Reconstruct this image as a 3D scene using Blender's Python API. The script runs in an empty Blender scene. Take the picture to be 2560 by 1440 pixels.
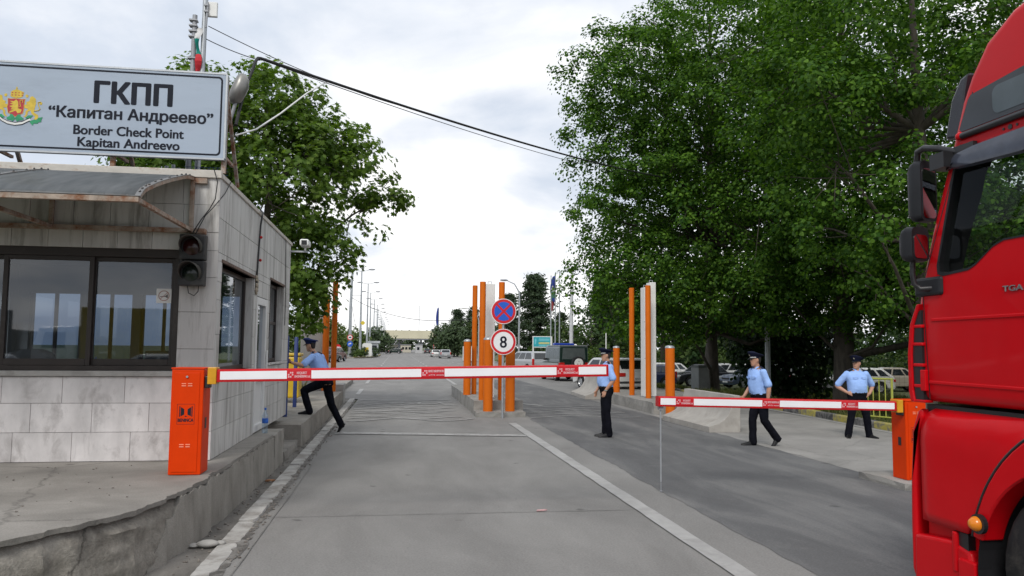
import bpy, bmesh, math, random
import numpy as np
from mathutils import Vector, Matrix
PI = math.pi
R = math.radians
SC = bpy.context.scene
COL = SC.collection

# ------------------------------------------------------------------ camera
EYE = 1.82
cam_d = bpy.data.cameras.new('camera'); cam_d.sensor_width = 36; cam_d.lens = 27
cam_d.clip_start = 0.05; cam_d.clip_end = 6000
cam = bpy.data.objects.new('camera', cam_d); COL.objects.link(cam)
cam.matrix_world = (Matrix.Translation((0, 0, EYE)) @ Matrix.Rotation(R(-8.467), 4, 'Z') @
                    Matrix.Rotation(R(90 + 4.482), 4, 'X') @ Matrix.Rotation(R(0.5), 4, 'Z'))
SC.camera = cam
SC.view_settings.view_transform = 'Standard'; SC.view_settings.look = 'None'
SC.view_settings.gamma = 1; SC.view_settings.use_curve_mapping = False
SC.view_settings.exposure = 0.10
SC.cycles.max_bounces = 8; SC.cycles.transparent_max_bounces = 12
SC.cycles.diffuse_bounces = 3; SC.cycles.caustics_reflective = False; SC.cycles.caustics_refractive = False

# ------------------------------------------------------------------ sky and sun
SUN_EL, SUN_AZ = R(44), R(204)          # azimuth clockwise from +Y
wd = bpy.data.worlds.new('World'); SC.world = wd; wd.use_nodes = True
def N(nt, t, **kw):
    n = nt.nodes.new('ShaderNode' + t)
    for k, v in kw.items():
        if k in n.inputs.keys(): n.inputs[k].default_value = v
        else: setattr(n, k, v)
    return n
def build_world():
    nt = wd.node_tree; nt.nodes.clear(); L = nt.links.new
    out = N(nt, 'OutputWorld')
    sky = N(nt, 'TexSky', sky_type='NISHITA', sun_disc=False, sun_elevation=SUN_EL, sun_rotation=SUN_AZ)
    bg1 = N(nt, 'Background', Strength=0.11); L(sky.outputs[0], bg1.inputs[0])
    tc = N(nt, 'TexCoord'); sep = N(nt, 'SeparateXYZ'); L(tc.outputs['Generated'], sep.inputs[0])
    zz = N(nt, 'Math', operation='ADD'); L(sep.outputs[2], zz.inputs[0]); zz.inputs[1].default_value = 0.30
    zm = N(nt, 'Math', operation='MAXIMUM'); L(zz.outputs[0], zm.inputs[0]); zm.inputs[1].default_value = 0.12
    dv = N(nt, 'VectorMath', operation='DIVIDE'); cb = N(nt, 'CombineXYZ')
    for i in range(3): L(zm.outputs[0], cb.inputs[i])
    L(tc.outputs['Generated'], dv.inputs[0]); L(cb.outputs[0], dv.inputs[1])
    mp = N(nt, 'Mapping'); L(dv.outputs[0], mp.inputs[0]); mp.inputs['Location'].default_value = (0.3, -3.6, 0); mp.inputs['Scale'].default_value = (1, 1, 1.6)
    n1 = N(nt, 'TexNoise', Scale=1.55, Detail=9, Roughness=0.53, Distortion=0.25); L(mp.outputs[0], n1.inputs['Vector'])
    n2 = N(nt, 'TexNoise', Scale=0.9, Detail=4, Roughness=0.5); L(mp.outputs[0], n2.inputs['Vector'])
    mx = N(nt, 'Math', operation='MULTIPLY_ADD'); L(n2.outputs[0], mx.inputs[0]); mx.inputs[1].default_value = 0.55
    lo = N(nt, 'Math', operation='MULTIPLY_ADD'); L(sep.outputs[2], lo.inputs[0]); lo.inputs[1].default_value = -0.05; lo.inputs[2].default_value = -0.068
    ad = N(nt, 'Math', operation='ADD'); L(n1.outputs[0], ad.inputs[0]); L(lo.outputs[0], ad.inputs[1]); L(ad.outputs[0], mx.inputs[2])
    cr = N(nt, 'ValToRGB'); L(mx.outputs[0], cr.inputs[0])
    e = cr.color_ramp.elements
    e[0].position = 0.50; e[0].color = (0.54, 0.61, 0.73, 1)
    e[1].position = 0.84; e[1].color = (1.16, 1.16, 1.16, 1)
    for p, c in ((0.63, (0.67, 0.735, 0.84, 1)), (0.72, (0.85, 0.885, 0.95, 1))):
        q = e.new(p); q.color = c
    bg2 = N(nt, 'Background', Strength=1.0); L(cr.outputs[0], bg2.inputs[0])
    # thin spots in the deck let the blue through
    n3 = N(nt, 'TexNoise', Scale=1.7, Detail=6, Roughness=0.6); mp2 = N(nt, 'Mapping'); L(dv.outputs[0], mp2.inputs[0])
    mp2.inputs['Location'].default_value = (7.3, 2.2, 1.0); L(mp2.outputs[0], n3.inputs['Vector'])
    mr = N(nt, 'MapRange'); L(n3.outputs[0], mr.inputs[0]); mr.inputs[1].default_value = 0.54; mr.inputs[2].default_value = 0.78
    mr.inputs[3].default_value = 1.0; mr.inputs[4].default_value = 0.6
    ms = N(nt, 'MixShader'); L(mr.outputs[0], ms.inputs[0]); L(bg1.outputs[0], ms.inputs[1]); L(bg2.outputs[0], ms.inputs[2])
    L(ms.outputs[0], out.inputs[0])
build_world()
sun_d = bpy.data.lights.new('sun', 'SUN'); sun_d.energy = 2.0; sun_d.angle = R(20); sun_d.color = (1.0, 0.96, 0.9)
sun = bpy.data.objects.new('sun', sun_d); COL.objects.link(sun)
sd = Vector((math.sin(SUN_AZ) * math.cos(SUN_EL), math.cos(SUN_AZ) * math.cos(SUN_EL), math.sin(SUN_EL)))
sun.rotation_euler = (-sd).to_track_quat('-Z', 'Y').to_euler()

# ------------------------------------------------------------------ materials
def srgb(r, g, b):
    f = lambda c: (c / 255 / 12.92) if c / 255 <= 0.04045 else ((c / 255 + 0.055) / 1.055) ** 2.4
    return (f(r), f(g), f(b))
MATS = {}
def mat(name, col, rough=0.6, metal=0.0, var=0.12, vs=4.0, col2=None, bump=0.0, bs=60.0, dirt=None, dl=0.62, ds=6.0,
        island=0.0, coat=0.0, spec=0.5, emit=0.0, stretch=(1, 1, 1), detail=6, coord='Object'):
    if name in MATS: return MATS[name]
    m = bpy.data.materials.new(name); m.use_nodes = True; nt = m.node_tree; L = nt.links.new
    b = nt.nodes['Principled BSDF']
    b.inputs['Roughness'].default_value = rough; b.inputs['Metallic'].default_value = metal
    b.inputs['Coat Weight'].default_value = coat; b.inputs['Coat Roughness'].default_value = 0.06
    b.inputs['Specular IOR Level'].default_value = spec
    tc = N(nt, 'TexCoord'); mp = N(nt, 'Mapping'); L(tc.outputs[coord], mp.inputs[0]); mp.inputs['Scale'].default_value = stretch
    n = N(nt, 'TexNoise', Scale=vs, Detail=detail, Roughness=0.62); L(mp.outputs[0], n.inputs['Vector'])
    c1 = tuple(min(1, c * (1 + var)) for c in col); c0 = col2 if col2 else tuple(c * (1 - var) for c in col)
    cr = N(nt, 'ValToRGB'); L(n.outputs[0], cr.inputs[0])
    cr.color_ramp.elements[0].position = 0.33; cr.color_ramp.elements[0].color = (*c0, 1)
    cr.color_ramp.elements[1].position = 0.67; cr.color_ramp.elements[1].color = (*c1, 1)
    last = cr.outputs[0]
    if island:
        g = N(nt, 'NewGeometry'); mr = N(nt, 'MapRange'); L(g.outputs['Random Per Island'], mr.inputs[0])
        mr.inputs[3].default_value = 1 - island; mr.inputs[4].default_value = 1 + island
        vm = N(nt, 'VectorMath', operation='SCALE'); L(last, vm.inputs[0]); L(mr.outputs[0], vm.inputs['Scale']); last = vm.outputs[0]
    if dirt:
        n2 = N(nt, 'TexNoise', Scale=ds, Detail=9, Roughness=0.7, Distortion=0.4); L(mp.outputs[0], n2.inputs['Vector'])
        m2 = N(nt, 'MapRange'); L(n2.outputs[0], m2.inputs[0]); m2.inputs[1].default_value = dl - 0.09; m2.inputs[2].default_value = dl + 0.09
        mix = N(nt, 'Mix', data_type='RGBA'); L(m2.outputs[0], mix.inputs[0]); L(last, mix.inputs[6]); mix.inputs[7].default_value = (*dirt, 1)
        last = mix.outputs[2]
    L(last, b.inputs['Base Color'])
    if bump:
        nb = N(nt, 'TexNoise', Scale=bs, Detail=5, Roughness=0.65); L(mp.outputs[0], nb.inputs['Vector'])
        bp = N(nt, 'Bump', Strength=bump, Distance=0.02); L(nb.outputs[0], bp.inputs['Height']); L(bp.outputs[0], b.inputs['Normal'])
    if emit:
        L(last, b.inputs['Emission Color']); b.inputs['Emission Strength'].default_value = emit
    MATS[name] = m; return m
def mat_glass(name, tint=(0.6, 0.65, 0.68), refl=0.12, rough=0.02):
    if name in MATS: return MATS[name]
    m = bpy.data.materials.new(name); m.use_nodes = True; nt = m.node_tree; L = nt.links.new; nt.nodes.clear()
    o = N(nt, 'OutputMaterial'); t = N(nt, 'BsdfTransparent'); t.inputs[0].default_value = (*tint, 1)
    g = N(nt, 'BsdfGlossy', Roughness=rough); g.inputs[0].default_value = (0.93, 0.96, 1, 1)
    lw = N(nt, 'LayerWeight', Blend=0.5); pw = N(nt, 'Math', operation='POWER'); L(lw.outputs['Facing'], pw.inputs[0]); pw.inputs[1].default_value = 5.0    # Schlick, the same from both sides
    ad = N(nt, 'Math', operation='MULTIPLY_ADD'); ad.use_clamp = True; L(pw.outputs[0], ad.inputs[0]); ad.inputs[1].default_value = 0.96 - refl; ad.inputs[2].default_value = 0.04 + refl
    ms = N(nt, 'MixShader'); L(ad.outputs[0], ms.inputs[0]); L(t.outputs[0], ms.inputs[1]); L(g.outputs[0], ms.inputs[2])
    L(ms.outputs[0], o.inputs[0]); MATS[name] = m; return m
def mat_leaf(name, col, col2, transl=0.35, rough=0.55):
    if name in MATS: return MATS[name]
    m = bpy.data.materials.new(name); m.use_nodes = True; nt = m.node_tree; L = nt.links.new; nt.nodes.clear()
    o = N(nt, 'OutputMaterial'); g = N(nt, 'NewGeometry')
    cr = N(nt, 'ValToRGB'); L(g.outputs['Random Per Island'], cr.inputs[0])
    e = cr.color_ramp.elements; e[0].color = (*col, 1); e[1].color = (*col2, 1); e[0].position = 0.1
    k = e.new(0.72); k.color = tuple(a * .55 + b * .45 for a, b in zip(col, col2)) + (1,)
    p = N(nt, 'BsdfPrincipled', Roughness=rough); p.inputs['Specular IOR Level'].default_value = 0.16
    L(cr.outputs[0], p.inputs['Base Color'])
    t = N(nt, 'BsdfTranslucent'); vm = N(nt, 'VectorMath', operation='MULTIPLY'); L(cr.outputs[0], vm.inputs[0]); vm.inputs[1].default_value = (1.5, 1.6, 0.7)
    L(vm.outputs[0], t.inputs[0])
    ms = N(nt, 'MixShader'); ms.inputs[0].default_value = transl; L(p.outputs[0], ms.inputs[1]); L(t.outputs[0], ms.inputs[2])
    L(ms.outputs[0], o.inputs[0]); MATS[name] = m; return m

def mat_ground(name, base, light, dark, spots, s1=0.25, s2=1.3, stretch=(1, 0.25, 1), grain=90.0, joint=None, crack=0.0, bump=0.25):
    """weathered paving: long traffic-worn bands, blotches, grains, oil spots and hairline cracks"""
    if name in MATS: return MATS[name]
    m = bpy.data.materials.new(name); m.use_nodes = True; nt = m.node_tree; L = nt.links.new
    b = nt.nodes['Principled BSDF']; b.inputs['Roughness'].default_value = 0.82; b.inputs['Specular IOR Level'].default_value = 0.3
    tc = N(nt, 'TexCoord'); mp = N(nt, 'Mapping'); L(tc.outputs['Object'], mp.inputs[0]); mp.inputs['Scale'].default_value = stretch
    a = N(nt, 'TexNoise', Scale=s1 * 4, Detail=8, Roughness=0.62, Distortion=0.5); L(mp.outputs[0], a.inputs['Vector'])
    cr = N(nt, 'ValToRGB'); L(a.outputs[0], cr.inputs[0]); e = cr.color_ramp.elements
    e[0].position = 0.30; e[0].color = (*dark, 1); e[1].position = 0.74; e[1].color = (*light, 1); q = e.new(0.5); q.color = (*base, 1)
    last = cr.outputs[0]
    def blend(fac, colr):
        nonlocal last
        mx = N(nt, 'Mix', data_type='RGBA'); L(fac, mx.inputs[0]); L(last, mx.inputs[6]); mx.inputs[7].default_value = (*colr, 1); last = mx.outputs[2]
    c = N(nt, 'TexNoise', Scale=s2, Detail=10, Roughness=0.7); L(tc.outputs['Object'], c.inputs['Vector'])
    mr = N(nt, 'MapRange'); L(c.outputs[0], mr.inputs[0]); mr.inputs[1].default_value = 0.55; mr.inputs[2].default_value = 0.75; mr.inputs[4].default_value = 0.55
    blend(mr.outputs[0], light)
    v = N(nt, 'TexVoronoi', Scale=1.5, Randomness=1.0); nn = N(nt, 'TexNoise', Scale=9, Detail=4); L(tc.outputs['Object'], nn.inputs['Vector'])
    va = N(nt, 'Mix', data_type='RGBA'); va.inputs[0].default_value = 0.12; L(tc.outputs['Object'], va.inputs[6]); L(nn.outputs['Color'], va.inputs[7])
    L(va.outputs[2], v.inputs['Vector'])
    mr = N(nt, 'MapRange'); L(v.outputs['Distance'], mr.inputs[0]); mr.inputs[1].default_value = 0.085; mr.inputs[2].default_value = 0.04
    mr.inputs[3].default_value = 0.0; mr.inputs[4].default_value = 0.75; blend(mr.outputs[0], spots)
    g = N(nt, 'TexNoise', Scale=grain, Detail=3, Roughness=0.8); L(tc.outputs['Object'], g.inputs['Vector'])
    mr = N(nt, 'MapRange'); L(g.outputs[0], mr.inputs[0]); mr.inputs[1].default_value = 0.35; mr.inputs[2].default_value = 0.7
    mr.inputs[3].default_value = 0.82; mr.inputs[4].default_value = 1.14
    vm = N(nt, 'VectorMath', operation='SCALE'); L(last, vm.inputs[0]); L(mr.outputs[0], vm.inputs['Scale']); last = vm.outputs[0]
    if crack:
        vc = N(nt, 'TexVoronoi', Scale=0.35, feature='DISTANCE_TO_EDGE'); vb = N(nt, 'Mix', data_type='RGBA'); vb.inputs[0].default_value = 0.25
        n5 = N(nt, 'TexNoise', Scale=2.5, Detail=7, Roughness=0.7); L(tc.outputs['Object'], n5.inputs['Vector'])
        L(tc.outputs['Object'], vb.inputs[6]); L(n5.outputs['Color'], vb.inputs[7]); L(vb.outputs[2], vc.inputs['Vector'])
        mr = N(nt, 'MapRange'); L(vc.outputs['Distance'], mr.inputs[0]); mr.inputs[1].default_value = 0.0; mr.inputs[2].default_value = 0.006
        mr.inputs[3].default_value = crack; mr.inputs[4].default_value = 0.0; blend(mr.outputs[0], tuple(x * .4 for x in dark))
    L(last, b.inputs['Base Color'])
    bp = N(nt, 'Bump', Strength=bump, Distance=0.01); L(g.outputs[0], bp.inputs['Height']); L(bp.outputs[0], b.inputs['Normal'])
    MATS[name] = m; return m

# ------------------------------------------------------------------ objects
def tag(o, label=None, cat=None, group=None, kind=None):
    if label: o['label'] = label
    if cat: o['category'] = cat
    if group: o['group'] = group
    if kind: o['kind'] = kind
    return o
def thing(name, label, cat, loc=(0, 0, 0), rz=0.0, group=None):
    o = bpy.data.objects.new(name, None); COL.objects.link(o); o.empty_display_size = 0.2
    o.location = loc; o.rotation_euler = (0, 0, rz); return tag(o, label, cat, group)
def copy_tree(o, parent=None):
    c = o.copy(); COL.objects.link(c)
    if parent: c.parent = parent
    for ch in list(o.children): copy_tree(ch, c)
    return c
def dup(root, loc, rz=None, label=None, group=None):
    r = copy_tree(root); r.location = loc
    if rz is not None: r.rotation_euler = (0, 0, rz)
    if label: r['label'] = label
    if group: r['group'] = group
    return r
class MB:
    def __init__(s): s.v = []; s.f = []; s.m = []
    def add(s, vs, fs, mi=0):
        o = len(s.v); s.v += [tuple(p) for p in vs]; s.f += [tuple(i + o for i in f) for f in fs]; s.m += [mi] * len(fs); return s
    def box(s, x0, x1, y0, y1, z0, z1, mi=0):
        if x0 > x1: x0, x1 = x1, x0
        if y0 > y1: y0, y1 = y1, y0
        v = [(x0, y0, z0), (x1, y0, z0), (x1, y1, z0), (x0, y1, z0), (x0, y0, z1), (x1, y0, z1), (x1, y1, z1), (x0, y1, z1)]
        return s.add(v, [(3, 2, 1, 0), (4, 5, 6, 7), (0, 1, 5, 4), (1, 2, 6, 5), (2, 3, 7, 6), (3, 0, 4, 7)], mi)
    def bar(s, p0, p1, w, h, mi=0, up=(0, 0, 1)):
        p0 = Vector(p0); p1 = Vector(p1); d = (p1 - p0).normalized(); u = Vector(up)
        if abs(d.dot(u)) > .98: u = Vector((0, 1, 0))
        a = d.cross(u).normalized() * w / 2; b = a.cross(d).normalized() * h / 2
        v = [p + q for p in (p0, p1) for q in (-a - b, a - b, a + b, -a + b)]
        return s.add(v, [(0, 1, 2, 3), (7, 6, 5, 4), (0, 4, 5, 1), (1, 5, 6, 2), (2, 6, 7, 3), (3, 7, 4, 0)], mi)
    def tube(s, pts, r, n=8, mi=0, caps=True, flat=1.0):
        pts = [Vector(p) for p in pts]; rs = r if isinstance(r, (list, tuple)) else [r] * len(pts); rings = []; pa = None
        for i, p in enumerate(pts):
            d = (pts[min(i + 1, len(pts) - 1)] - pts[max(i - 1, 0)]).normalized()
            a = pa if pa is not None else (Vector((1, 0, 0)) if abs(d.x) < .9 else Vector((0, 1, 0)))
            a = (a - d * a.dot(d)).normalized(); pa = a; b = d.cross(a)
            rings.append([p + (a * math.cos(t) + b * math.sin(t) * flat) * rs[i] for t in [2 * PI * k / n for k in range(n)]])
        return s.loft(rings, mi, caps)
    def loft(s, rings, mi=0, caps=True):
        n = len(rings[0]); v = [p for r in rings for p in r]; f = []
        for i in range(len(rings) - 1):
            for k in range(n): f.append((i * n + k, i * n + (k + 1) % n, (i + 1) * n + (k + 1) % n, (i + 1) * n + k))
        if caps: f.append(tuple(range(n - 1, -1, -1))); o = (len(rings) - 1) * n; f.append(tuple(o + k for k in range(n)))
        return s.add(v, f, mi)
    def cyl(s, p0, p1, r0, r1=None, n=16, mi=0): return s.tube([p0, p1], [r0, r0 if r1 is None else r1], n, mi)
    def lathe(s, prof, n=20, c=(0, 0, 0), axis='z', mi=0):
        closed = tuple(prof[0]) == tuple(prof[-1])
        rings = []
        for r, h in prof:
            ring = []
            for k in range(n):
                t = 2 * PI * k / n; x, y = r * math.cos(t), r * math.sin(t)
                ring.append({'z': (c[0] + x, c[1] + y, c[2] + h), 'y': (c[0] + x, c[1] + h, c[2] - y), 'x': (c[0] + h, c[1] + x, c[2] + y)}[axis])
            rings.append(ring)
        return s.loft(rings, mi, not closed)
    def prism(s, poly, a, b, axis='y', mi=0):
        """poly 2-D: axis y -> (x,z); axis x -> (y,z); axis z -> (x,y)"""
        q = lambda p, t: {'y': (p[0], t, p[1]), 'x': (t, p[0], p[1]), 'z': (p[0], p[1], t)}[axis]
        n = len(poly); v = [q(p, a) for p in poly] + [q(p, b) for p in poly]
        f = [tuple(range(n)), tuple(range(2 * n - 1, n - 1, -1))] + [(k, n + k, n + (k + 1) % n, (k + 1) % n) for k in range(n)]
        return s.add(v, f, mi)
    def ball(s, c, r, n=12, m=8, mi=0):
        rx, ry, rz = r if isinstance(r, (list, tuple)) else (r, r, r); rings = []
        for i in range(m + 1):
            t = PI * i / m; q = max(math.sin(t), 1e-3)
            rings.append([(c[0] + rx * q * math.cos(2 * PI * k / n), c[1] + ry * q * math.sin(2 * PI * k / n), c[2] - rz * math.cos(t)) for k in range(n)])
        return s.loft(rings, mi)
    def quad(s, a, b, c, d, mi=0): return s.add([a, b, c, d], [(0, 1, 2, 3)], mi)
    def build(s, name, mats, parent=None, smooth=None, bevel=0, seg=2, loc=None, fix=True):
        me = bpy.data.meshes.new(name); me.from_pydata([tuple(p) for p in s.v], [], s.f)
        for m in (mats if isinstance(mats, (list, tuple)) else [mats]): me.materials.append(m)
        me.polygons.foreach_set('material_index', s.m)
        if fix:
            bm = bmesh.new(); bm.from_mesh(me); bmesh.ops.recalc_face_normals(bm, faces=bm.faces); bm.to_mesh(me); bm.free()
        if smooth:
            me.polygons.foreach_set('use_smooth', [True] * len(me.polygons)); me.set_sharp_from_angle(angle=R(smooth))
        o = bpy.data.objects.new(name, me); COL.objects.link(o)
        if parent: o.parent = parent
        if loc: o.location = loc
        if bevel:
            b = o.modifiers.new('bevel', 'BEVEL'); b.width = bevel; b.segments = seg; b.limit_method = 'ANGLE'; b.angle_limit = R(40)
        return o
def struct(mb, name, m, **k): return tag(mb.build(name, m, **k), kind='structure')
def lerp(a, b, t): return a + (b - a) * t
def text_mesh(name, s, x0, x1, zb, cap, y, m, parent=None, bold=0.0, extr=0.0015, rot=None, loc=None):
    """lettering in the xz plane facing -Y, squeezed to run from x0 to x1 with capitals cap high on baseline zb"""
    cu = bpy.data.curves.new(name, 'FONT'); cu.body = s; cu.size = 1; cu.extrude = 0.0; cu.resolution_u = 4
    odd = [i for i, ch_ in enumerate(s) if ch_ == 'н']                   # this glyph fills badly in the built-in font: redraw it from three bars
    if odd:
        cu.materials.append(m); cu.materials.append(m)
        for i in odd: cu.body_format[i].material_index = 1
    t = bpy.data.objects.new(name, cu); me0 = t.to_mesh(); n = len(me0.vertices)
    co = np.empty(n * 3); me0.vertices.foreach_get('co', co); co = co.reshape(-1, 3)
    fs = [tuple(p.vertices) for p in me0.polygons if not (odd and p.material_index == 1)]
    if odd:
        vb = sorted({round(float(co[i][0]), 3) for p in me0.polygons if p.material_index == 1 for i in p.vertices}); gl = []
        for x in vb:
            if not gl or x - gl[-1][0] > .5: gl.append([x, x])
            gl[-1][1] = x
        for a, b in gl:
            for r_ in ((a, a + .085, 0, .54), (b - .085, b, 0, .54), (a + .085, b - .085, .235, .32)):
                q_ = len(co); co = np.vstack([co, [[r_[0], r_[2], 0], [r_[1], r_[2], 0], [r_[1], r_[3], 0], [r_[0], r_[3], 0]]]); fs.append((q_, q_ + 1, q_ + 2, q_ + 3))
        n = len(co)
    t.to_mesh_clear(); bpy.data.objects.remove(t); bpy.data.curves.remove(cu)
    xa, xb = co[:, 0].min(), co[:, 0].max(); k = cap / 0.73
    q = bold * k; sh = [(0, 0), (-q, 0), (q, 0), (0, q * .6), (0, -q * .6), (q * .7, q * .5), (-q * .7, -q * .5), (q * .7, -q * .5), (-q * .7, q * .5)] if bold else [(0, 0)]; v = []; fs0 = fs; fs = []
    for i, (dx, dz) in enumerate(sh):
        v += [(x0 + (p[0] - xa) / (xb - xa) * (x1 - x0) + dx, y - i * .00012, zb + p[1] * k + dz) for p in co]; fs += [tuple(a + i * n for a in f) for f in fs0]
    me = bpy.data.meshes.new(name); me.from_pydata(v, [], fs); me.materials.append(m)
    o = bpy.data.objects.new(name, me); COL.objects.link(o)
    if parent: o.parent = parent
    if extr:
        sm = o.modifiers.new('thick', 'SOLIDIFY'); sm.thickness = extr; sm.offset = 0
    if rot: o.rotation_euler = rot
    if loc: o.location = loc
    return o
rnd = random.Random(7)
# ------------------------------------------------------------------ palette
WHITE = mat('white_paint', (0.72, 0.72, 0.70), 0.45, var=0.05)
METAL = mat('galvanised', (0.42, 0.44, 0.46), 0.45, 0.6, var=0.12)
GREYM = mat('grey_metal', (0.30, 0.31, 0.33), 0.5, 0.3, var=0.12)
BLACK = mat('black_plastic', (0.016, 0.016, 0.018), 0.42, var=0.2)
RUBBER = mat('rubber', (0.02, 0.02, 0.021), 0.8, spec=.2, var=0.25, dirt=(0.06, 0.055, 0.05), dl=0.6)
CONC = mat('cast_concrete', (0.36, 0.35, 0.33), 0.85, var=0.14, vs=3, bump=0.3, bs=70, dirt=(0.22, 0.21, 0.19), dl=0.62, ds=2.5)
RUST = mat('rusty_paint', (0.40, 0.37, 0.33), 0.7, var=0.15, vs=9, dirt=(0.20, 0.075, 0.025), dl=0.5, ds=9, bump=0.2)
RUSTY = mat('rusted_steel', (0.16, 0.065, 0.03), 0.8, var=0.4, vs=14, bump=0.3, dirt=(0.3, 0.25, 0.2), dl=0.62, ds=10)
BROWN = mat('brown_aluminium', (0.028, 0.020, 0.017), 0.4, 0.2, var=0.2, dirt=(0.05, 0.04, 0.035), dl=0.65)
ORANGE = mat('orange_paint', (0.62, 0.135, 0.006), 0.5, spec=.2, var=0.08, vs=3, stretch=(1, 1, 0.4), dirt=(0.36, 0.12, 0.03), dl=0.72, ds=5)
ORANGE2 = mat('orange_cabinet_paint', (0.66, 0.043, 0.001), 0.42, spec=.12, var=0.05, dirt=(0.5, 0.07, 0.015), dl=0.74, ds=7)
RED = mat('boom_red', (0.46, 0.008, 0.012), 0.4, spec=.25, var=0.1)
REFL = mat('white_reflective', (0.84, 0.84, 0.86), 0.35, var=0.03)
CABLE = mat('cable_black', (0.012, 0.012, 0.014), 0.6, var=0.1)
GLASS = mat_glass('window_glass', (0.62, 0.69, 0.76), 0.05)
GLASSD = mat_glass('dark_glass', (0.22, 0.25, 0.26), 0.08)
INK = mat('black_print', (0.016, 0.019, 0.028), 0.6, var=0.1, spec=0.12)
CARGLASS = mat('car_glass', (0.012, 0.016, 0.018), 0.06, var=0.1, spec=0.8)
LAMPG = mat('lamp_glass', (0.5, 0.5, 0.47), 0.15, var=0.05)
TAIL = mat('tail_lamp', (0.45, 0.012, 0.01), 0.15, var=0.1)
AMBER = mat('amber_lens', (0.75, 0.22, 0.01), 0.2, var=0.1)
BLUEL = mat('blue_beacon', (0.01, 0.045, 0.35), 0.15, var=0.1)
PAINT = mat('road_paint', (0.335, 0.33, 0.32), 0.7, var=0.14, vs=3, dirt=(0.25, 0.245, 0.235), dl=0.6, ds=2.2)
PAINTW = mat('worn_road_paint', (0.36, 0.355, 0.345), 0.7, var=0.14, vs=3, dirt=(0.21, 0.205, 0.195), dl=0.5, ds=6, bump=0.1)
WOODB = mat('bark', (0.085, 0.072, 0.058), 0.9, var=0.4, vs=7, bump=0.6, bs=14, stretch=(1, 1, .25))

# ------------------------------------------------------------------ ground, roads, paving
M_EARTH = mat('meadow', (0.075, 0.095, 0.032), 0.95, var=0.35, vs=0.4, dirt=(0.13, 0.105, 0.06), dl=0.6, ds=0.9, bump=0.5, bs=8)
M_CONC = mat_ground('concrete_paving', (0.212, 0.206, 0.197), (0.262, 0.255, 0.243), (0.176, 0.171, 0.163), (0.085, 0.082, 0.078), stretch=(1, .4, 1), grain=48, crack=0.0, bump=0.35)
M_CONCR = mat_ground('dusty_concrete', (0.275, 0.264, 0.248), (0.345, 0.332, 0.312), (0.215, 0.208, 0.196), (0.14, 0.135, 0.125), s1=0.3, stretch=(0.5, 0.6, 1), crack=0.25)
M_ASPH = mat_ground('asphalt', (0.116, 0.116, 0.117), (0.200, 0.197, 0.191), (0.090, 0.090, 0.092), (0.06, 0.06, 0.06), s1=0.35, s2=0.9, stretch=(1, 0.22, 1), grain=48)
def gz(x, y):
    t = min(max((x - 12.5) / 4.0, 0), 1); return -0.04 - 0.55 * t * t * (3 - 2 * t)
g = MB(); xs = [-900, -300, -120, -60, -30, -14, -6, 0, 6, 11, 12.5, 13.5, 14.5, 15.5, 16.5, 18, 24, 40, 80, 200, 500, 1200]
ys = [-300, -100, -30, 0, 15, 30, 45, 60, 90, 130, 200, 400, 900, 2500]
g.add([(x, y, gz(x, y)) for y in ys for x in xs],
      [(j * len(xs) + i, j * len(xs) + i + 1, (j + 1) * len(xs) + i + 1, (j + 1) * len(xs) + i) for j in range(len(ys) - 1) for i in range(len(xs) - 1)])
struct(g, 'ground', M_EARTH, smooth=60)
def sheet(name, poly, z, m):
    mb = MB(); mb.add([(x, y, z) for x, y in poly], [tuple(range(len(poly)))]); return struct(mb, name, m, fix=False)
def jag(p0, p1, step, amp, seed):
    r = random.Random(seed); p0 = Vector(p0); p1 = Vector(p1); d = p1 - p0; n = max(2, int(d.length / step)); nrm = Vector((-d.y, d.x)).normalized()
    out = []; off = 0
    for i in range(n + 1):
        off = off * .6 + r.uniform(-amp, amp); q = p0 + d * (i / n) + nrm * off; out.append((q.x, q.y))
    return out
sheet('road', [(-1.38, -30), (3.5, -30), (13, -30), (11.6, 12), (11.6, 34), (13.5, 60), (14, 300), (14, 800), (-11, 800), (-11, 300), (-11, 60), (-9, 34), (-1.3, 27.5), (-1.38, 12)], 0.0, M_CONC)
sheet('road', jag((3.36, -25), (3.42, 19.6), .12, .022, 3) + [(3.5, 19.8), (3.7, 40), (6.9, 46)] + jag((6.95, 27), (6.95, -25), .3, .05, 4), 0.004, M_ASPH)
sheet('pavement', jag((6.96, -20), (6.96, 20.8), .3, .05, 9) + [(7.2, 20.8), (11.2, 20.8), (11.2, 12), (11.2, -20)], 0.0045, M_CONCR)
# tyre-scraped dust bands and the darker repair patch beside the island
0 and sheet('road', jag((3.30, 17.2), (3.42, 19.8), .1, .03, 5) + jag((5.6, 18.6), (4.9, 13.4), .15, .04, 6) + [(4.2, 13.6), (3.5, 13.0)], 0.008, mat_ground('asphalt_patch', (0.105, 0.107, 0.110), (0.19, 0.188, 0.182), (0.085, 0.086, 0.09), (0.06, 0.06, 0.06), s1=0.4, stretch=(1, 0.4, 1)))
# gutter between the raised platform and the kerb
sheet('gutter', [(-1.95, 2.0), (-1.50, 2.0), (-1.50, 30), (-1.95, 30)], -0.008, mat_ground('gutter_concrete', (0.155, 0.145, 0.132), (0.24, 0.225, 0.205), (0.075, 0.07, 0.063), (0.07, 0.065, 0.06), s1=0.6, s2=2.5, stretch=(1, 0.5, 1), crack=0.8))
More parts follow.
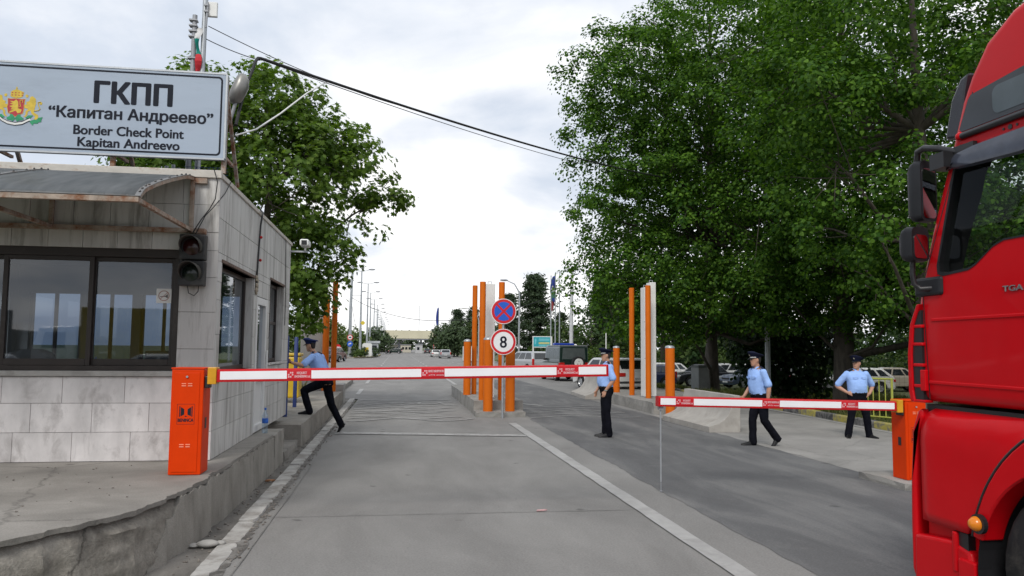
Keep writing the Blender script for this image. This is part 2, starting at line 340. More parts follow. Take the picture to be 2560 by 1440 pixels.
# painted kerb stones, chipped on the roadside edge
KERBW = mat('whitewashed_kerb', (0.41, 0.40, 0.38), 0.85, var=0.15, vs=4, dirt=(0.235, 0.22, 0.20), dl=0.53, ds=3.5, bump=0.4, bs=60)
kb = MB(); y = 3.6; ri = random.Random(11)
while y < 27:
    ln = ri.uniform(.85, 1.05); n = 14; le = []; re = []
    w0 = ri.uniform(-.025, .0)
    for i in range(n + 1):
        yy = y + ln * i / n; le.append((-1.575 + w0 * .5 + ri.uniform(-.003, .003), yy)); e = ri.uniform(-.009, .009) + (-.03 if ri.random() < .12 else 0)
        re.append((-1.405 + e - (.03 if i in (0, n) else 0), yy))
    top = le + re[::-1]; z = 0.018 + ri.uniform(-.008, .012)
    m_ = len(top); kb.add([(a, b, z) for a, b in top] + [(a + (.012 if q > n else -.004), b, -.03) for q, (a, b) in enumerate(top)],
           [tuple(range(m_))] + [(k, m_ + k, m_ + (k + 1) % m_, (k + 1) % m_) for k in range(m_)]); y += ln + ri.uniform(.006, .02)
struct(kb, 'kerb', KERBW)
# crumbled joint between kerb and lane
sheet('gutter', jag((-1.48, 3), (-1.48, 27), .2, .005, 12) + jag((-1.335, 27), (-1.335, 3), .07, .022, 13), 0.005, mat('crumbled_joint', (0.10, 0.093, 0.085), 0.95, var=0.5, vs=9, dirt=(0.24, 0.23, 0.215), dl=0.55, ds=6, bump=0.8, bs=30))
# markings
def strip(name, pts, w, z, m, seed=0, amp=.006):
    r = random.Random(seed); mb = MB(); L_, R_ = [], []
    for i, p in enumerate(pts):
        a = Vector(pts[max(i - 1, 0)]); b = Vector(pts[min(i + 1, len(pts) - 1)]); d = (b - a).normalized(); nn = Vector((-d.y, d.x)) * w / 2
        L_.append((p[0] + nn.x + r.uniform(-amp, amp), p[1] + nn.y + r.uniform(-amp, amp))); R_.append((p[0] - nn.x + r.uniform(-amp, amp), p[1] - nn.y + r.uniform(-amp, amp)))
    n = len(pts); mb.add([(x, y, z) for x, y in L_ + R_], [(i, n + i, n + i + 1, i + 1) for i in range(n - 1)]); return struct(mb, name, m, fix=False)
def seg(p0, p1, n): return [(lerp(p0[0], p1[0], i / n), lerp(p0[1], p1[1], i / n)) for i in range(n + 1)]
strip('road_marking', seg((2.83, -6), (2.80, 18.6), 90), .19, 0.012, PAINT, 1)
strip('road_marking', seg((-1.22, 16.75), (2.71, 15.95), 24), .36, 0.0125, PAINTW, 2, .015)
rs = random.Random(5)
for k in range(13):
    y0 = 19.6 + k * .62 + rs.uniform(-.2, .2); ph = rs.uniform(0, 6); am = rs.uniform(.1, .42); x1 = rs.uniform(1.2, 2.0)
    strip('road_marking', [(lerp(-1.2, x1, i / 26), y0 + am * math.sin(ph + i * .33) + rs.uniform(-.02, .02)) for i in range(27)], .07 + .05 * rs.random(), 0.012 + .0007 * k, PAINTW, k, .012)
for k in range(5):
    y0 = 20.3 + k * .9; ph = rs.uniform(0, 6)
    strip('road_marking', [(lerp(3.5, 6.5, i / 20), y0 + .3 * math.sin(ph + i * .35)) for i in range(21)], .08, 0.013 + .0007 * k, PAINTW, 40 + k, .012)
strip('road_marking', [(0.2, 24.9), (-.2, 25.2), (0.3, 25.7)], .12, 0.022, PAINTW, 61)
strip('road_marking', [(0.7, 25.0), (0.8, 25.6), (1.4, 25.6), (1.5, 25.0)], .12, 0.0225, PAINTW, 62)
for k in range(16):
    y0 = 30 + k * 9
    strip('road_marking', seg((-1.45, y0), (-1.45, y0 + 4), 3), .16, 0.012, PAINT, 70 + k)
    if k > 0: strip('road_marking', seg((2.9, y0 - 1), (2.9, y0 + (3 if k > 3 else 8)), 3), .16, 0.012, PAINT, 90 + k)
    if k > 1: strip('road_marking', seg((7.0, y0 + 2), (7.0, y0 + 5), 3), .16, 0.012, PAINT, 110 + k)
strip('road_marking', seg((3.2, 26.5), (4.6, 24.2), 5), .2, 0.0135, PAINTW, 130)
strip('road_marking', [(11.02, 2), (10.98, 12), (10.92, 15), (11.02, 17), (11.3, 20.4), (11.45, 26)], .11, 0.013, PAINT, 131)
strip('road_marking', seg((-10, 206), (14, 206), 4), .8, 0.013, PAINTW, 132)
# transverse construction joints of the concrete lane
JOINT = mat('joint_filler', (0.175, 0.17, 0.16), 0.9, var=0.3)
strip('road_marking', jag((-1.33, 8.62), (2.7, 8.58), .2, .004, 50), .012, 0.011, JOINT, 140, .003)
strip('road_marking', jag((-1.275, 2.0), (-1.25, 12.5), .3, .004, 60), .010, 0.0112, JOINT, 150, .002)

# raised concrete platform round the booth: broken render skin over a rough core
M_PLAT = mat_ground('platform_screed', (0.245, 0.23, 0.208), (0.325, 0.305, 0.278), (0.19, 0.178, 0.162), (0.09, 0.08, 0.07), s1=0.5, s2=1.0, stretch=(0.6, 0.8, 1), grain=70, crack=0.5)
M_CORE = mat_ground('platform_core', (0.255, 0.236, 0.205), (0.35, 0.325, 0.285), (0.165, 0.15, 0.13), (0.08, 0.07, 0.06), s1=0.9, s2=3.5, stretch=(1, 1, 1), grain=30, crack=0.85, bump=1.0)
M_SKIN = mat_ground('platform_render', (0.285, 0.268, 0.238), (0.355, 0.335, 0.30), (0.20, 0.186, 0.163), (0.10, 0.09, 0.08), s1=0.7, s2=2.0, stretch=(1, 1, .45), grain=90, crack=0.6, bump=0.4)
PZ = 0.53
edge_c = [(-9, 2.6), (-6, 3.2), (-4.2, 4.1), (-3.2, 4.85), (-2.54, 5.56), (-2.26, 5.99), (-2.0, 6.5), (-1.88, 7.1), (-1.84, 7.7), (-1.80, 8.6), (-1.79, 9.6), (-1.78, 10.6), (-1.76, 11.75)]
edge = []; rp = random.Random(21); off = 0
for i in range(len(edge_c) - 1):
    a, b = Vector(edge_c[i]), Vector(edge_c[i + 1]); n = max(1, int((b - a).length / .05))
    for k in range(n):
        p = a + (b - a) * (k / n); off = off * .75 + rp.uniform(-.011, .011); near = 1.0 if p.y < 8.6 else .35
        if rp.random() < .05: off -= .03 * near
        edge.append((p.x + off * near, p.y - off * .6 * near))
edge.append(edge_c[-1])
pl = MB(); ne = len(edge); top = edge + [(-2.0, 11.78), (-9, 11.78)]; th = .036
nt_ = len(top); pl.add([(x, y, PZ - (0 if k >= ne else rp.uniform(0, .006))) for k, (x, y) in enumerate(top)] + [(x - .004, y + .003, PZ - th - rp.uniform(0, .012)) for x, y in top],
       [tuple(range(nt_))] + [(k, k + nt_, (k + 1) % nt_ + nt_, (k + 1) % nt_) for k in range(nt_)], 0)
rows = 14; vs = []
for j in range(rows + 1):
    t = j / rows; z = lerp(PZ - th + .01, -.03, t)
    for k, (x, y) in enumerate(edge):
        s = .014 * math.sin(k * .31 + 1.3 * math.sin(j * .9)) * math.sin(j * .7 + k * .11) + rp.uniform(-.006, .006); deep = -.085 * max(0, 1 - t * 5) * (1 if y < 8.2 else .3)
        d_ = s * (1 if y < 8.4 else .35) + deep + .03 * t - .012
        vs.append((x + d_ * .85, y - d_ * .5, z))
pl.add(vs, [(j * ne + k, (j + 1) * ne + k, (j + 1) * ne + k + 1, j * ne + k + 1) for j in range(rows) for k in range(ne - 1)], 1)
# patches of surviving render on the face
def skin(k0, k1, z0f, z1f, seed):
    r = random.Random(seed); ks = list(range(k0, k1)); t_, b_ = [], []
    for k in ks:
        x, y = edge[min(k, ne - 1)]; w = r.uniform(-.02, .02)
        t_.append((x + .012, y - .008, z1f(k) + w)); b_.append((x + .030, y - .02, max(-.02, z0f(k) + w)))
    n = len(ks); inner = [(x - .05, y + .03, z) for x, y, z in t_]; inb = [(x - .05, y + .03, z) for x, y, z in b_]
    pl.add(t_ + b_ + inner + inb, [(i, i + n, i + n + 1, i + 1) for i in range(n - 1)] + [(i, i + 1, 2 * n + i + 1, 2 * n + i) for i in range(n - 1)] +
           [(n + i, 3 * n + i, 3 * n + i + 1, n + i + 1) for i in range(n - 1)] + [(0, 2 * n, 3 * n, n), (n - 1, 2 * n - 1, 4 * n - 1, 3 * n - 1)], 2)
kk = next(i for i, p in enumerate(edge) if p[1] > 6.7)
skin(kk, ne, lambda k: -.02, lambda k: min(PZ - .05, .06 + (k - kk) * .035 + .03 * math.sin(k * .8)), 3)
k5 = next(i for i, p in enumerate(edge) if p[1] > 5.3); skin(k5, k5 + 12, lambda k: -.02, lambda k: .02 + .17 * max(0, math.sin((k - k5 + .01) / 11 * PI)) ** .8, 4); k6 = next(i for i, p in enumerate(edge) if p[1] > 4.6); skin(k6, k6 + 9, lambda k: -.02, lambda k: .02 + .13 * max(0, math.sin((k - k6 + .01) / 8 * PI)) ** .7, 5)
pl.box(-2.1, -1.765, 10.55, 10.58, .1, .5, 1)
plat = struct(pl, 'pavement', [M_PLAT, M_CORE, M_SKIN], smooth=38)
# end block and steps beside the booth
def rough_block(x0, x1, y0, y1, z0, z1, m, seed, amp=.012, step=.12):
    r = random.Random(seed); bm = bmesh.new(); n = [max(2, int(abs(b - a) / step)) for a, b in ((x0, x1), (y0, y1), (z0, z1))]
    mb = MB()
    def face(f, nu, nv):
        mb.add([f(i / nu, j / nv) for j in range(nv + 1) for i in range(nu + 1)], [(j * (nu + 1) + i, j * (nu + 1) + i + 1, (j + 1) * (nu + 1) + i + 1, (j + 1) * (nu + 1) + i) for j in range(nv) for i in range(nu)])
    X = lambda t: lerp(x0, x1, t); Y = lambda t: lerp(y0, y1, t); Z = lambda t: lerp(z0, z1, t)
    face(lambda u, v: (X(u), Y(v), z1), n[0], n[1]); face(lambda u, v: (X(u), y0, Z(v)), n[0], n[2]); face(lambda u, v: (X(u), y1, Z(v)), n[0], n[2])
    face(lambda u, v: (x0, Y(u), Z(v)), n[1], n[2]); face(lambda u, v: (x1, Y(u), Z(v)), n[1], n[2])
    h = {}
    def j(p):
        k = tuple(round(c, 4) for c in p)
        if k not in h:
            ed = sum((abs(p[0] - x0) < 1e-4 or abs(p[0] - x1) < 1e-4, abs(p[1] - y0) < 1e-4 or abs(p[1] - y1) < 1e-4, abs(p[2] - z1) < 1e-4))
            a = amp * (1.0 if ed >= 2 else .4); sh = .6 * amp if ed >= 2 else 0
            h[k] = (p[0] + r.uniform(-a, a) + (sh if abs(p[0] - x0) < 1e-4 else -sh if abs(p[0] - x1) < 1e-4 else 0), p[1] + r.uniform(-a, a), p[2] + (r.uniform(-a, a * .2) if abs(p[2] - z0) > 1e-4 else 0))
        return h[k]
    mb.v = [j(p) for p in mb.v]; bm.free(); return mb
struct(rough_block(-2.4, -1.74, 11.79, 12.75, -.03, .52, None, 31), 'steps', [M_SKIN])
struct(rough_block(-2.4, -1.72, 12.755, 14.45, -.03, .15, None, 32), 'steps', [M_PLAT])
struct(rough_block(-4.6, -1.68, 14.455, 25.2, -.03, .41, None, 33, .014, .25), 'pavement', [mat_ground('kerb_concrete', (0.27, 0.25, 0.22), (0.34, 0.32, 0.285), (0.19, 0.175, 0.155), (0.10, 0.09, 0.08), s1=0.6, s2=1.4, stretch=(1, .6, 1), crack=0.5)])
struct(rough_block(-2.1, -1.66, 25.25, 26.2, -.03, .62, None, 34, .014, .2), 'pavement', [CONC])
struct(rough_block(-9, -2.15, 25.25, 40, -.03, .2, None, 35, .02, 1.0), 'pavement', [M_PLAT])
# central and right-hand islands
M_ISL = mat_ground('island_concrete', (0.27, 0.26, 0.24), (0.36, 0.345, 0.32), (0.2, 0.19, 0.175), (0.12, 0.115, 0.11), s1=0.6, s2=1.6, stretch=(1, .7, 1), crack=0.3)
struct(rough_block(2.10, 3.42, 20.3, 21.2, -.02, .13, None, 41, .01, .15), 'pavement', [M_ISL])
struct(rough_block(2.12, 3.50, 21.2, 30.0, -.02, .38, None, 42, .012, .3), 'pavement', [M_ISL])
struct(rough_block(7.18, 8.6, 21.0, 26.2, -.02, .33, None, 43, .012, .25), 'pavement', [M_ISL])
struct(rough_block(8.6, 11.4, 26.5, 34, -.02, .14, None, 44, .012, .4), 'pavement', [M_ISL])
struct(rough_block(6.62, 7.6, 9.36, 10.4, -.02, .10, None, 45, .01, .12), 'pavement', [M_ISL])
# black and yellow kerb along the grass on the right
KY = mat('yellow_kerb_paint', (0.42, 0.36, 0.07), 0.85, var=0.2, vs=6, dirt=(0.16, 0.15, 0.12), dl=0.52, ds=6, bump=0.4)
KB = mat('black_kerb_paint', (0.06, 0.06, 0.06), 0.9, var=0.3, vs=6, dirt=(0.19, 0.185, 0.175), dl=0.52, ds=6, bump=0.4)
kp = [(11.30, 4.0), (11.28, 12), (11.22, 15), (11.35, 17), (11.62, 20.4), (11.8, 26), (11.9, 34)]
def along(pts, s):
    for a, b in zip(pts[:-1], pts[1:]):
        d = (Vector(b) - Vector(a)).length
        if s <= d: return Vector(a) + (Vector(b) - Vector(a)) * (s / d)
        s -= d
    return Vector(pts[-1])
kk_ = MB(); s = 0
for i in range(29):
    a, b = along(kp, s), along(kp, s + .985); kk_.bar((a.x, a.y, .055), (b.x, b.y, .055), .2, .21 + rnd.uniform(-.01, .015), i % 2); s += 1.0
struct(kk_, 'kerb', [KY, KB], bevel=.02)
# low rise far behind the camera (the booth windows mirror it)
hl = MB(); n = 60
for i in range(n):
    pass
hx = [(-220 + i * 8, -150 - 10 * math.sin(i * .3), 6.5 + 2.6 * math.sin(i * .17 + 1) + 1.2 * math.sin(i * .9)) for i in range(n)]
hl.add([(x, y + 70, -.5) for x, y, z in hx] + [(x, y, z) for x, y, z in hx] + [(x, y - 120, z * .6) for x, y, z in hx],
       [(r_ * n + i, r_ * n + i + 1, (r_ + 1) * n + i + 1, (r_ + 1) * n + i) for r_ in range(2) for i in range(n - 1)])
struct(hl, 'hills', mat('hill_woods', (0.014, 0.02, 0.012), 0.95, var=0.5, vs=0.1), smooth=60)
# ------------------------------------------------------------------ the check-point booth
MARBLE = mat('marble_cladding', (0.60, 0.575, 0.565), 0.5, var=0.16, vs=3.4, island=0.16, dirt=(0.38, 0.355, 0.345), dl=0.61, ds=4.5, bump=0.08, bs=30, stretch=(1, 1, .55))
MARBLE_S = mat('streaked_marble', (0.53, 0.52, 0.50), 0.6, var=0.13, vs=2.6, island=0.09, dirt=(0.25, 0.235, 0.215), dl=0.585, ds=5, bump=0.08, bs=30, stretch=(1.3, 1.3, .13))
MORTAR = mat('mortar', (0.16, 0.15, 0.14), 0.95, var=0.25)
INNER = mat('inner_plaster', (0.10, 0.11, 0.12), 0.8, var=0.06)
booth = thing('checkpoint_booth', 'grey marble-clad checkpoint booth with brown windows and rusty awning on a concrete platform', 'building', (-2.06, 9.2, PZ))
OX, OY = -2.06, 9.2
def bl(mb):                                   # world coordinates -> booth coordinates
    mb.v = [(x - OX, y - OY, z - PZ) for x, y, z in mb.v]; return mb
XL, YB, ZT = -7.0, 15.2, 3.76
open_f = [(-6.2, -2.47, 1.53, 2.91)]
open_s = [(9.43, 11.55, 1.50, 2.80), (11.78, 12.72, 0.53, 2.56), (12.93, 14.48, 1.55, 2.90)]
def wall_boxes(mb, u0, u1, z0, z1, ops, put):
    zs = sorted({z0, z1} | {z for o in ops for z in o[2:4] if z0 < z < z1})
    for a, b in zip(zs[:-1], zs[1:]):
        cuts = sorted([(o[0], o[1]) for o in ops if o[2] < (a + b) / 2 < o[3]]); u = u0
        for c0, c1 in cuts:
            if c0 > u: put(mb, u, c0, a, b)
            u = max(u, c1)
        if u < u1: put(mb, u, u1, a, b)
core = MB()
wall_boxes(core, XL, OX - .02, PZ, ZT, open_f, lambda m, a, b, c, d: m.box(a, b, OY + .022, OY + .2, c, d))
wall_boxes(core, OY + .2, YB, PZ, ZT, open_s, lambda m, a, b, c, d: m.box(OX - .2, OX - .022, a, b, c, d))
bl(core).build('wall', MORTAR, booth)
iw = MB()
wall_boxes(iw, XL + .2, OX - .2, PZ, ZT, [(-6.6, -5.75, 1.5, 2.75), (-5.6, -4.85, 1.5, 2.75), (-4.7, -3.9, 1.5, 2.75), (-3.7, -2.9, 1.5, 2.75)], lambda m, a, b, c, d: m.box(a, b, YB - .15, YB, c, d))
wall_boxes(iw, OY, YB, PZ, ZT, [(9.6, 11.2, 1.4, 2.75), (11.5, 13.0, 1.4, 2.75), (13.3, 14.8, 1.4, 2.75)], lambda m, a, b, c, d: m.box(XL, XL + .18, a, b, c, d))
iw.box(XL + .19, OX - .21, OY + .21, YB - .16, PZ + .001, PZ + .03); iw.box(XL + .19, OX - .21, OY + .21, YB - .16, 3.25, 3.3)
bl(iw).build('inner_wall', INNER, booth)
def courses(mb, u0, u1, cs, ops, put, seed, wlo, whi):
    r = random.Random(seed); G = .004
    for (a, b) in cs:
        cuts = sorted([(o[0], o[1]) for o in ops if o[2] < (a + b) / 2 < o[3]]); spans = []; u = u0
        for c0, c1 in cuts:
            if c0 > u: spans.append((u, c0))
            u = max(u, c1)
        if u < u1: spans.append((u, u1))
        for s0, s1 in spans:
            q = s0; first = True
            while q < s1 - 1e-4:
                w = r.uniform(wlo, whi) * (r.uniform(.5, 1) if first else 1); first = False
                e = q + w
                if s1 - e < .18: e = s1
                put(mb, q + G / 2, e - G / 2, a + G / 2, b - G / 2, r.uniform(-.0025, .0025)); q = e
cl = MB(); CF = [(.53, .85), (.85, 1.17), (1.17, 1.465)]; CU = [(1.53, 1.78), (1.78, 2.2), (2.2, 2.6), (2.6, 2.91), (2.91, 3.12), (3.12, 3.44), (3.44, 3.76)]
pf = lambda m, a, b, c, d, j: m.box(a, b, OY + j, OY + .021, c, d)
courses(cl, XL, OX, CF, open_f, pf, 3, .56, .66); bl(cl).build('wall_cladding', MARBLE, booth, bevel=.002, seg=1)
cl = MB(); courses(cl, XL, OX, CU, open_f, pf, 4, .34, .46); bl(cl).build('wall_cladding', MARBLE_S, booth, bevel=.002, seg=1)
cs_ = MB(); ps = lambda m, a, b, c, d, j: m.box(OX - .021, OX + j, a, b, c, d)
zz = sorted({.53, .85, 1.17, 1.5, 1.55, 1.95, 2.35, 2.56, 2.80, 2.90, 3.3, 3.76}); courses(cs_, OY + .023, YB, list(zip(zz[:-1], zz[1:])), open_s, ps, 5, .55, .75)
bl(cs_).build('wall_cladding', MARBLE_S, booth, bevel=.002, seg=1)
# reveals of the side windows
for (a, b, c, d) in (open_s[0], open_s[2]):
    rv = MB(); rv.box(OX - .17, OX - .024, b - .03, b - .001, c + .001, d); rv.box(OX - .17, OX - .024, a + .001, a + .03, c + .001, d); rv.box(OX - .17, OX + .018, a - .03, b + .03, c - .035, c + .0)
    bl(rv).build('reveal', MARBLE_S, booth)
# lintel shadow gaps in rusted angle iron
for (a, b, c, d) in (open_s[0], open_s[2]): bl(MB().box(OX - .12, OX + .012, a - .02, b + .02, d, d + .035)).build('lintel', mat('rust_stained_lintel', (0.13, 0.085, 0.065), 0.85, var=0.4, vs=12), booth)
sl = MB().box(XL, OX - .35, OY - .035, OY + .06, 1.468, 1.528); bl(sl).build('sill', CONC, booth, bevel=.006)
# front window: four sliding sashes
def sash(win, x0, x1, z0, z1, y, fw=.05):
    f = MB(); f.box(x0, x0 + fw, y, y + .04, z0, z1); f.box(x1 - fw, x1, y, y + .04, z0, z1); f.box(x0 + fw, x1 - fw, y, y + .04, z0, z0 + .075); f.box(x0 + fw, x1 - fw, y, y + .04, z1 - fw, z1)
    fr = bl(f).build('frame', BROWN, win, bevel=.004); p = MB().quad((x0 + fw - .005, y + .02, z0 + .07), (x1 - fw + .005, y + .02, z0 + .07), (x1 - fw + .005, y + .02, z1 - fw + .005), (x0 + fw - .005, y + .02, z1 - fw + .005)); bl(p).build('pane', GLASS, win)
fo = MB(); fo.box(-6.2, -2.47, OY + .03, OY + .14, 1.53, 1.585); fo.box(-6.2, -2.47, OY + .03, OY + .14, 2.815, 2.91); fo.box(-2.53, -2.47, OY + .03, OY + .14, 1.585, 2.815); fo.box(-6.2, -6.14, OY + .03, OY + .14, 1.585, 2.815)
fwin = bl(fo).build('window', BROWN, booth, bevel=.004)
for i in range(4):
    a = -6.14 + i * .9025; sash(fwin, a - (.01 if i else 0), a + .9025 + (.03 if i < 3 else 0), 1.585, 2.815, OY + .045 + (.045 if i % 2 else 0))
st = MB().box(-2.735, -2.572, OY + .083, OY + .0845, 2.30, 2.465); stick = bl(st).build('sticker', WHITE, fwin)
ring = MB(); ring.lathe([(.052, 0), (.060, 0), (.060, .001), (.052, .001), (.052, 0)], 28, (-2.653, OY + .0815, 2.385), 'y'); ring.bar((-2.69, OY + .0818, 2.35), (-2.616, OY + .0818, 2.42), .006, .001, up=(0, 1, 0))
bl(ring).build('prohibition_ring', mat('faded_red_ink', (0.34, 0.16, 0.12), 0.6), fwin)
hn = MB(); hn.prism([(-2.695, 2.378), (-2.64, 2.382), (-2.61, 2.405), (-2.61, 2.355), (-2.64, 2.374), (-2.695, 2.37)], OY + .0815, OY + .0825, 'y'); bl(hn).build('horn_symbol', mat('grey_ink', (0.15, 0.13, 0.12), 0.6), fwin)
# side windows
def side_window(a, b, c, d, vs_, rail=None):
    f = MB(); x0, x1 = OX - .165, OX - .118; fw = .045
    f.box(x0, x1, a + .03, b - .03, c, c + .06); f.box(x0, x1, a + .03, b - .03, d - .06, d)
    for v in [a + .03, b - .03 - fw] + vs_: f.box(x0, x1, v, v + fw, c + .06, d - .06)
    if rail: f.box(x0, x1 - .002, rail[0], rail[1], rail[2], rail[2] + .05)
    w = bl(f).build('window', BROWN, booth, bevel=.003); p = MB().quad((OX - .14, a + .04, c + .03), (OX - .14, b - .04, c + .03), (OX - .14, b - .04, d - .03), (OX - .14, a + .04, d - .03)); bl(p).build('pane', GLASS, w); return w
side_window(*open_s[0], [9.92], (9.5, 9.92, 2.05)); side_window(*open_s[2], [13.72], (13.765, 14.4, 2.2))
tr = MB().box(OX - .118, OX - .03, 9.47, 9.50, 1.51, 2.05); bl(tr).build('serving_hatch', BROWN, booth)
ct = MB().box(OX - .05, OX + .03, 13.1, 14.4, 1.515, 1.548); bl(ct).build('sill', MARBLE_S, booth, bevel=.004)
# door
PVC = mat('white_pvc', (0.66, 0.66, 0.65), 0.4, var=0.04, dirt=(0.4, 0.38, 0.35), dl=0.7, ds=8)
d0, d1 = 11.79, 12.71; dd = MB(); dx0, dx1 = OX - .09, OX + .004
for a, b, c, e in ((d0, d0 + .1, .54, 2.55), (d1 - .12, d1, .54, 2.55), (d0 + .1, d1 - .12, 2.44, 2.55), (d0 + .1, d1 - .12, .54, .64), (d0 + .1, d1 - .12, 1.28, 1.36)): dd.box(dx0, dx1, a, b, c, e)
dr = bl(dd).build('door', PVC, booth, bevel=.006)
bl(MB().box(OX - .06, OX - .035, d0 + .1, d1 - .12, .64, 1.28)).build('panel', PVC, dr)
bl(MB().quad((OX - .047, d0 + .1, 1.36), (OX - .047, d1 - .12, 1.36), (OX - .047, d1 - .12, 2.44), (OX - .047, d0 + .1, 2.44))).build('pane', GLASS, dr)
bl(MB().bar((OX + .03, d1 - .06, 1.45), (OX + .03, d1 - .06, 1.75), .02, .05)).build('handle', WHITE, dr, bevel=.006)
# roof: slab, rusting flashing, roof litter
bl(MB().box(XL - .05, OX + .0, OY + .03, YB + .05, 3.762, 3.80)).build('roof', mat('roof_felt', (0.12, 0.12, 0.12), 0.95, var=0.2), booth)
fl = MB(); fl.box(XL - .05, OX + .012, OY - .03, OY + .025, 3.755, 3.845); fl.box(OX - .04, OX + .022, OY + .027, YB + .06, 3.757, 3.815)
bl(fl).build('flashing', mat('rusting_white_flashing', (0.52, 0.49, 0.44), 0.6, var=0.12, vs=5, dirt=(0.27, 0.15, 0.08), dl=0.62, ds=5, stretch=(1, 1, 2)), booth, bevel=.006)
# conduits, foam and hanging cables on the side wall
cd = MB(); cd.tube([(OX + .02, 11.75, 3.83), (OX + .05, 11.72, 3.8), (OX + .03, 11.7, 3.6), (OX + .02, 11.66, 3.2), (OX + .02, 11.60, 2.85), (OX + .015, 11.62, 2.6)], .014, 8)
bl(cd).build('conduit', BLACK, booth, smooth=50); cd = MB(); cd.tube([(OX + .015, 14.4, 3.8), (OX + .012, 14.5, 3.3), (OX + .014, 14.62, 2.7), (OX + .012, 14.6, 2.2)], .006, 6)
bl(cd).build('conduit', BLACK, booth, smooth=50)
for z in (3.42, 3.08): bl(MB().ball((OX + .045, 11.68, z), .022, 8, 6)).build('conduit_clip', RED, booth, smooth=60)
fm = MB(); rf = random.Random(4)
for k in range(16): fm.ball((OX + .015, 11.64 + rf.uniform(-.05, .05), 2.62 + k * .016 + rf.uniform(-.04, .04)), (.02, rf.uniform(.02, .05), rf.uniform(.02, .045)), 8, 6)
bl(fm).build('foam_filler', mat('old_foam', (0.36, 0.31, 0.24), 0.95, var=0.3, vs=20, bump=0.5), booth, smooth=70)
# awning: bowed polycarbonate on a rusty steel frame
AW0, AW1, AWY, AZT, AZB = -6.8, -2.37, 7.32, 3.735, 3.135
AP = [(9.18, 3.735), (8.87, 3.69), (8.54, 3.60), (8.0, 3.44), (7.64, 3.315), (7.45, 3.24), (7.32, 3.145)]; arc = [tuple(AP[i // 2]) if i % 2 == 0 else tuple(((a + b) / 2 + (.004 if k else 0)) for k, (a, b) in enumerate(zip(AP[i // 2], AP[i // 2 + 1]))) for i in range(13)]
aw = MB(); bays = [-6.82, -5.33, -3.85, -2.36]
aw.add([(x, y, z + .012) for x in np.linspace(-6.83, -2.34, 19) for y, z in arc], [(i * 13 + j, i * 13 + j + 1, (i + 1) * 13 + j + 1, (i + 1) * 13 + j) for i in range(18) for j in range(12)])
m_pc = bpy.data.materials.new('weathered_polycarbonate'); m_pc.use_nodes = True
def build_pc():
    nt = m_pc.node_tree; L = nt.links.new; nt.nodes.clear(); o = N(nt, 'OutputMaterial'); tc = N(nt, 'TexCoord'); mp = N(nt, 'Mapping'); mp.inputs['Scale'].default_value = (6, 1, 1)
    L(tc.outputs['Object'], mp.inputs[0]); n = N(nt, 'TexNoise', Scale=2.2, Detail=7); L(mp.outputs[0], n.inputs['Vector'])
    cr = N(nt, 'ValToRGB'); L(n.outputs[0], cr.inputs[0]); cr.color_ramp.elements[0].color = (0.075, 0.085, 0.088, 1); cr.color_ramp.elements[1].color = (0.17, 0.18, 0.185, 1)
    cr.color_ramp.elements[0].position = .3; cr.color_ramp.elements[1].position = .7
    d = N(nt, 'BsdfPrincipled', Roughness=0.42); L(cr.outputs[0], d.inputs['Base Color']); t = N(nt, 'BsdfTranslucent'); t.inputs[0].default_value = (0.2, 0.21, 0.2, 1)
    ms = N(nt, 'MixShader'); ms.inputs[0].default_value = .35; L(d.outputs[0], ms.inputs[1]); L(t.outputs[0], ms.inputs[2]); L(ms.outputs[0], o.inputs[0])
build_pc()
awn = bl(aw).build('awning', m_pc, booth, smooth=60)
so = awn.modifiers.new('thick', 'SOLIDIFY'); so.thickness = .008; so.offset = 0
fr = MB()
for bx in bays:
    pts = [(bx, y, z) for y, z in arc]
    for p, q in zip(pts[:-1], pts[1:]): fr.bar(p, q, .045, .04)
    fr.bar((bx, OY - .03, AZT + .02), (bx, OY - .03, AZB - .03), .045, .045); fr.bar((bx, OY - .03, AZB), (bx, AWY, AZB), .042, .042)
fr.bar((-6.85, AWY, AZB - .0), (-2.34, AWY, AZB - .0), .05, .05); fr.bar((-6.85, OY - .035, AZB - .005), (-2.2, OY - .035, AZB - .005), .05, .055)
fr.box(-2.34, -2.2, OY - .05, OY - .002, 3.68, 3.74); fr.box(-2.30, -2.19, OY - .05, OY - .003, 3.09, 3.15)
bl(fr).build('awning_frame', mat('rusting_frame', (0.33, 0.27, 0.22), 0.75, var=0.25, vs=7, dirt=(0.19, 0.075, 0.03), dl=0.54, ds=6, bump=0.3, bs=40), booth, bevel=.004)
tr = MB()
for x in bays:
    for p, q in zip(arc[:-1], arc[1:]): tr.bar((x - .0, p[0], p[1] + .022), (x - .0, q[0], q[1] + .022), .05, .006)
tr.bar((-6.85, AWY - .005, AZB + .032), (-2.33, AWY - .005, AZB + .032), .05, .006)
sc = tr; ntr = len(tr.f); TRIMM = [mat('alu_strip', (0.17, 0.17, 0.17), 0.5, 0.2, var=0.2, dirt=(0.2, .13, .09), dl=0.62), BLACK]
for x in bays:
    for i in range(1, 12): sc.ball((x, arc[i][0], arc[i][1] + .03), .012, 6, 4)
for i in range(22): sc.ball((-6.75 + i * .205, AWY + .02, AZB + .04), .011, 6, 4)
sc.m = [0] * ntr + [1] * (len(sc.f) - ntr); bl(sc).build('awning_trim', TRIMM, booth)

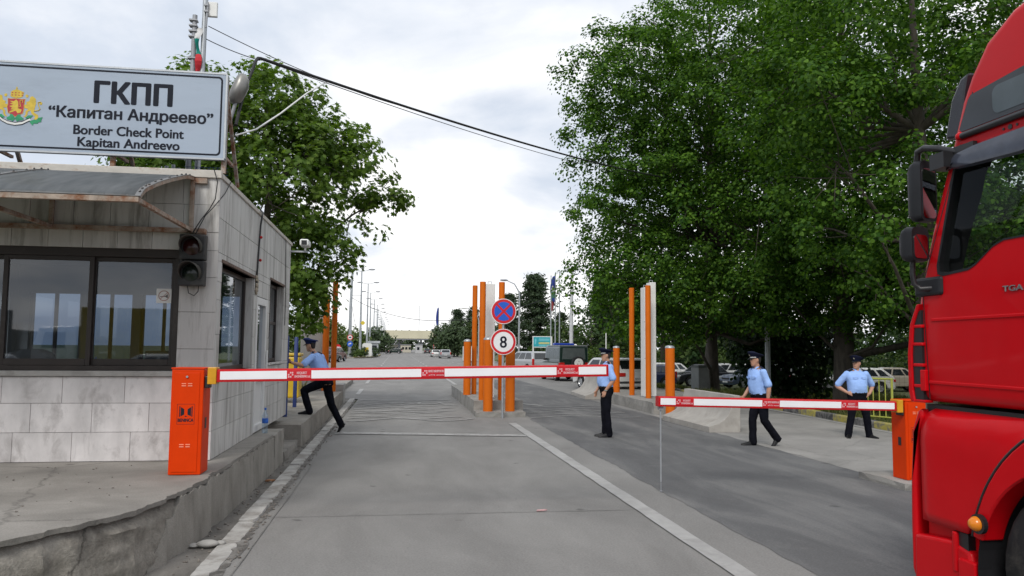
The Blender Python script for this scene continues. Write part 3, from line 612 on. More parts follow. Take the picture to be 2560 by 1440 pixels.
rg_ = MB()
for x0, x1 in ((-6.6, -5.75), (-5.6, -4.85), (-4.7, -3.9), (-3.7, -2.9)):
    bl(MB().quad((x0, YB - .07, 1.5), (x1, YB - .07, 1.5), (x1, YB - .07, 2.75), (x0, YB - .07, 2.75))).build('rear_pane', mat_glass('tinted_rear_glass', (.17, .21, .27), .0), booth)
    q = MB(); q.box(x0, x1, YB - .10, YB - .04, 1.5, 1.55); q.box(x0, x0 + .05, YB - .10, YB - .04, 1.55, 2.75); q.box((x0 + x1) / 2 - .025, (x0 + x1) / 2 + .025, YB - .10, YB - .04, 1.55, 2.75); bl(q).build('rear_frame', BROWN, booth)
# desk, monitor and chair inside the booth
dk = thing('desk', 'grey office desk standing inside the booth behind the front window', 'desk', (-4.2, 11.2, PZ + .03))
t_ = MB().box(-1.6, 1.6, -.4, .4, .72, .76); t_.build('desktop', mat('desk_laminate', (0.28, 0.26, 0.23), 0.5), dk, bevel=.004)
for x in (-1.5, 1.5): MB().box(x - .03, x + .03, -.36, .36, 0, .72).build('leg', GREYM, dk)
ch = thing('office_chair', 'black office chair with rounded back behind the left pane of the booth window', 'chair', (-4.42, 10.2, PZ + .03))
b_ = MB(); b_.loft([[(w * math.cos(a) * .30, .05 * math.sin(a) * 1.3, z) for a in [2 * PI * k / 18 for k in range(18)]] for w, z in ((.6, .58), (.9, .66), (1, .85), (1, 1.05), (.85, 1.15), (.5, 1.2))])
b_.build('backrest', BLACK, ch, smooth=60); s_ = MB(); s_.lathe([(.2, .43), (.26, .45), (.26, .5), (.2, .52)], 20); s_.build('seat', BLACK, ch, smooth=50)
l_ = MB(); l_.cyl((0, 0, .08), (0, 0, .43), .03); [l_.bar((0, 0, .07), (.28 * math.cos(k * 1.2566), .28 * math.sin(k * 1.2566), .04), .04, .04) for k in range(5)]; l_.build('base', BLACK, ch)
mo = thing('computer_monitor', 'dark computer monitor on the desk inside the booth', 'monitor', (-3.15, 11.15, PZ + .79))
MB().box(-.24, .24, -.03, .02, .1, .42).build('screen', BLACK, mo, bevel=.01); q = MB(); q.box(-.03, .03, -.01, .03, .01, .1); q.box(-.12, .12, -.08, .08, 0, .012); q.build('stand', BLACK, mo)

for nm, lb, x, sz, c in (('document_tray', 'pale document tray on the desk behind the booth window', -3.75, (.16, .12, .10), (.45, .46, .48)), ('printer', 'light grey printer on the desk behind the booth window', -2.72, (.2, .17, .22), (.40, .41, .42)), ('cardboard_box', 'brown cardboard box on the desk behind the left booth pane', -4.75, (.2, .15, .24), (.24, .16, .09))):
    q = MB(); q.box(-sz[0], sz[0], -sz[1], sz[1], 0, sz[2] * .55); q.box(-sz[0] * .94, sz[0] * .94, -sz[1] * .9, sz[1] * .94, sz[2] * .55, sz[2]); tag(q.build(nm, mat(nm + '_shell', c, .6), bevel=.012, loc=(x, 11.1, PZ + .79)), lb, nm.replace('_', ' '))
q = MB(); q.lathe([(.03, 0), (.045, .02), (.045, .24), (.03, .29), (.014, .32), (.014, .34)], 16); tag(q.build('desk_bottle', mat('blue_bottle', (.03, .12, .35), .2), smooth=60, loc=(-3.95, 10.95, PZ + .79)), 'blue drink bottle standing on the desk inside the booth', 'bottle')

# ------------------------------------------------------------------ roof sign
sg = thing('border_sign', 'large white check point sign with coat of arms and black lettering on the booth roof', 'sign', (-2.06, 9.3, 3.84))
SX0, SX1, SZ0, SZ1, SY = -6.55, -2.05, 4.0, 5.03, 9.28
def sl_(mb): mb.v = [(x + 2.06, y - 9.3, z - 3.84) for x, y, z in mb.v]; return mb
VINYL = mat('sign_vinyl', (0.345, 0.41, 0.50), 0.4, var=0.035, vs=1.2, dirt=(0.30, 0.355, 0.435), dl=0.6, ds=1.5, stretch=(.5, 1, 2))
bd = sl_(MB().box(SX0, SX1, SY, SY + .05, SZ0, SZ1)).build('board', VINYL, sg, bevel=.008)
rm = MB(); m_ = .028
for a in ((SX0, SX1, SZ1 - .012, SZ1 + .008), (SX0, SX1, SZ0 - .008, SZ0 + .012)): rm.box(a[0], a[1], SY - .006, SY + .056, a[2], a[3])
rm.box(SX1 - .012, SX1 + .008, SY - .006, SY + .056, SZ0 + .012, SZ1 - .012); rm.box(SX0 - .008, SX0 + .012, SY - .006, SY + .056, SZ0 + .012, SZ1 - .012)
sl_(rm).build('rim', METAL, sg)
def rounded(x0, x1, z0, z1, r, n=6):
    out = []
    for cx, cz, a0 in ((x1 - r, z1 - r, 0), (x0 + r, z1 - r, 90), (x0 + r, z0 + r, 180), (x1 - r, z0 + r, 270)):
        out += [(cx + r * math.cos(R(a0 + 90 * i / n)), cz + r * math.sin(R(a0 + 90 * i / n))) for i in range(n + 1)]
    return out
bo = MB(); o_ = rounded(SX0 + .045, SX1 - .045, SZ0 + .04, SZ1 - .04, .05); i_ = rounded(SX0 + .066, SX1 - .066, SZ0 + .061, SZ1 - .061, .035); n = len(o_)
bo.add([(x, SY - .0015, z) for x, z in o_ + i_], [(k, (k + 1) % n, n + (k + 1) % n, n + k) for k in range(n)]); sl_(bo).build('border_line', INK, sg)
T0 = (2.06, -9.3, -3.84)
def st_text(s, x0, x1, zb, cap, bold): text_mesh('lettering', s, x0, x1, zb, cap, SY - .002, INK, sg, bold, 0, loc=T0)
st_text('ГКПП', -3.50, -2.665, 4.605, .25, .045); st_text('“Капитан Андреево”', -3.985, -2.195, 4.415, .130, .036)
st_text('Border Check Point', -3.71, -2.515, 4.225, .112, .032); st_text('Kapitan Andreevo', -3.66, -2.555, 4.085, .112, .032)
# coat of arms (flat print): shield, crown, two lions, oak leaves, ribbon
GOLD = mat('print_gold', (0.60, 0.43, 0.035), 0.5, var=0.15, vs=25); GOLDD = mat('print_dark_gold', (0.30, 0.2, 0.03), 0.5); CRIM = mat('print_red', (0.42, 0.02, 0.03), 0.5); LEAFP = mat('print_green', (0.01, 0.26, 0.11), 0.5, var=0.2, vs=20)
CX, CZ = -4.335, 4.5; lay = {}
def em(m, poly, d, sx=1):
    mb = lay.setdefault(m.name, (MB(), m))[0]; p = [(CX + sx * x, SY - d, CZ + z) for x, z in poly]; mb.add(p, [tuple(range(len(p)))])
def u(px, py): return ((px - 385) / 385 * .16, (760 - py) / 385 * .16)          # pixels of the emblem study -> metres
sh = [u(*p) for p in ((180, 520), (250, 535), (385, 520), (520, 535), (605, 525), (585, 700), (590, 760), (565, 920), (480, 965), (385, 1015), (290, 965), (205, 920), (170, 760), (190, 690))]
em(GOLD, [(x * 1.07, z * 1.05) for x, z in sh], .002); em(CRIM, sh, .0028)
em(GOLD, [u(*p) for p in ((385, 545), (440, 600), (450, 700), (440, 790), (540, 820), (520, 900), (440, 930), (400, 860), (360, 870), (300, 900), (230, 930), (240, 880), (330, 830), (260, 830), (300, 770), (220, 740), (320, 700), (230, 660), (310, 640), (220, 590), (330, 600))], .0036)
tl = MB(); tl.tube([(CX + u(*p)[0], SY - .0038, CZ + u(*p)[1]) for p in ((450, 760), (510, 740), (490, 640), (490, 580), (550, 560), (560, 630))], .005, 5); lay['tail'] = (tl, GOLD)
for sx in (1, -1):
    em(GOLD, [((x - 0) * 1, z) for x, z in [u(*p) for p in ((640, 600), (720, 570), (740, 450), (800, 430), (880, 500), (890, 640), (860, 790), (850, 880), (960, 950), (970, 1040), (900, 1090), (860, 1060), (890, 1000), (800, 930), (760, 830), (700, 870), (690, 950), (650, 1020), (590, 1020), (640, 960), (640, 860), (700, 790), (620, 780), (600, 690), (660, 660))]], .0022, sx)
    em(GOLD, [u(*p) for p in ((620, 400), (650, 385), (690, 410), (685, 470), (640, 475), (615, 440))], .0022, sx)
    t2 = MB(); t2.tube([(CX + sx * u(*p)[0], SY - .0022, CZ + u(*p)[1]) for p in ((860, 840), (960, 820), (1000, 780), (960, 690), (940, 600), (1010, 580))], .0055, 5); lay['tl%d' % sx] = (t2, GOLD)
    em(GOLD, [u(*p) for p in ((1000, 570), (1050, 600), (1040, 660), (990, 660), (980, 610))], .0024, sx)
    em(LEAFP, [u(*p) for p in ((385, 1060), (450, 960), (510, 950), (520, 1010), (600, 1060), (590, 1110), (480, 1130), (450, 1160), (400, 1110))], .004, sx)
    em(LEAFP, [u(*p) for p in ((640, 1050), (720, 970), (840, 965), (780, 1040), (700, 1070))], .0042, sx)
    em(LEAFP, [u(*p) for p in ((760, 1130), (870, 1080), (940, 1090), (960, 1030), (1080, 1000), (1050, 1090), (1050, 1140), (980, 1150), (960, 1190), (860, 1190), (840, 1250), (770, 1180))], .0042, sx)
em(GOLD, [u(*p) for p in ((245, 330), (300, 290), (385, 250), (470, 290), (575, 330), (545, 460), (480, 490), (385, 500), (290, 490), (235, 460))], .0026)
for r_ in range(2):
    for c_ in range(4): em(CRIM, [u(262 + c_ * 84 + dx, 345 + r_ * 65 + dy) for dx, dy in ((0, 0), (42, 0), (36, 26), (6, 26))], .0034)
em(GOLD, [u(*p) for p in ((365, 250), (370, 190), (400, 190), (405, 250))], .0024)
rb = MB(); PR = [(u(x, y)) for x, y in ((-60, 1010), (60, 1120), (200, 1190), (385, 1225), (570, 1190), (700, 1110), (770, 1080))]
rb.tube([(CX + x, SY - .002, CZ + z) for x, z in PR], .016, 6, flat=.08); lay['rib'] = (rb, WHITE)
for dz in (.017, -.017):
    t3 = MB(); t3.tube([(CX + x, SY - .0045, CZ + z + dz) for x, z in PR], .003, 5); lay['rl%s' % dz] = (t3, INK)
for k, (mb, m) in lay.items(): sl_(mb).build('coat_of_arms', m, sg, fix=False)
br = MB()
for x in (SX1 - .02, -3.3, -4.6, -6.4):
    br.bar((x, SY + .08, 3.85), (x, SY + .08, SZ1 - .03), .05, .05); br.bar((x, SY + .1, SZ1 - .2), (x, SY + .9, 3.86), .04, .04); br.bar((x, SY + .1, 4.05), (x, SY + .55, 4.05), .035, .035)
br.bar((SX0, SY + .085, 4.35), (SX1, SY + .085, 4.35), .04, .05); br.bar((SX0, SY + .085, 4.8), (SX1, SY + .085, 4.8), .04, .05)
sl_(br).build('support_frame', RUST, sg)
# floodlight behind the sign
fl_ = thing('floodlight', 'grey rounded floodlight fixed behind the right end of the roof sign', 'lamp', (-2.13, 9.8, 4.46))
hd = MB(); hd.loft([[(x0 + .10 * s * math.cos(a), .12 * s * math.sin(a), z) for a in [2 * PI * k / 18 for k in range(18)]] for s, z, x0 in ((.35, .38, -.02), (.8, .42, -.01), (1, .52, 0), (1, .62, .015), (.8, .72, .01), (.4, .77, 0))]); hd.v = [(x * .95 - .03, y * .95, z) for x, y, z in hd.v]; hd.build('housing', mat('dull_aluminium', (.25, .245, .23), .4, .5, var=.2, vs=3), fl_, smooth=60); fl_.rotation_euler = (0, R(14), 0)
MB().cyl((-.02, 0, .1), (-.02, 0, .4), .022).build('bracket', GREYM, fl_)
# antenna mast, stub mast, flag
ms_ = thing('antenna_mast', 'pale roof mast with white panel antenna above the sign', 'mast', (-2.50, 9.9, 3.8))
MB().cyl((0, 0, 0), (.02, 0, 3.4), .036, .03, 14).build('pole', METAL, ms_, smooth=60)
a_ = MB(); a_.box(.05, .17, -.05, .0, 2.16, 2.35); a_.build('panel_antenna', WHITE, ms_, bevel=.008)
b_ = MB(); b_.box(.02, .07, -.09, -.02, 2.2, 2.22); b_.box(.02, .07, -.09, -.02, 2.28, 2.3); b_.cyl((.05, -.07, 2.0), (.06, -.07, 2.33), .012); b_.build('clamp', GREYM, ms_)
pp = thing('pipe_mast', 'shorter grey pipe mast with clamps beside the pale antenna mast', 'mast', (-2.605, 9.88, 3.8))
MB().cyl((0, 0, 0), (.005, 0, 2.17), .034, .03, 12).build('pole', GREYM, pp, smooth=60)
[MB().box(-.055, .04, -.045, .045, z, z + .018).build('clamp', GREYM, pp) for z in (1.88, 1.95, 2.02, 2.09, 1.3, 1.6)]
fg = MB()
for i, (z0, z1, mi) in enumerate(((2.0, 1.85, 0), (1.85, 1.66, 1), (1.66, 1.28, 2))):
    n = 8
    for k in range(n):
        za, zb = lerp(z0, z1, k / n), lerp(z0, z1, (k + 1) / n); w = lambda z: .03 + .012 * math.sin(z * 17); y = lambda z: -.05 + .02 * math.sin(z * 23); x = lambda z: -.04 + .014 * math.sin(z * 13)
        fg.loft([[(x(z) - w(z), y(z), z), (x(z), y(z) - .02, z), (x(z) + w(z), y(z), z), (x(z), y(z) + .012, z)] for z in (za, zb)], mi)
tag(fg.build('flag', [mat('flag_white', (.6, .6, .6), .8), mat('flag_green', (0.0, .22, .17), .8), mat('flag_red', (.5, .02, .03), .8)], smooth=60, loc=(-2.5, 9.9, 3.8)), 'furled white green and red flag wrapped round the roof mast', 'flag')
rg = thing('roof_clutter', 'small wire basket and pipe stubs on the booth roof under the sign', 'equipment', (-2.35, 9.75, 3.802))
q = MB()
for i in range(9): q.bar((-.25 + i * .05, 0, 0), (-.17 + i * .05, 0, .2), .008, .008)
for k in range(5): q.bar((-.27, 0, .02 + k * .045), (.25, 0, .02 + k * .045), .006, .006)
q.build('wire_basket', mat('blue_wire', (.03, .06, .16), .5), rg); q = MB()
for x, h in ((-.42, .24), (-.5, .22), (-.36, .2)): q.cyl((x, .1, 0), (x, .1, h), .022)
q.build('pipe_stub', METAL, rg, smooth=50)
# ------------------------------------------------------------------ traffic light, camera, bottle
tlt = thing('traffic_light', 'unlit black two-lamp traffic light on the corner of the booth', 'traffic light', (-2.31, 9.15, 2.49))
hb = MB(); hb.box(-.14, .14, -.10, .02, 0, .285); hb.box(-.14, .14, -.10, .02, .295, .585); hb.build('housing', mat('soot_black', (0.02, 0.02, 0.021), .5, var=.3, dirt=(.07, .065, .06), dl=.6), tlt, bevel=.012)
for nm, z, m in (('red_lens', .44, mat('dark_red_lens', (0.035, 0.007, 0.007), .2)), ('green_lens', .145, mat('dark_green_lens', (0.012, 0.02, 0.016), .2))):
    l = MB(); l.lathe([(.001, -.022), (.05, -.018), (.095, 0), (.095, .01)], 24, (0, -.105, z), 'y'); lo = l.build(nm, m, tlt, smooth=60)
    v = MB(); n = 22; arcs = [R(-35 + 250 * i / n) for i in range(n + 1)]
    for rr in ((.118, .112),):
        vo = [(rr[0] * math.cos(a), -.10, z + rr[0] * math.sin(a)) for a in arcs]; vi = [(rr[0] * .96 * math.cos(a), -.10 - .19 * max(.12, math.sin((a + R(35)) / R(250) * PI)) ** .55, z + rr[0] * math.sin(a) * .98) for a in arcs]
        v.add(vo + vi, [(i, i + 1, n + 2 + i, n + 1 + i) for i in range(n)])
    vo_ = v.build('visor', mat('sun_bleached_visor', (0.055, 0.052, 0.045), .6, var=.3), tlt, smooth=60); sm = vo_.modifiers.new('thick', 'SOLIDIFY'); sm.thickness = .005
cb_ = MB(); cb_.tube([(-.05, -.03, 0), (-.03, -.05, -.08), (.03, -.05, -.11), (.07, -.04, -.06), (.07, -.03, 0)], .005, 6); cb_.build('loose_cable', CABLE, tlt, smooth=60)
cw = MB(); cw.tube([(-2.12, 9.12, 3.84), (-2.08, 9.13, 3.7), (-2.10, 9.14, 3.5), (-2.16, 9.14, 3.38), (-2.25, 9.14, 3.25), (-2.33, 9.13, 3.1)], .006, 6); cw.tube([(-2.03, 9.6, 3.8), (-2.03, 9.3, 3.6), (-2.1, 9.13, 3.42), (-2.2, 9.13, 3.3), (-2.3, 9.12, 3.08)], .006, 6)
tag(cw.build('cable', CABLE, smooth=60), 'thin black cables looping down the booth corner to the traffic light', 'cable')
cc = thing('security_camera', 'white security camera on an arm at the far corner of the booth', 'camera', (-2.05, 15.1, 3.62))
MB().box(0, .33, -.02, .02, 0, .03).build('arm', METAL, cc); MB().cyl((.27, 0, .03), (.27, 0, .1), .02).build('bracket', WHITE, cc)
MB().box(.19, .36, -.25, .12, .1, .23).build('housing', WHITE, cc, bevel=.03); MB().box(.225, .325, -.256, -.249, .12, .205).build('lens', BLACK, cc)
bt = thing('water_bottle', 'clear plastic water bottle with blue label standing by the booth door', 'bottle', (-1.93, 12.05, .52))
p_ = MB(); p_.lathe([(.03, 0), (.043, .01), (.045, .05), (.043, .12), (.045, .14), (.045, .22), (.043, .26), (.03, .30), (.014, .33), (.014, .35)], 18); p_.build('body', mat_glass('pet_plastic', (.78, .86, .93), .1), bt, smooth=60)
MB().lathe([(.046, .15), (.0465, .155), (.0465, .215), (.046, .22)], 18).build('label', mat('blue_label', (.02, .12, .5), .4, var=.4, vs=30), bt, smooth=40); MB().lathe([(.016, .345), (.017, .35), (.017, .372), (.014, .376)], 12).build('cap', mat('blue_cap', (.02, .15, .6), .4), bt, smooth=40)
# ------------------------------------------------------------------ overhead cables
def cable(pts, r, m, label, name='cable', n=8, smooth=True): return tag(MB().tube(pts, r, n).build(name, m, smooth=60), label, 'cable')
def sag(p0, p1, s, n=24): return [(lerp(p0[0], p1[0], i / n), lerp(p0[1], p1[1], i / n), lerp(p0[2], p1[2], i / n) - s * 4 * (i / n) * (1 - i / n)) for i in range(n + 1)]
hp = (-1.86, 10.3, 5.62); far = (9.2, 26.0, 7.98)
up = [(-2.03, 9.75, 4.55), (-2.02, 9.85, 4.75), (-1.99, 10.0, 5.1), (-1.93, 10.12, 5.38), (-1.91, 10.18, 5.52), (-1.885, 10.24, 5.60)]
cable(up + sag(hp, far, .16, 30), .021, CABLE, 'thick black overhead cable rising from the roof sign and running to the big tree')
cable(sag((-1.9, 10.5, 5.68), (9.2, 26.1, 7.86), .21, 30), .007, CABLE, 'thin black wire slung just below the thick overhead cable')
cable(sag((-2.44, 9.9, 5.85), (.25, 13.3, 5.972), .10, 20), .0055, CABLE, 'upper thin wire from the antenna mast down to the thick overhead cable')
cable(sag((-2.46, 9.9, 5.68), (-1.87, 10.32, 5.60), .02, 8), .0055, CABLE, 'lower thin wire from the antenna mast to the bend of the thick cable')
cable([(-2.03, 9.75, 4.42), (-1.86, 10.15, 4.62), (-1.63, 10.6, 4.98), (-1.34, 11.02, 5.42), (-1.09, 11.4, 5.74)], .011, WHITE, 'white cable curving from the sign bracket up to the overhead cable')
# ------------------------------------------------------------------ barrier gates
def barrier(loc, side, label, length, tilt, leg):
    t = thing('barrier_gate', label, 'barrier', loc, 0, 'red and white boom barriers')
    W, D, H = .31, .30, 1.05; s = side
    MB().box(0, W, 0, D, 0.0, H).build('cabinet', ORANGE2, t, bevel=.008)
    MB().box(-.006, W + .006, -.006, D + .006, H + .001, H + .016).build('lid', ORANGE2, t, bevel=.004)
    dx0, dx1 = (.03, .272) if s > 0 else (.038, .28)
    d = MB(); d.box(dx0, dx1, -.006, -.0005, .03, H - .035); dr = d.build('door', ORANGE2, t, bevel=.002); cx = (dx0 + dx1) / 2
    k = MB(); k.lathe([(.001, -.012), (.011, -.012), (.011, 0)], 14, (cx, -.006, H - .075), 'y'); k.build('lock', METAL, dr)
    v = MB()
    for z in (H - .17, .275):
        for dz in (0, .022):
            for sx in (-1, 1): v.box(cx + sx * .03 - .021, cx + sx * .03 + .021, -.0085, -.0062, z + dz, z + dz + .009)
    v.build('vent_slot', mat('vent_louvre', (.85, .30, .18), .4), dr)
    lz = .62; lo = MB(); K = 1.75; Lx = lambda v: cx + (v - cx) * K; Lz = lambda v: lz + (v - lz) * K
    for sx in (-1, 1):
        lo.prism([(cx + sx * .036, lz - .025), (cx + sx * .036, lz + .035), (cx + sx * .031, lz + .034), (cx + sx * .031, lz - .024)], -.0072, -.0062, 'y'); lo.prism([(cx + sx * .028, lz - .022), (cx + sx * .028, lz + .03), (cx + sx * .009, lz + .018), (cx + sx * .009, lz - .012)], -.0072, -.0062, 'y')
    lo.prism([(cx - .008, lz - .025), (cx, lz - .018), (cx + .008, lz - .025)], -.0072, -.0062, 'y')
    for a in ((cx - .048, cx + .048, lz + .046, lz + .0475), (cx - .048, cx + .048, lz - .068, lz - .0665)): lo.box(a[0], a[1], -.0072, -.0062, a[2], a[3])
    for x in (cx - .048, cx + .0465): lo.box(x, x + .0015, -.0072, -.0062, lz - .0665, lz + .046)
    lo.v = [(Lx(x), y, Lz(z)) for x, y, z in lo.v]; lo.build('emblem', INK, dr); text_mesh('lettering', 'BENINCA', cx - .042 * K, cx + .042 * K, lz - .053 * K, .019 * K, -.0068, INK, dr, .04, 0)
    sx = W if s > 0 else 0
    MB().box(sx + s * .001, sx + s * .004, .1, .16, .45, .56).build('latch', BLACK, t)
    MB().box(sx + s * .002, sx + s * .05, .02, .13, H - .19, H - .07).build('pivot', BLACK, t, bevel=.008)
    x0 = sx + s * .045; z0 = .985
    MB().box(x0 - s * .01, x0 + s * .075, -.015, .14, z0 - .085, z0 + .085).build('boom_clamp', mat('amber_plastic', (.62, .30, .01), .35, var=.15), t, bevel=.006)
    prof = [(-.02, -.064), (.075, -.064), (.1, -.045), (.1, .045), (.075, .064), (-.0, .064), (-.02, .047)]
    b = MB(); b.loft([[(x, y, z) for y, z in prof] for x in (0, length)]); bm = b.build('boom', RED, t, bevel=.004)
    bm.location = (x0 + s * .07, .02, z0); bm.rotation_euler = (0, -tilt if s > 0 else PI + tilt, 0)
    if s < 0: bm.scale = (1, 1, -1)
    w = MB(); stk = [.17 * length, .505 * length, .86 * length]; sw = .245; e = .04; zl, zh = -.040, .043; segs = []
    for k in stk: segs.append((e, k)); e = k + sw
    segs.append((e, length - .02))
    for a, c in segs: w.box(a, c, -.0225, -.0205, zl, zh)
    w.build('reflective_strip', REFL, bm)
    for i, k in enumerate(stk):
        if s < 0: k0, k1 = length - k - sw, length - k       # read from the free end on the mirrored boom
        sk = MB().box(k, k + sw, -.0222, -.0204, zl, zh); so = sk.build('sticker', mat('sticker_red', (.55, .01, .02), .4), bm)
        fl = (lambda a: a) if s > 0 else (lambda a: 2 * k + sw - a)
        pk = mat('sticker_pink', (.72, .42, .44), .5); lg = MB(); q = k + .012
        for r_ in range(3):
            for c_ in range(3):
                if (r_, c_) not in ((1, 1), (0, 2), (2, 0)): a, c2 = fl(q + c_ * .019), fl(q + c_ * .019 + .014); lg.box(a, c2, -.0236, -.0224, zl + .012 + r_ * .021, zl + .012 + r_ * .021 + .016)
        lg.build('sticker_emblem', pk, so)
        L1, L2 = (('REQUEST', 'ENGINEERING Ltd.') if i != 1 else ('PROTECT BAROSEPTOR 2102', 'tel. 971 77 88    www.request.bg'))
        for tx, a, c2, zb, cp in ((L1, k + (.10 if i != 1 else .075), k + (.20 if i != 1 else .235), zl + .047, .025), (L2, k + .078, k + .236, zl + .012, .024 if i != 1 else .014)):
            text_mesh('lettering', tx, fl(a), fl(c2), zb, cp, -.0232, pk, so, .035, 0)
    MB().box(length, length + .006, -.021, .1, -.064, .064).build('end_cap', RED, bm)
    if leg:
        lx = x0 + s * (.07 + length * math.cos(tilt) - .04); zt = z0 + math.sin(tilt) * length - .065
        MB().cyl((lx, .06, .13 - loc[2]), (lx, .06, zt), .011).build('support_leg', METAL, t, smooth=50)
        f = MB(); f.cyl((lx, .06, .012 - loc[2]), (lx, .06, .135 - loc[2]), .006); f.cyl((lx, .06, .004 - loc[2]), (lx, .06, .02 - loc[2]), .016); f.box(lx - .03, lx + .03, .03, .09, zt - .045, zt); f.build('foot', GREYM, t)
    return t
barrier((-2.23, 8.18, PZ), 1, 'nearer barrier gate with orange cabinet on the booth platform, boom across the empty lane', 4.09, R(1.0), False)
barrier((6.80, 9.56, .10), -1, 'farther barrier gate with orange cabinet by the red truck, boom tip on a thin leg', 3.34, R(1.2), True)
# ------------------------------------------------------------------ round steel posts
def post(x, y, z, h, r, cap, label):
    t = thing('bollard', label, 'bollard', (x, y, z), rnd.uniform(0, 6), 'orange steel posts of the traffic islands')
    MB().lathe([(r, 0), (r, h - .004), (r - .004, h)], 24).build('tube', ORANGE, t, smooth=40)
    if cap: MB().lathe([(r + .004, h - .03), (r + .004, h + .001), (r * .85, h + .028), (r * .45, h + .045), (.005, h + .05)], 24).build('cap', METAL, t, smooth=50)
    else: MB().lathe([(r * .98, h + .001), (r * .9, h + .006), (.004, h + .006)], 24).build('cap', ORANGE, t, smooth=50)
    return t
C1 = 'of the central island'
post(2.16, 23.74, .38, 1.66, .115, True, 'short capped orange post farthest back on the central island, left of the tall ones')
post(2.41, 24.1, .38, 3.40, .08, False, 'tall orange post at the left rear of the central island, beside the short rear post')
post(2.36, 21.42, .38, 3.29, .085, False, 'tall orange post in front of the white column on the central island')
post(2.45, 20.68, .13, 1.94, .128, True, 'thick short orange post at the left front of the central island')
post(2.90, 21.42, .38, 3.29, .085, False, 'tall orange post at the right rear of the central island, half hidden by the signs')
post(3.05, 20.68, .13, 1.92, .128, True, 'thick short orange post at the right front of the central island, behind the round signs')
post(7.58, 26.05, .0, 1.89, .115, True, 'short capped orange post right behind the standing officer')
post(7.62, 24.4, .33, 3.5, .085, False, 'tall orange post standing free to the left of the white column on the right island')
post(7.66, 22.85, .33, 3.46, .085, False, 'tall orange post overlapping the white column on the right island')
post(7.46, 20.4, .0, 1.89, .13, True, 'thick short orange post behind the tip of the far boom')
post(-1.97, 25.0, .41, 3.5, .085, False, 'tall orange post right behind the climbing officer')
post(-2.62, 29.4, .2, 3.55, .12, False, 'tall orange post beside the grey column, partly under the plane tree')
def column(x, y, z, w, d, h, label, m=WHITE, split=None):
    t = thing('scanner_column', label, 'column', (x, y, z), 0, 'tall scanner columns on the islands')
    MB().box(-w / 2, w / 2, -d / 2, d / 2, .02, h).build('housing', m, t, bevel=.012)
    MB().box(-w / 2 - .03, w / 2 + .03, -d / 2 - .03, d / 2 + .03, 0, .022).build('base_plate', GREYM, t)
    j = MB()
    for zz in (split or []): j.box(-w / 2 - .002, w / 2 + .002, -d / 2 - .002, -d / 2 + .05, zz, zz + .012)
    if split: j.build('seam', GREYM, t)
    q = MB(); q.box(-.06, -.045, -.01, .01, h, h + .07); q.box(.045, .06, -.01, .01, h, h + .07); q.box(-.06, .06, -.01, .01, h + .07, h + .085); q.build('lifting_lug', METAL, t)
    return t
column(2.66, 22.3, .38, .27, .45, 3.3, 'white metal column between the tall orange posts of the central island')
column(7.79, 23.5, .33, .19, .4, 3.45, 'left half of the white twin column on the right island', split=(2.35, 1.2))
column(8.02, 23.62, .33, .19, .4, 3.62, 'right half of the white twin column on the right island, a little taller')
column(-3.1, 29.8, .2, .9, .5, 2.75, 'broad grey cabinet column behind the climbing officer', m=mat('grey_paint', (.38, .36, .34), .6, var=.06))
# sign post with two discs
sp = thing('sign_post', 'galvanised sign post with no-stopping disc above a speed limit 8 disc', 'road sign', (2.76, 20.05, 0))
MB().cyl((0, 0, 0), (0, 0, 3.02), .03, None, 14).build('post', METAL, sp, smooth=50)
SRED = mat('sign_red', (.58, .012, .018), .35, var=.05); SBLUE = mat('sign_blue', (.015, .10, .52), .35, var=.05); SWHITE = mat('sign_white', (.78, .78, .78), .35, var=.03)
def disc(mb, r, y0, y1, z, mi=0, n=40, x=0): mb.lathe([(.001, y0), (r, y0), (r, y1), (.001, y1)], n, (x, 0, z), 'y', mi)
z1, z2 = 2.785, 1.985; a = MB(); disc(a, .335, -.055, -.045, z1); o = a.build('no_stopping_disc', SWHITE, sp, smooth=40)
b = MB(); disc(b, .318, -.058, -.0555, z1); b.build('red_ring', SRED, o); b = MB(); disc(b, .25, -.061, -.0585, z1); b.build('blue_field', SBLUE, o)
b = MB()
for sgn in (1, -1): b.bar((-.19, -.063 - .0006 * sgn, z1 - .19 * sgn), (.19, -.063 - .0006 * sgn, z1 + .19 * sgn), .058, .0016, up=(0, 1, 0))
b.build('red_cross', SRED, o)
a = MB(); disc(a, .342, -.055, -.045, z2); o = a.build('speed_limit_disc', SWHITE, sp, smooth=40); b = MB(); b.lathe([(.265, 0), (.325, 0), (.325, -.004), (.265, -.004), (.265, 0)], 40, (0, -.0552, z2), 'y'); b.build('red_ring', SRED, o)
text_mesh('lettering', '8', -.085, .085, z2 - .15, .31, -.057, INK, o, .02, 0)
# concrete barriers: one-sided profile with a curved foot
def jersey(loc, rz, ln, label):
    t = MB(); prof = [(a, b * 1.1) for a, b in [(0, 0), (0, .12), (.10, .145), (.24, .19), (.36, .26), (.46, .36), (.53, .48), (.58, .62), (.60, .74), (.74, .74), (.74, 0)]]
    rr = random.Random(int(ln * 100)); n = 12
    t.loft([[(x + rr.uniform(-.004, .004), ln * i / n, max(0, z + (rr.uniform(-.004, .004) if z > 0 else 0))) for x, z in prof] for i in range(n + 1)])
    o = t.build('concrete_barrier', mat('barrier_concrete', (0.345, 0.325, 0.295), .85, var=.12, vs=2.5, dirt=(.26, .24, .215), dl=.6, ds=2, bump=.2, bs=60), smooth=30, bevel=.008)
    o.location = loc; o.rotation_euler = (0, 0, rz); return tag(o, label, 'concrete barrier', 'precast concrete barriers')
jersey((6.84, 16.28, 0), R(.5), 2.95, 'pale concrete barrier with curved face behind the walking officer')
jersey((6.75, 27.2, 0), R(-3), 3.0, 'pale concrete barrier with curved face behind the standing officer, by the police car')
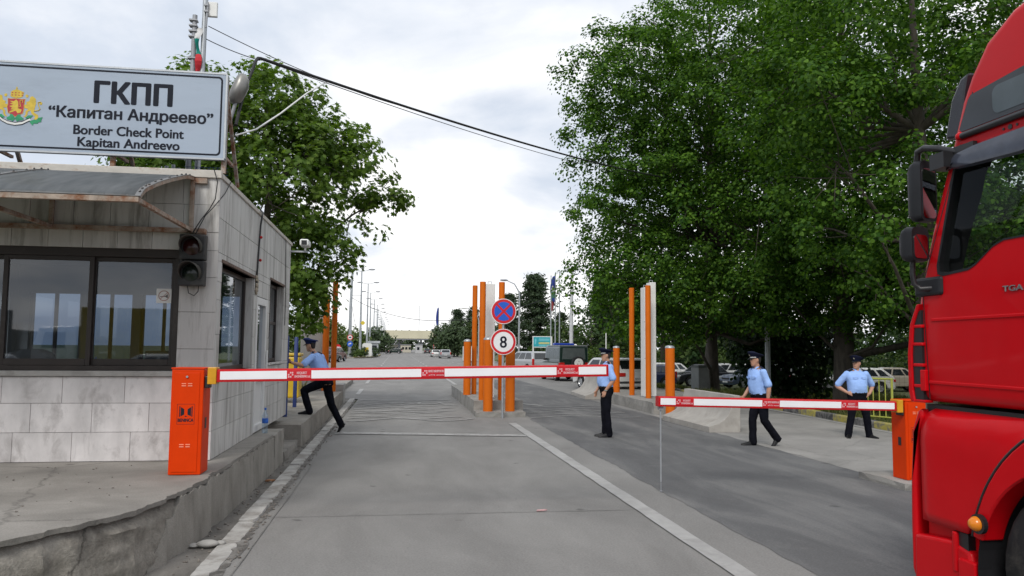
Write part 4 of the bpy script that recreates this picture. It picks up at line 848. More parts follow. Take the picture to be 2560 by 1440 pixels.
# utility cabinet, pole, railing, fence
uc = thing('utility_cabinet', 'grey utility cabinet with sloped lid in the grass under the big tree', 'cabinet', (13.75, 33.6, -.10), R(12))
MB().box(-.32, .32, -.3, .3, 0, 1.12).build('body', mat('cabinet_grey', (.30, .31, .30), .6, var=.1), uc, bevel=.01); l = MB(); l.prism([(-.36, 1.121), (.36, 1.121), (.36, 1.18), (-.36, 1.23)], -.36, .36, 'x'); l.build('lid', mat('lid_grey', (.13, .14, .135), .6), uc, bevel=.01)
gp = thing('utility_pole', 'grey metal pole rising through the leaves behind the walking officer', 'pole', (15.7, 31.0, -.35))
MB().cyl((0, 0, 0), (0, 0, 9.6), .12, .075, 14).build('pole', METAL, gp, smooth=50); q = MB(); q.box(-.04, .5, -.03, .03, 9.45, 9.52); q.build('bracket', GREYM, gp)
rl = thing('yellow_railing', 'small yellow-green tubular railing on the grass beside the heavy officer', 'railing', (11.78, 17.4, 0.0), R(-66))
YG = mat('railing_yellow', (.33, .36, .06), .5, var=.2, dirt=(.3, .2, .06), dl=.64)
q = MB()
for x in (-.4, .25): q.cyl((x, 0, -.05), (x, 0, 1.15), .028)
q.cyl((-.43, 0, 1.15), (.28, 0, 1.15), .024); q.cyl((-.4, 0, .22), (.25, 0, .22), .02); q.build('frame', YG, rl, smooth=50); q = MB()
for k in range(3): q.cyl((-.24 + k * .16, 0, .22), (-.24 + k * .16, 0, 1.14), .013)
q.build('bar', YG, rl, smooth=50)
fe = thing('wire_fence', 'dark wire mesh fence with thin posts between the grass and the parked cars', 'fence', (14, 38, -.55))
DKM = mat('dark_steel', (.018, .02, .018), .6)
ft = [(12.5, 44), (17, 40.5), (21.5, 37), (26, 33.5), (30.5, 30), (35, 26.5)]
for a_ in ft: MB().bar((a_[0] - 14, a_[1] - 38, -.1), (a_[0] - 14, a_[1] - 38, 1.9), .06, .06).build('post', DKM, fe)
w = MB()
for p, q_ in zip(ft[:-1], ft[1:]):
    for z in (.1, .35, .6, .85, 1.1, 1.35, 1.6, 1.85): w.bar((p[0] - 14, p[1] - 38, z), (q_[0] - 14, q_[1] - 38, z), .006, .006)
    for k in range(26): x, y = lerp(p[0], q_[0], k / 26) - 14, lerp(p[1], q_[1], k / 26) - 38; w.bar((x, y, .05), (x, y, 1.88), .005, .005)
w.build('mesh', DKM, fe)
# bins behind the climbing officer
yb = thing('recycling_bin', 'yellow recycling bin between blue posts behind the booth corner', 'bin', (-2.75, 20.2, .41))
MB().box(-.5, .35, -.3, .3, .12, 1.15).build('body', mat('bin_yellow', (.55, .36, .02), .45, var=.12), yb, bevel=.04); q = MB(); q.box(-.52, .37, -.32, .32, 1.16, 1.24); q.build('lid', mat('bin_lid', (.5, .33, .02), .45), yb, bevel=.03)
for x, y, lb in ((-2.33, 18.6, 'slim dark blue post right of the yellow bin'), (-2.2, 16.1, 'slate blue post gripped by the climbing officer at the rear corner of the booth')):
    tag(MB().lathe([(.045, 0), (.045, 1.6), (.03, 1.63)], 14).build('post', mat('blue_post', (.02, .04, .16) if 'dark' in lb else (.17, .24, .36), .5), smooth=40, loc=(x, y, .41)), lb, 'post')
# litter
tag(MB().prism([(0, 0), (.10, .02), (.13, .05), (.08, .06), (.01, .035)], .0, .012, 'z').build('litter', mat('pink_paper', (.55, .33, .33), .8, var=.3, vs=20), loc=(1.58, 8.6, .006)), 'crumpled pink paper lying on the empty lane', 'litter')
q = MB(); q.ball((0, 0, .03), (.10, .06, .035), 10, 6); q.ball((.1, .05, .02), (.05, .04, .025), 8, 6); q.ball((-.12, .02, .012), (.06, .05, .02), 8, 6)
tag(q.build('rubble', CONC, smooth=60, loc=(-1.66, 7.45, .0)), 'broken chunk of kerb concrete lying on the kerb by the platform', 'rubble')
tag(MB().prism([(0, 0), (.07, -.01), (.13, .03), (.1, .07), (.03, .06)], 0, .02, 'z').build('leaf', mat('brown_leaf', (.28, .14, .07), .8, var=.3, vs=20), loc=(-1.72, 10.9, .0)), 'dry brown leaf lying in the gutter under the platform', 'leaf')
peb = MB(); pr = random.Random(8)
for k in range(420):
    t = pr.random()
    if t < .45: x, y, z, s = pr.uniform(-1.40, -1.28), pr.uniform(4.5, 18), .006, pr.uniform(.004, .014)
    elif t < .8: y = pr.uniform(6.4, 16); x, z, s = pr.uniform(-1.80, -1.6), -.006, pr.uniform(.004, .016)
    else: x, y, z, s = pr.uniform(-5, -2.2), pr.uniform(6.0, 8.9), PZ, pr.uniform(.003, .009)
    peb.ball((x, y, z + s * .3), (s * pr.uniform(.8, 1.5), s, s * .7), 6, 4)
tag(peb.build('gravel', mat('grit', (.19, .17, .15), .95, var=.4, vs=12), smooth=60), kind='stuff')
# ------------------------------------------------------------------ people
SKIN = mat('skin', (0.44, 0.235, 0.155), .5, var=.08, vs=14)
SHIRT = mat('blue_shirt', (0.30, 0.46, 0.82), .9, spec=.15, var=.06, vs=9, bump=.25, bs=26)
NAVY = mat('black_trousers', (0.0075, 0.008, 0.012), .9, spec=.05, var=.3, vs=9, bump=.35, bs=22)
CAPM = mat('navy_cap', (0.010, 0.012, 0.030), .85, spec=.1, var=.2); CAPB = mat('blue_cap_cloth', (0.016, 0.025, 0.085), .85, spec=.1, var=.15)
SHOE = mat('black_leather', (0.010, 0.010, 0.011), .4, spec=.25, var=.2); HAIRM = mat('dark_hair', (0.018, 0.013, 0.011), .7, var=.3)
EPA = mat('epaulette', (0.012, 0.014, 0.035), .6)
WRTEX = bpy.data.textures.new('cloth_folds', 'CLOUDS'); WRTEX.noise_scale = .13; WRTEX.noise_depth = 3
def fuse(o, vox, sm=4, wr=0):
    m = o.modifiers.new('fuse', 'REMESH'); m.mode = 'VOXEL'; m.voxel_size = vox; m.use_smooth_shade = True
    s = o.modifiers.new('relax', 'SMOOTH'); s.factor = .5; s.iterations = sm
    if wr: d = o.modifiers.new('folds', 'DISPLACE'); d.texture = WRTEX; d.strength = wr; d.mid_level = .5; d.texture_coords = 'GLOBAL'
    return o
V3 = Vector
def person(label, loc, rz, J, belly=0.0, turn=0.0, nod=0.0, cap=None, stripe=True, width=1.0, grip=0.35):
    root = thing('person', label, 'person', loc, rz, 'border police officers'); J = {k: V3(v) for k, v in J.items()}
    pel, che, nek, hed = J['pelvis'], J['chest'], J['neck'], J['head']
    sa = (J['shl'] - J['shr']).normalized(); ha = (J['hpl'] - J['hpr']).normalized()
    def spine(h):                                  # h: height in the upright figure
        if h < 1.27: t = (h - .95) / (1.27 - .95); p = pel.lerp(che, t)
        else: t = (h - 1.27) / (1.51 - 1.27); p = che.lerp(nek, t)
        a = ha.lerp(sa, min(max((h - .95) / .35, 0), 1)).normalized(); up = (nek - pel).normalized(); f = -(up.cross(a)).normalized()
        if f.dot(V3((0, -1, 0))) < 0 and abs(f.y) > .2: f = -f
        return p, a, f
    def ring(h, w, df, db, n=24, g=0.0):
        p, a, f = spine(h); out = []
        for k in range(n):
            t = 2 * PI * k / n; c, s = math.cos(t), math.sin(t); sc = lambda v, e: math.copysign(abs(v) ** e, v)
            out.append(p + a * (w * width + g) * sc(c, .85) + f * ((df if s > 0 else db) + g) * sc(s, .9))
        return out
    B = belly
    TR = [(.86, .14, .10, .11), (.93, .172, .115, .125), (1.0, .168, .115 + B * .5, .115), (1.08, .160, .118 + B, .105), (1.16, .164, .12 + B, .105), (1.25, .172, .122 + B * .6, .115), (1.34, .180, .122 + B * .15, .12), (1.42, .176, .105, .115), (1.465, .13, .085, .10), (1.50, .075, .065, .07), (1.53, .055, .055, .058)]
    def limb(mb, pts, rs, n=14):
        P, Q = [], []
        for i in range(len(pts) - 1):
            for k in range(5): t = k / 5; P.append(V3(pts[i]).lerp(V3(pts[i + 1]), t)); Q.append(lerp(rs[i], rs[i + 1], t))
        P.append(V3(pts[-1])); Q.append(rs[-1]); mb.tube(P, Q, n); mb.ball(P[0], Q[0], 12, 8); mb.ball(P[-1], Q[-1], 12, 8)
    b = MB(); b.loft([ring(*t) for t in TR])
    for s in 'lr':
        limb(b, [J['sh' + s], J['sh' + s].lerp(J['el' + s], .5), J['el' + s], J['el' + s].lerp(J['wr' + s], .35), J['wr' + s]], [.058, .05, .041, .043, .028])
        limb(b, [J['hp' + s], J['kn' + s], J['kn' + s].lerp(J['an' + s], .35), J['an' + s]], [.085, .056, .055, .036])
        # hand: palm, four curling fingers of unequal length, thumb from the side of the palm
        w = J['wr' + s]; d = J.get('hd' + s); d = V3(d).normalized() if d else (w - J['el' + s]).normalized()
        pn = J.get('pn' + s); pn = V3(pn) if pn else V3((-1 if s == 'l' else 1, 0, 0)); pn = (pn - d * pn.dot(d)).normalized(); tside = d.cross(pn).normalized() * (1 if s == 'r' else -1)
        if J.get('th' + s): tside = V3(J['th' + s]); tside = (tside - d * tside.dot(d)).normalized()
        pc = w + d * .05; b.loft([[q + tside * (ww * math.cos(a)) + pn * (.015 * math.sin(a)) for a in [2 * PI * k / 12 for k in range(12)]] for q, ww in ((w - d * .01, .026), (w + d * .02, .032), (w + d * .06, .040), (w + d * .092, .038))])
        for k, ln in enumerate((.068, .078, .073, .056)):
            q = w + d * .09 + tside * (.030 - .020 * k); d1 = (d + pn * grip).normalized(); d2 = (d + pn * grip * 3).normalized()
            b.tube([q - d * .015, q, q + d1 * ln * .5, q + d1 * ln * .5 + d2 * ln * .5], [.010, .010, .009, .0075], 8)
        q = w + d * .03 + tside * .03; b.tube([q - tside * .012, q + (d + tside * .8).normalized() * .032, q + (d + tside * .8).normalized() * .032 + (d + pn * .5).normalized() * .03], [.013, .0115, .009], 8)
    Mh = Matrix.Translation(hed) @ Matrix.Rotation(turn, 4, 'Z') @ Matrix.Rotation(nod, 4, 'X')
    H = lambda x, y, z: Mh @ V3((x, -y, z))                    # y forward
    hr = [(-.118, .026, .074, .03), (-.104, .042, .086, .0), (-.075, .056, .087, -.04), (-.035, .066, .089, -.085), (.02, .071, .093, -.10), (.06, .073, .09, -.106), (.09, .066, .072, -.096), (.115, .045, .04, -.066), (.126, .02, .01, -.03)]
    hring = lambda z, w, f, bk, g=0: [H((w + g) * math.cos(t), (f + bk) / 2 + ((f - bk) / 2 + g) * math.sin(t), z) for t in [2 * PI * k / 22 for k in range(22)]]
    b.loft([hring(*r_) for r_ in hr]); limb(b, [nek - V3((0, 0, .02)), H(0, -.015, -.06)], [.056, .054])
    b.loft([[H(sx * w, y0, z) for sx, y0 in ((-1, .085), (1, .085))] + [H(0, y1, z)] for z, w, y1 in ((.025, .007, .096), (-.005, .011, .108), (-.022, .016, .114), (-.032, .014, .09))])
    for sx in (-1, 1): b.ball(H(sx * .073, -.012, -.005), (.012, .02, .033), 8, 6)
    b.loft([[H(.026 * math.cos(t), .086 + .008 * math.sin(t), z) for t in [2 * PI * k / 10 for k in range(10)]] for z in (-.052, -.062)])
    b.loft([[H(.05 * math.cos(t), .08 + .016 * math.sin(t), z) for t in [2 * PI * k / 12 for k in range(12)]] for z in (.026, .04)])
    fuse(b.build('body', SKIN, root), .0085, 3)
    for sx in (-1, 1):
        e = MB(); c = H(sx * .031, .088, .012); e.ball(c, .0085, 8, 6); e.build('eye', HAIRM, root, smooth=80)
        e = MB(); e.bar(H(sx * .015, .097, .033), H(sx * .046, .09, .035), .006, .008); e.build('eyebrow', HAIRM, root)
    m = MB(); m.bar(H(-.022, .0945, -.057), H(.022, .0945, -.057), .004, .004); m.build('mouth', mat('lips', (.25, .10, .08), .5), root)
    h = MB(); h.loft([hring(z, w, f, bk, .006) for z, w, f, bk in ((-.065, .05, -.045, -.075), (-.03, .066, -.02, -.088), (.02, .071, .0, -.102), (.05, .072, .03, -.106), (.08, .068, .05, -.098))]); h.build('hair', HAIRM, root, smooth=70)
    # shirt with short sleeves and collar
    s_ = MB(); s_.loft([ring(*t, g=.017 if t[0] < 1.4 else .012) for t in TR if .93 <= t[0] <= 1.5])
    for s in 'lr': limb(s_, [J['sh' + s], J['sh' + s].lerp(J['el' + s], .45), J['sh' + s].lerp(J['el' + s], .84)], [.068, .068, .073])
    shirt = fuse(s_.build('shirt', SHIRT, root), .0125, 3, .022)
    for s in 'lr':
        p = J['sh' + s]; e = MB(); tn = (nek - p).normalized(); e.bar(p + V3((0, 0, .07)) + tn * .0, p + V3((0, 0, .072)) + tn * .11, .05, .012); e.build('epaulette', EPA, root, bevel=.004)
    c = MB(); p, a, f = spine(1.5)
    for sg_ in (-1, 1): c.add([p + a * sg_ * .075 - f * .03 + V3((0, 0, .045)), p + a * sg_ * .07 + f * .05 + V3((0, 0, .02)), p + a * sg_ * .045 + f * .112 - V3((0, 0, .065)), p + a * sg_ * .012 + f * .098 - V3((0, 0, .02)), p + a * sg_ * .05 + f * .05 + V3((0, 0, .045))], [(0, 1, 2, 3, 4)])
    co = c.build('collar', SHIRT, root); q = co.modifiers.new('t', 'SOLIDIFY'); q.thickness = .006
    for sg_ in (-1, 1):
        p, a, f = spine(1.33); c = MB(); cc = p + a * sg_ * .085 + f * (.148 + B * .2); up = (nek - pel).normalized(); c.add([cc + a * u_ * .05 + up * v_ - f * abs(u_ + sg_ * .5) * .014 for u_, v_ in ((-1, .02), (1, .02), (1, -.012), (0, -.024), (-1, -.012))], [(0, 1, 2, 3, 4)])
        po = c.build('pocket_flap', SHIRT, shirt); q = po.modifiers.new('t', 'SOLIDIFY'); q.thickness = .012
    # trousers, belt, shoes
    t_ = MB(); t_.loft([ring(*q, g=.022) for q in TR if q[0] <= 1.01])
    for s in 'lr':
        an, kn, hp = J['an' + s], J['kn' + s], J['hp' + s]; hem = an + (an - kn).normalized() * .035
        limb(t_, [hp, hp.lerp(kn, .5), kn, kn.lerp(hem, .5), hem], [.104, .094, .077, .073, .073], 16)
    fuse(t_.build('trousers', NAVY, root), .0125, 3, .02)
    bl_ = MB(); A = ring(.985, .172, .118 + B * .42, .12, 30, .017); C = ring(1.02, .168, .117 + B * .55, .116, 30, .017); bl_.loft([A, C], caps=False); bo = bl_.build('belt', SHOE, root, smooth=60); q = bo.modifiers.new('t', 'SOLIDIFY'); q.thickness = .012
    for s in 'lr':
        an, to = J['an' + s], J['to' + s]; d = (to - an); dl = d - V3((0, 0, d.z)); fw = d.normalized(); side = fw.cross(V3((0, 0, 1))).normalized(); upv = side.cross(fw).normalized()
        heel = an - (an - to).normalized() * 0 ; sole = to
        tipd = (to - an).normalized(); sh = MB(); fl = J.get('fl' + s); base = V3(fl) if fl else V3((d.x, d.y, 0)); base.normalize(); sd = base.cross(V3((0, 0, 1))).normalized(); un = sd.cross(base).normalized()
        h0 = an - base * .055; rings = []
        for t, w, hh in ((-.0, .034, .07), (.04, .040, .095), (.11, .040, .09), (.18, .044, .058), (.25, .042, .042), (.285, .026, .034)):
            c0 = h0 + base * t - un * (.085 if not J.get('dr' + s) else J['dr' + s].x); rings.append([c0 + sd * w * math.cos(a) * (1 if abs(math.cos(a)) < 2 else 1) + un * (max(0, math.sin(a)) ** .7 * hh if math.sin(a) > 0 else 0) for a in [2 * PI * k / 16 for k in range(16)]])
        sh.loft(rings); sh.build('shoe', SHOE, root, smooth=50)
    # peaked cap
    cm = cap or CAPM; g = MB(); el = lambda z, rx, ry, y0, tilt=0: [H(rx * math.cos(t), y0 + ry * math.sin(t), z + tilt * math.sin(t)) for t in [2 * PI * k / 30 for k in range(30)]]
    g.loft([el(.040, .080, .107, -.008), el(.072, .082, .110, -.008, .004), el(.084, .094, .120, -.010, .012), el(.112, .132, .158, -.014, .034), el(.124, .134, .160, -.014, .038), el(.136, .112, .138, -.014, .036), el(.142, .05, .06, -.014, .034)])
    cp = g.build('cap', cm, root, smooth=45)
    v = MB(); n = 14; a0 = [R(20 + 140 * i / n) for i in range(n + 1)]; v.add([H(.080 * math.cos(t), -.008 + .107 * math.sin(t), .05) for t in a0] + [H(.085 * math.cos(t), -.008 + .107 * math.sin(t) + .06 * math.sin((t - R(20)) / R(140) * PI) ** .8, .05 - .03 * math.sin((t - R(20)) / R(140) * PI)) for t in a0], [(i, i + 1, n + 2 + i, n + 1 + i) for i in range(n)])
    vo = v.build('visor', SHOE, cp, smooth=60); q = vo.modifiers.new('t', 'SOLIDIFY'); q.thickness = .004
    if stripe:
        w = MB(); w.loft([[H(.0825 * math.cos(t), -.008 + .1095 * math.sin(t), z) for t in [R(15 + 150 * i / 16) for i in range(17)]] for z in (.052, .066)], caps=False); w.f = [f for f in w.f if not (16 in f and 0 in f)]; w.m = [0] * len(w.f); w.build('cap_cord', mat('silver_cord', (.6, .6, .6), .5), cp)
    k = MB(); k.ball(H(0, .112, .105), (.017, .008, .022), 8, 6); k.build('cap_badge', mat('badge_silver', (.45, .42, .32), .3, .6), cp)
    return root
def upright(**kw):
    J = dict(pelvis=(0, 0, .96), chest=(0, .005, 1.28), neck=(0, .02, 1.505), head=(0, -.015, 1.655), shl=(.185, .015, 1.435), shr=(-.185, .015, 1.435),
             ell=(.235, .05, 1.15), elr=(-.235, .05, 1.15), wrl=(.225, -.06, .91), wrr=(-.225, -.06, .91), hpl=(.092, 0, .93), hpr=(-.092, 0, .93),
             knl=(.095, -.015, .5), knr=(-.095, -.015, .5), anl=(.09, .03, .085), anr=(-.09, .03, .085), tol=(.10, -.16, .03), tor=(-.10, -.16, .03))
    J.update(kw); return J
# standing in profile, facing left
person('stout officer standing in profile in the dark lane behind the tip of the near boom', (4.33, 15.63, .01), R(-93), upright(
    pelvis=(0, .0, .97), chest=(0, .0, 1.29), neck=(0, .03, 1.52), head=(0, -.01, 1.67), ell=(.235, .10, 1.17), wrl=(.18, -.06, .955), elr=(-.235, .02, 1.17), wrr=(-.15, -.17, .95),
    hdl=(-.1, -.35, -1), hdr=(.1, -.3, -1), thl=(-.6, -1, 0), thr=(.6, -1, 0), anl=(.075, .04, .085), anr=(-.10, .0, .085), tol=(.08, -.15, .03), tor=(-.11, -.19, .03)), belly=.055, nod=R(4), width=1.05)
tag(MB().lathe([(.03, -.012), (.034, -.012), (.034, .012), (.03, .012), (.03, -.012)], 16, (.185, -.05, .965)).build('wristwatch', mat('steel_watch', (.6, .58, .52), .25, .8), bpy.data.objects['person']))
# walking to the left
person('officer walking to the left in front of the pale concrete barrier, one heel lifted', (6.92, 14.0, .005), R(-90), upright(
    pelvis=(0, -.02, .93), chest=(0, -.05, 1.25), neck=(0, -.05, 1.47), head=(0, -.085, 1.625), shl=(.185, -.02, 1.40), shr=(-.185, -.08, 1.40),
    ell=(.25, .06, 1.13), wrl=(.25, .03, .88), elr=(-.24, -.06, 1.13), wrr=(-.22, -.22, .93), hpl=(.09, 0, .90), hpr=(-.09, -.02, .90), hdl=(0, -.1, -1), thl=(0, -1, 0), thr=(0, -1, 0),
    knr=(-.08, -.12, .48), anr=(-.08, -.12, .085), tor=(-.09, -.31, .03), knl=(.08, .04, .48), anl=(.07, .28, .165), tol=(.08, .16, .02), fll=(0, -.62, -.60)), belly=.03, nod=R(2), stripe=True)
# hands on hips, facing us
person('heavy officer with hands on his hips, looking aside in front of the grass', (9.66, 15.12, 0), R(-8), upright(
    pelvis=(0, .0, .885), chest=(0, .01, 1.20), neck=(0, .02, 1.415), head=(0, -.0, 1.56), shl=(.20, .02, 1.34), shr=(-.20, .02, 1.34),
    ell=(.385, .12, 1.075), elr=(-.385, .12, 1.075), wrl=(.235, -.055, .93), wrr=(-.235, -.055, .95), hdl=(-.75, -.5, -.35), hdr=(.75, -.5, -.3), pnl=(-.3, .9, -.3), pnr=(.3, .9, -.3), thl=(0, .1, 1), thr=(0, .1, 1),
    hpl=(.10, 0, .86), hpr=(-.10, 0, .86), knl=(.17, -.03, .46), knr=(-.15, -.03, .46), anl=(.235, .02, .085), anr=(-.20, .02, .085), tol=(.31, -.15, .03), tor=(-.27, -.15, .03)), belly=.06, turn=R(-48), nod=R(-2), stripe=False, width=1.12)
# climbing the step, seen from behind
LO = V3((-1.60, 16.62, 0)); RZ0 = R(-118)
def wl(x, y, z): return tuple(Matrix.Rotation(-RZ0, 3, 'Z') @ (V3((x, y, z)) - LO))
_cl = person('officer in a blue cap stepping onto the kerb at the booth rear corner', tuple(LO), RZ0, dict(
    pelvis=wl(-1.60, 16.62, 1.09), chest=wl(-1.74, 16.66, 1.42), neck=wl(-1.84, 16.67, 1.675), head=wl(-1.92, 16.70, 1.835), shl=wl(-1.85, 16.47, 1.61), shr=wl(-1.70, 16.83, 1.60),
    ell=wl(-2.02, 16.22, 1.43), wrl=wl(-2.22, 16.10, 1.49), elr=wl(-1.60, 17.0, 1.27), wrr=wl(-1.80, 17.06, 1.14), hdl=tuple(Matrix.Rotation(-RZ0, 3, 'Z') @ V3((-.8, .3, .35))),
    hpl=wl(-1.66, 16.55, 1.06), hpr=wl(-1.57, 16.72, 1.04), knl=wl(-2.03, 16.60, .90), anl=wl(-1.90, 16.60, .50), tol=wl(-2.10, 16.64, .44),
    knr=wl(-1.47, 16.80, .60), anr=wl(-1.27, 16.90, .19), tor=wl(-1.36, 16.93, .03), flr=tuple(Matrix.Rotation(-RZ0, 3, 'Z') @ V3((-.50, .12, -.72)))), belly=.01, turn=R(14), nod=R(6), cap=CAPB, stripe=False)
_cl.location.x += .12
# ------------------------------------------------------------------ vehicles
def ppaint(name, c, metal=0.0): return mat(name, c, .28, metal, var=.04, coat=.6)
RIM = mat('alloy_rim', (.42, .43, .44), .35, .7, var=.1); PLATE = mat('number_plate', (.62, .62, .6), .4); TRIM = mat('dark_trim', (.03, .03, .032), .55, var=.15)
def wheel(parent, x, y, r, w, side, n=26, rim=RIM):
    t = MB(); t.lathe([(r * .62, -w / 2), (r * .93, -w / 2), (r, -w / 2 + .03), (r, w / 2 - .03), (r * .93, w / 2), (r * .62, w / 2), (r * .62, -w / 2)], n, (0, 0, 0), 'x'); o = t.build('wheel', RUBBER, parent, smooth=40); o.location = (x, y, r)
    q = MB(); h = side * w / 2; q.lathe([(.02, h * .75), (r * .2, h * .8), (r * .22, h * .65), (r * .52, h * .5), (r * .6, h * .98), (r * .63, h * .98), (r * .63, h * .3), (.02, h * .3)], n, (0, 0, 0), 'x')
    for k in range(5): a = k * 1.2566; q.bar((h * .72, .05 * math.cos(a), .05 * math.sin(a)), (h * .62, r * .58 * math.cos(a), r * .58 * math.sin(a)), .05, .03, up=(1, 0, 0))
    q.build('rim', rim, o, smooth=40); return o
def car(name, label, cat, loc, rz, paint, L=4.3, W=1.72, H=1.45, style='sedan', group=None, belt=None, plate=True, lights='both', low=None):
    c = thing(name, label, cat, loc, rz, group); hw = W / 2; b = belt or H * .63; r = .31 if H < 1.6 else .36; ya, yf = -L / 2, L / 2; wr, wf = ya + L * .19, yf - L * .185
    hood = b - .07
    def arch(cy): return [(cy + (r + .06) * math.cos(a), r + (r + .06) * math.sin(a)) for a in [PI * k / 10 for k in range(11)]]
    base = .22; pts = [(yf - .05, base)] + [(y, max(z, base)) for y, z in arch(wf)] + [(y, max(z, base)) for y, z in arch(wr)] + [(ya + .06, base), (ya, .36), (ya + .02, b - .1)]
    cab = {'sedan': (ya + L * .17, yf - L * .27, ya + L * .31, yf - L * .42), 'hatch': (ya + .04, yf - L * .25, ya + L * .16, yf - L * .41), 'wagon': (ya + .03, yf - L * .24, ya + L * .07, yf - L * .42), 'jeep': (ya + .02, yf - L * .30, ya + .05, yf - L * .335), 'mpv': (ya + .03, yf - L * .16, ya + L * .09, yf - L * .40)}[style]
    yb0, yb1, yr0, yr1 = cab
    if style == 'sedan': pts += [(ya + .06, b), (yb0 + .1, b + .02)]
    else: pts += [(ya + .04, b)]
    pts += [(yb1 - .1, b + .01), (yb1 + .02, b), (lerp(yb1, yf, .6), hood), (yf - .14, hood - .08), (yf - .03, hood - .2), (yf, .5), (yf - .01, .34)]
    bd = MB(); bd.prism(pts, -hw, hw, 'x'); bd.build('body', paint, c, bevel=.055, seg=3, smooth=50)
    k = MB(); ins = .13 if style != 'jeep' else .05; rings = [];
    for z, i_, a0, a1 in ((b - .03, .015, yb0, yb1), (b + .02, .02, yb0 + .01, yb1 - .02), (H - .07, ins - .01, lerp(yb0, yr0, .86), lerp(yb1, yr1, .86)), (H - .015, ins + .035, yr0 + .05, yr1 - .02), (H, ins + .16, yr0 + .2, yr1 - .2)):
        rings.append([(-(hw - i_), a0, z), (hw - i_, a0, z), (hw - i_, a1, z), (-(hw - i_), a1, z)])
    k.loft(rings); kb_ = k.build('cabin', paint, c, bevel=.03, seg=2, smooth=50)
    A = [V3(p) for p in rings[1]]; B_ = [V3(p) for p in rings[2]]
    def pane(i, j, u0, u1, v0, v1, off):
        p = lambda u, v: A[i].lerp(A[j], u).lerp(B_[i].lerp(B_[j], u), v); q = [p(u0, v0), p(u1, v0), p(lerp(u0, u1, .97), v1), p(lerp(u0, u1, .03), v1)]; nn = (q[1] - q[0]).cross(q[3] - q[0]).normalized()
        ctr = (A[i] + A[j]) / 2; nn = nn if nn.dot(V3((ctr.x, ctr.y - (yb0 + yb1) / 2, 0))) > 0 else -nn
        g = MB(); g.add([x + nn * off for x in q] + [x - nn * .02 for x in q], [(0, 1, 2, 3), (0, 4, 5, 1), (1, 5, 6, 2), (2, 6, 7, 3), (3, 7, 4, 0)]); return g.build('window', CARGLASS if style != 'jeep' else mat('sky_lit_glass', (.085, .10, .10), .15), c)
    pane(0, 1, .09, .91, .12, .93, .006); pane(2, 3, .07, .93, .08, .97, .006)
    sp = [(.05, .33), (.36, .63), (.66, .93)] if style in ('wagon', 'mpv', 'jeep') else [(.07, .22), (.26, .56), (.60, .92)]
    for i, j in ((1, 2), (3, 0)):
        for u0, u1 in sp:
            if i == 3: u0, u1 = 1 - u1, 1 - u0
            pane(i, j, u0, u1, .12, .93, .006)
    for y in (wr, wf):
        for sx in (-1, 1): wheel(c, sx * (hw - .10), y, r, .2, sx)
    for sx in (-1, 1):
        t = MB(); zl = b - .2
        if style in ('wagon', 'mpv'): t.box(sx * (hw - .14), sx * (hw + .006), ya - .008, ya + .09, b - .28, b + .12)
        else: t.box(sx * (hw - .32), sx * (hw + .006), ya - .010, ya + .12, b - .24, b - .08)
        t.build('tail_light', TAIL, c, bevel=.02); h = MB(); h.box(sx * (hw - .38), sx * (hw - .02), yf - .16, yf - .012, hood - .24, hood - .10); h.build('headlight', LAMPG, c, bevel=.03)
        m = MB(); m.box(sx * (hw - .01), sx * (hw + .16), yb1 - .36, yb1 - .22, b + .03, b + .16); m.build('mirror', TRIM, c, bevel=.03)
    bp = MB(); bp.box(-hw + .03, hw - .03, ya - .02, ya + .02, .38, .47); bp.build('bumper', TRIM if low is None else low, c, bevel=.015); bp = MB(); bp.box(-hw + .06, hw - .06, yf - .03, yf + .012, .36, .46); bp.build('bumper', TRIM if low is None else low, c, bevel=.015)
    gr = MB(); gr.box(-.35, .35, yf - .06, yf + .004, hood - .28, hood - .17); gr.build('grille', TRIM, c)
    if plate:
        p = MB(); p.box(-.26, .26, ya - .026, ya - .018, .52 if style != 'jeep' else .62, .63 if style != 'jeep' else .73); p.build('plate', PLATE, c); p = MB(); p.box(-.26, .26, yf + .0125, yf + .018, .36, .47); p.build('plate', PLATE, c)
    return c
def lorry(label, loc, rz, box, cabp):
    c = thing('lorry', label, 'lorry', loc, rz); MB().box(-1.2, 1.2, -4, 1.6, 1.0, 3.6).build('cargo_box', box, c, bevel=.03); q = MB(); q.prism([(1.75, .6), (3.6, .6), (3.6, 1.6), (3.3, 2.6), (1.75, 2.7)], -1.15, 1.15, 'x'); q.build('cab', cabp, c, bevel=.06); q = MB(); q.prism([(2.2, 1.65), (3.2, 1.65), (3.05, 2.4), (2.2, 2.4)], -1.16, 1.16, 'x'); q.build('window', CARGLASS, c); MB().box(-.9, .9, -3.9, 3.2, .55, .98).build('chassis', BLACK, c)
    for y in (-2.6, -1.5, 2.7):
        for sx in (-1, 1): wheel(c, sx * 1.0, y, .48, .3, sx)
    return c
WH = ppaint('car_white', (.66, .66, .64)); SIL = ppaint('car_silver', (.40, .41, .42), .3); BLU = ppaint('car_blue_grey', (.06, .085, .14), .2); BLK = ppaint('car_black', (.012, .013, .015)); DKG = ppaint('car_dark_green', (.008, .022, .017)); DKB = ppaint('car_dark_blue', (.012, .025, .085)); DRED = ppaint('car_dark_red', (.12, .012, .015)); TAN = ppaint('car_tan', (.30, .27, .22))
pc = car('police_car', 'white police car with a blue roof beacon seen from behind between the right-hand orange posts', 'car', (9.55, 33.6, 0), R(14), WH, 4.3, 1.74, 1.44, 'hatch')
MB().lathe([(.06, 0), (.06, .05), (.05, .11), (.02, .13)], 14, (.05, -.2, 1.44)).build('beacon', BLUEL, pc, smooth=60)
text_mesh('lettering', 'A 5276 KB', -.21, .21, .545, .06, -2.15 - .0275, INK, pc, .02, 0)
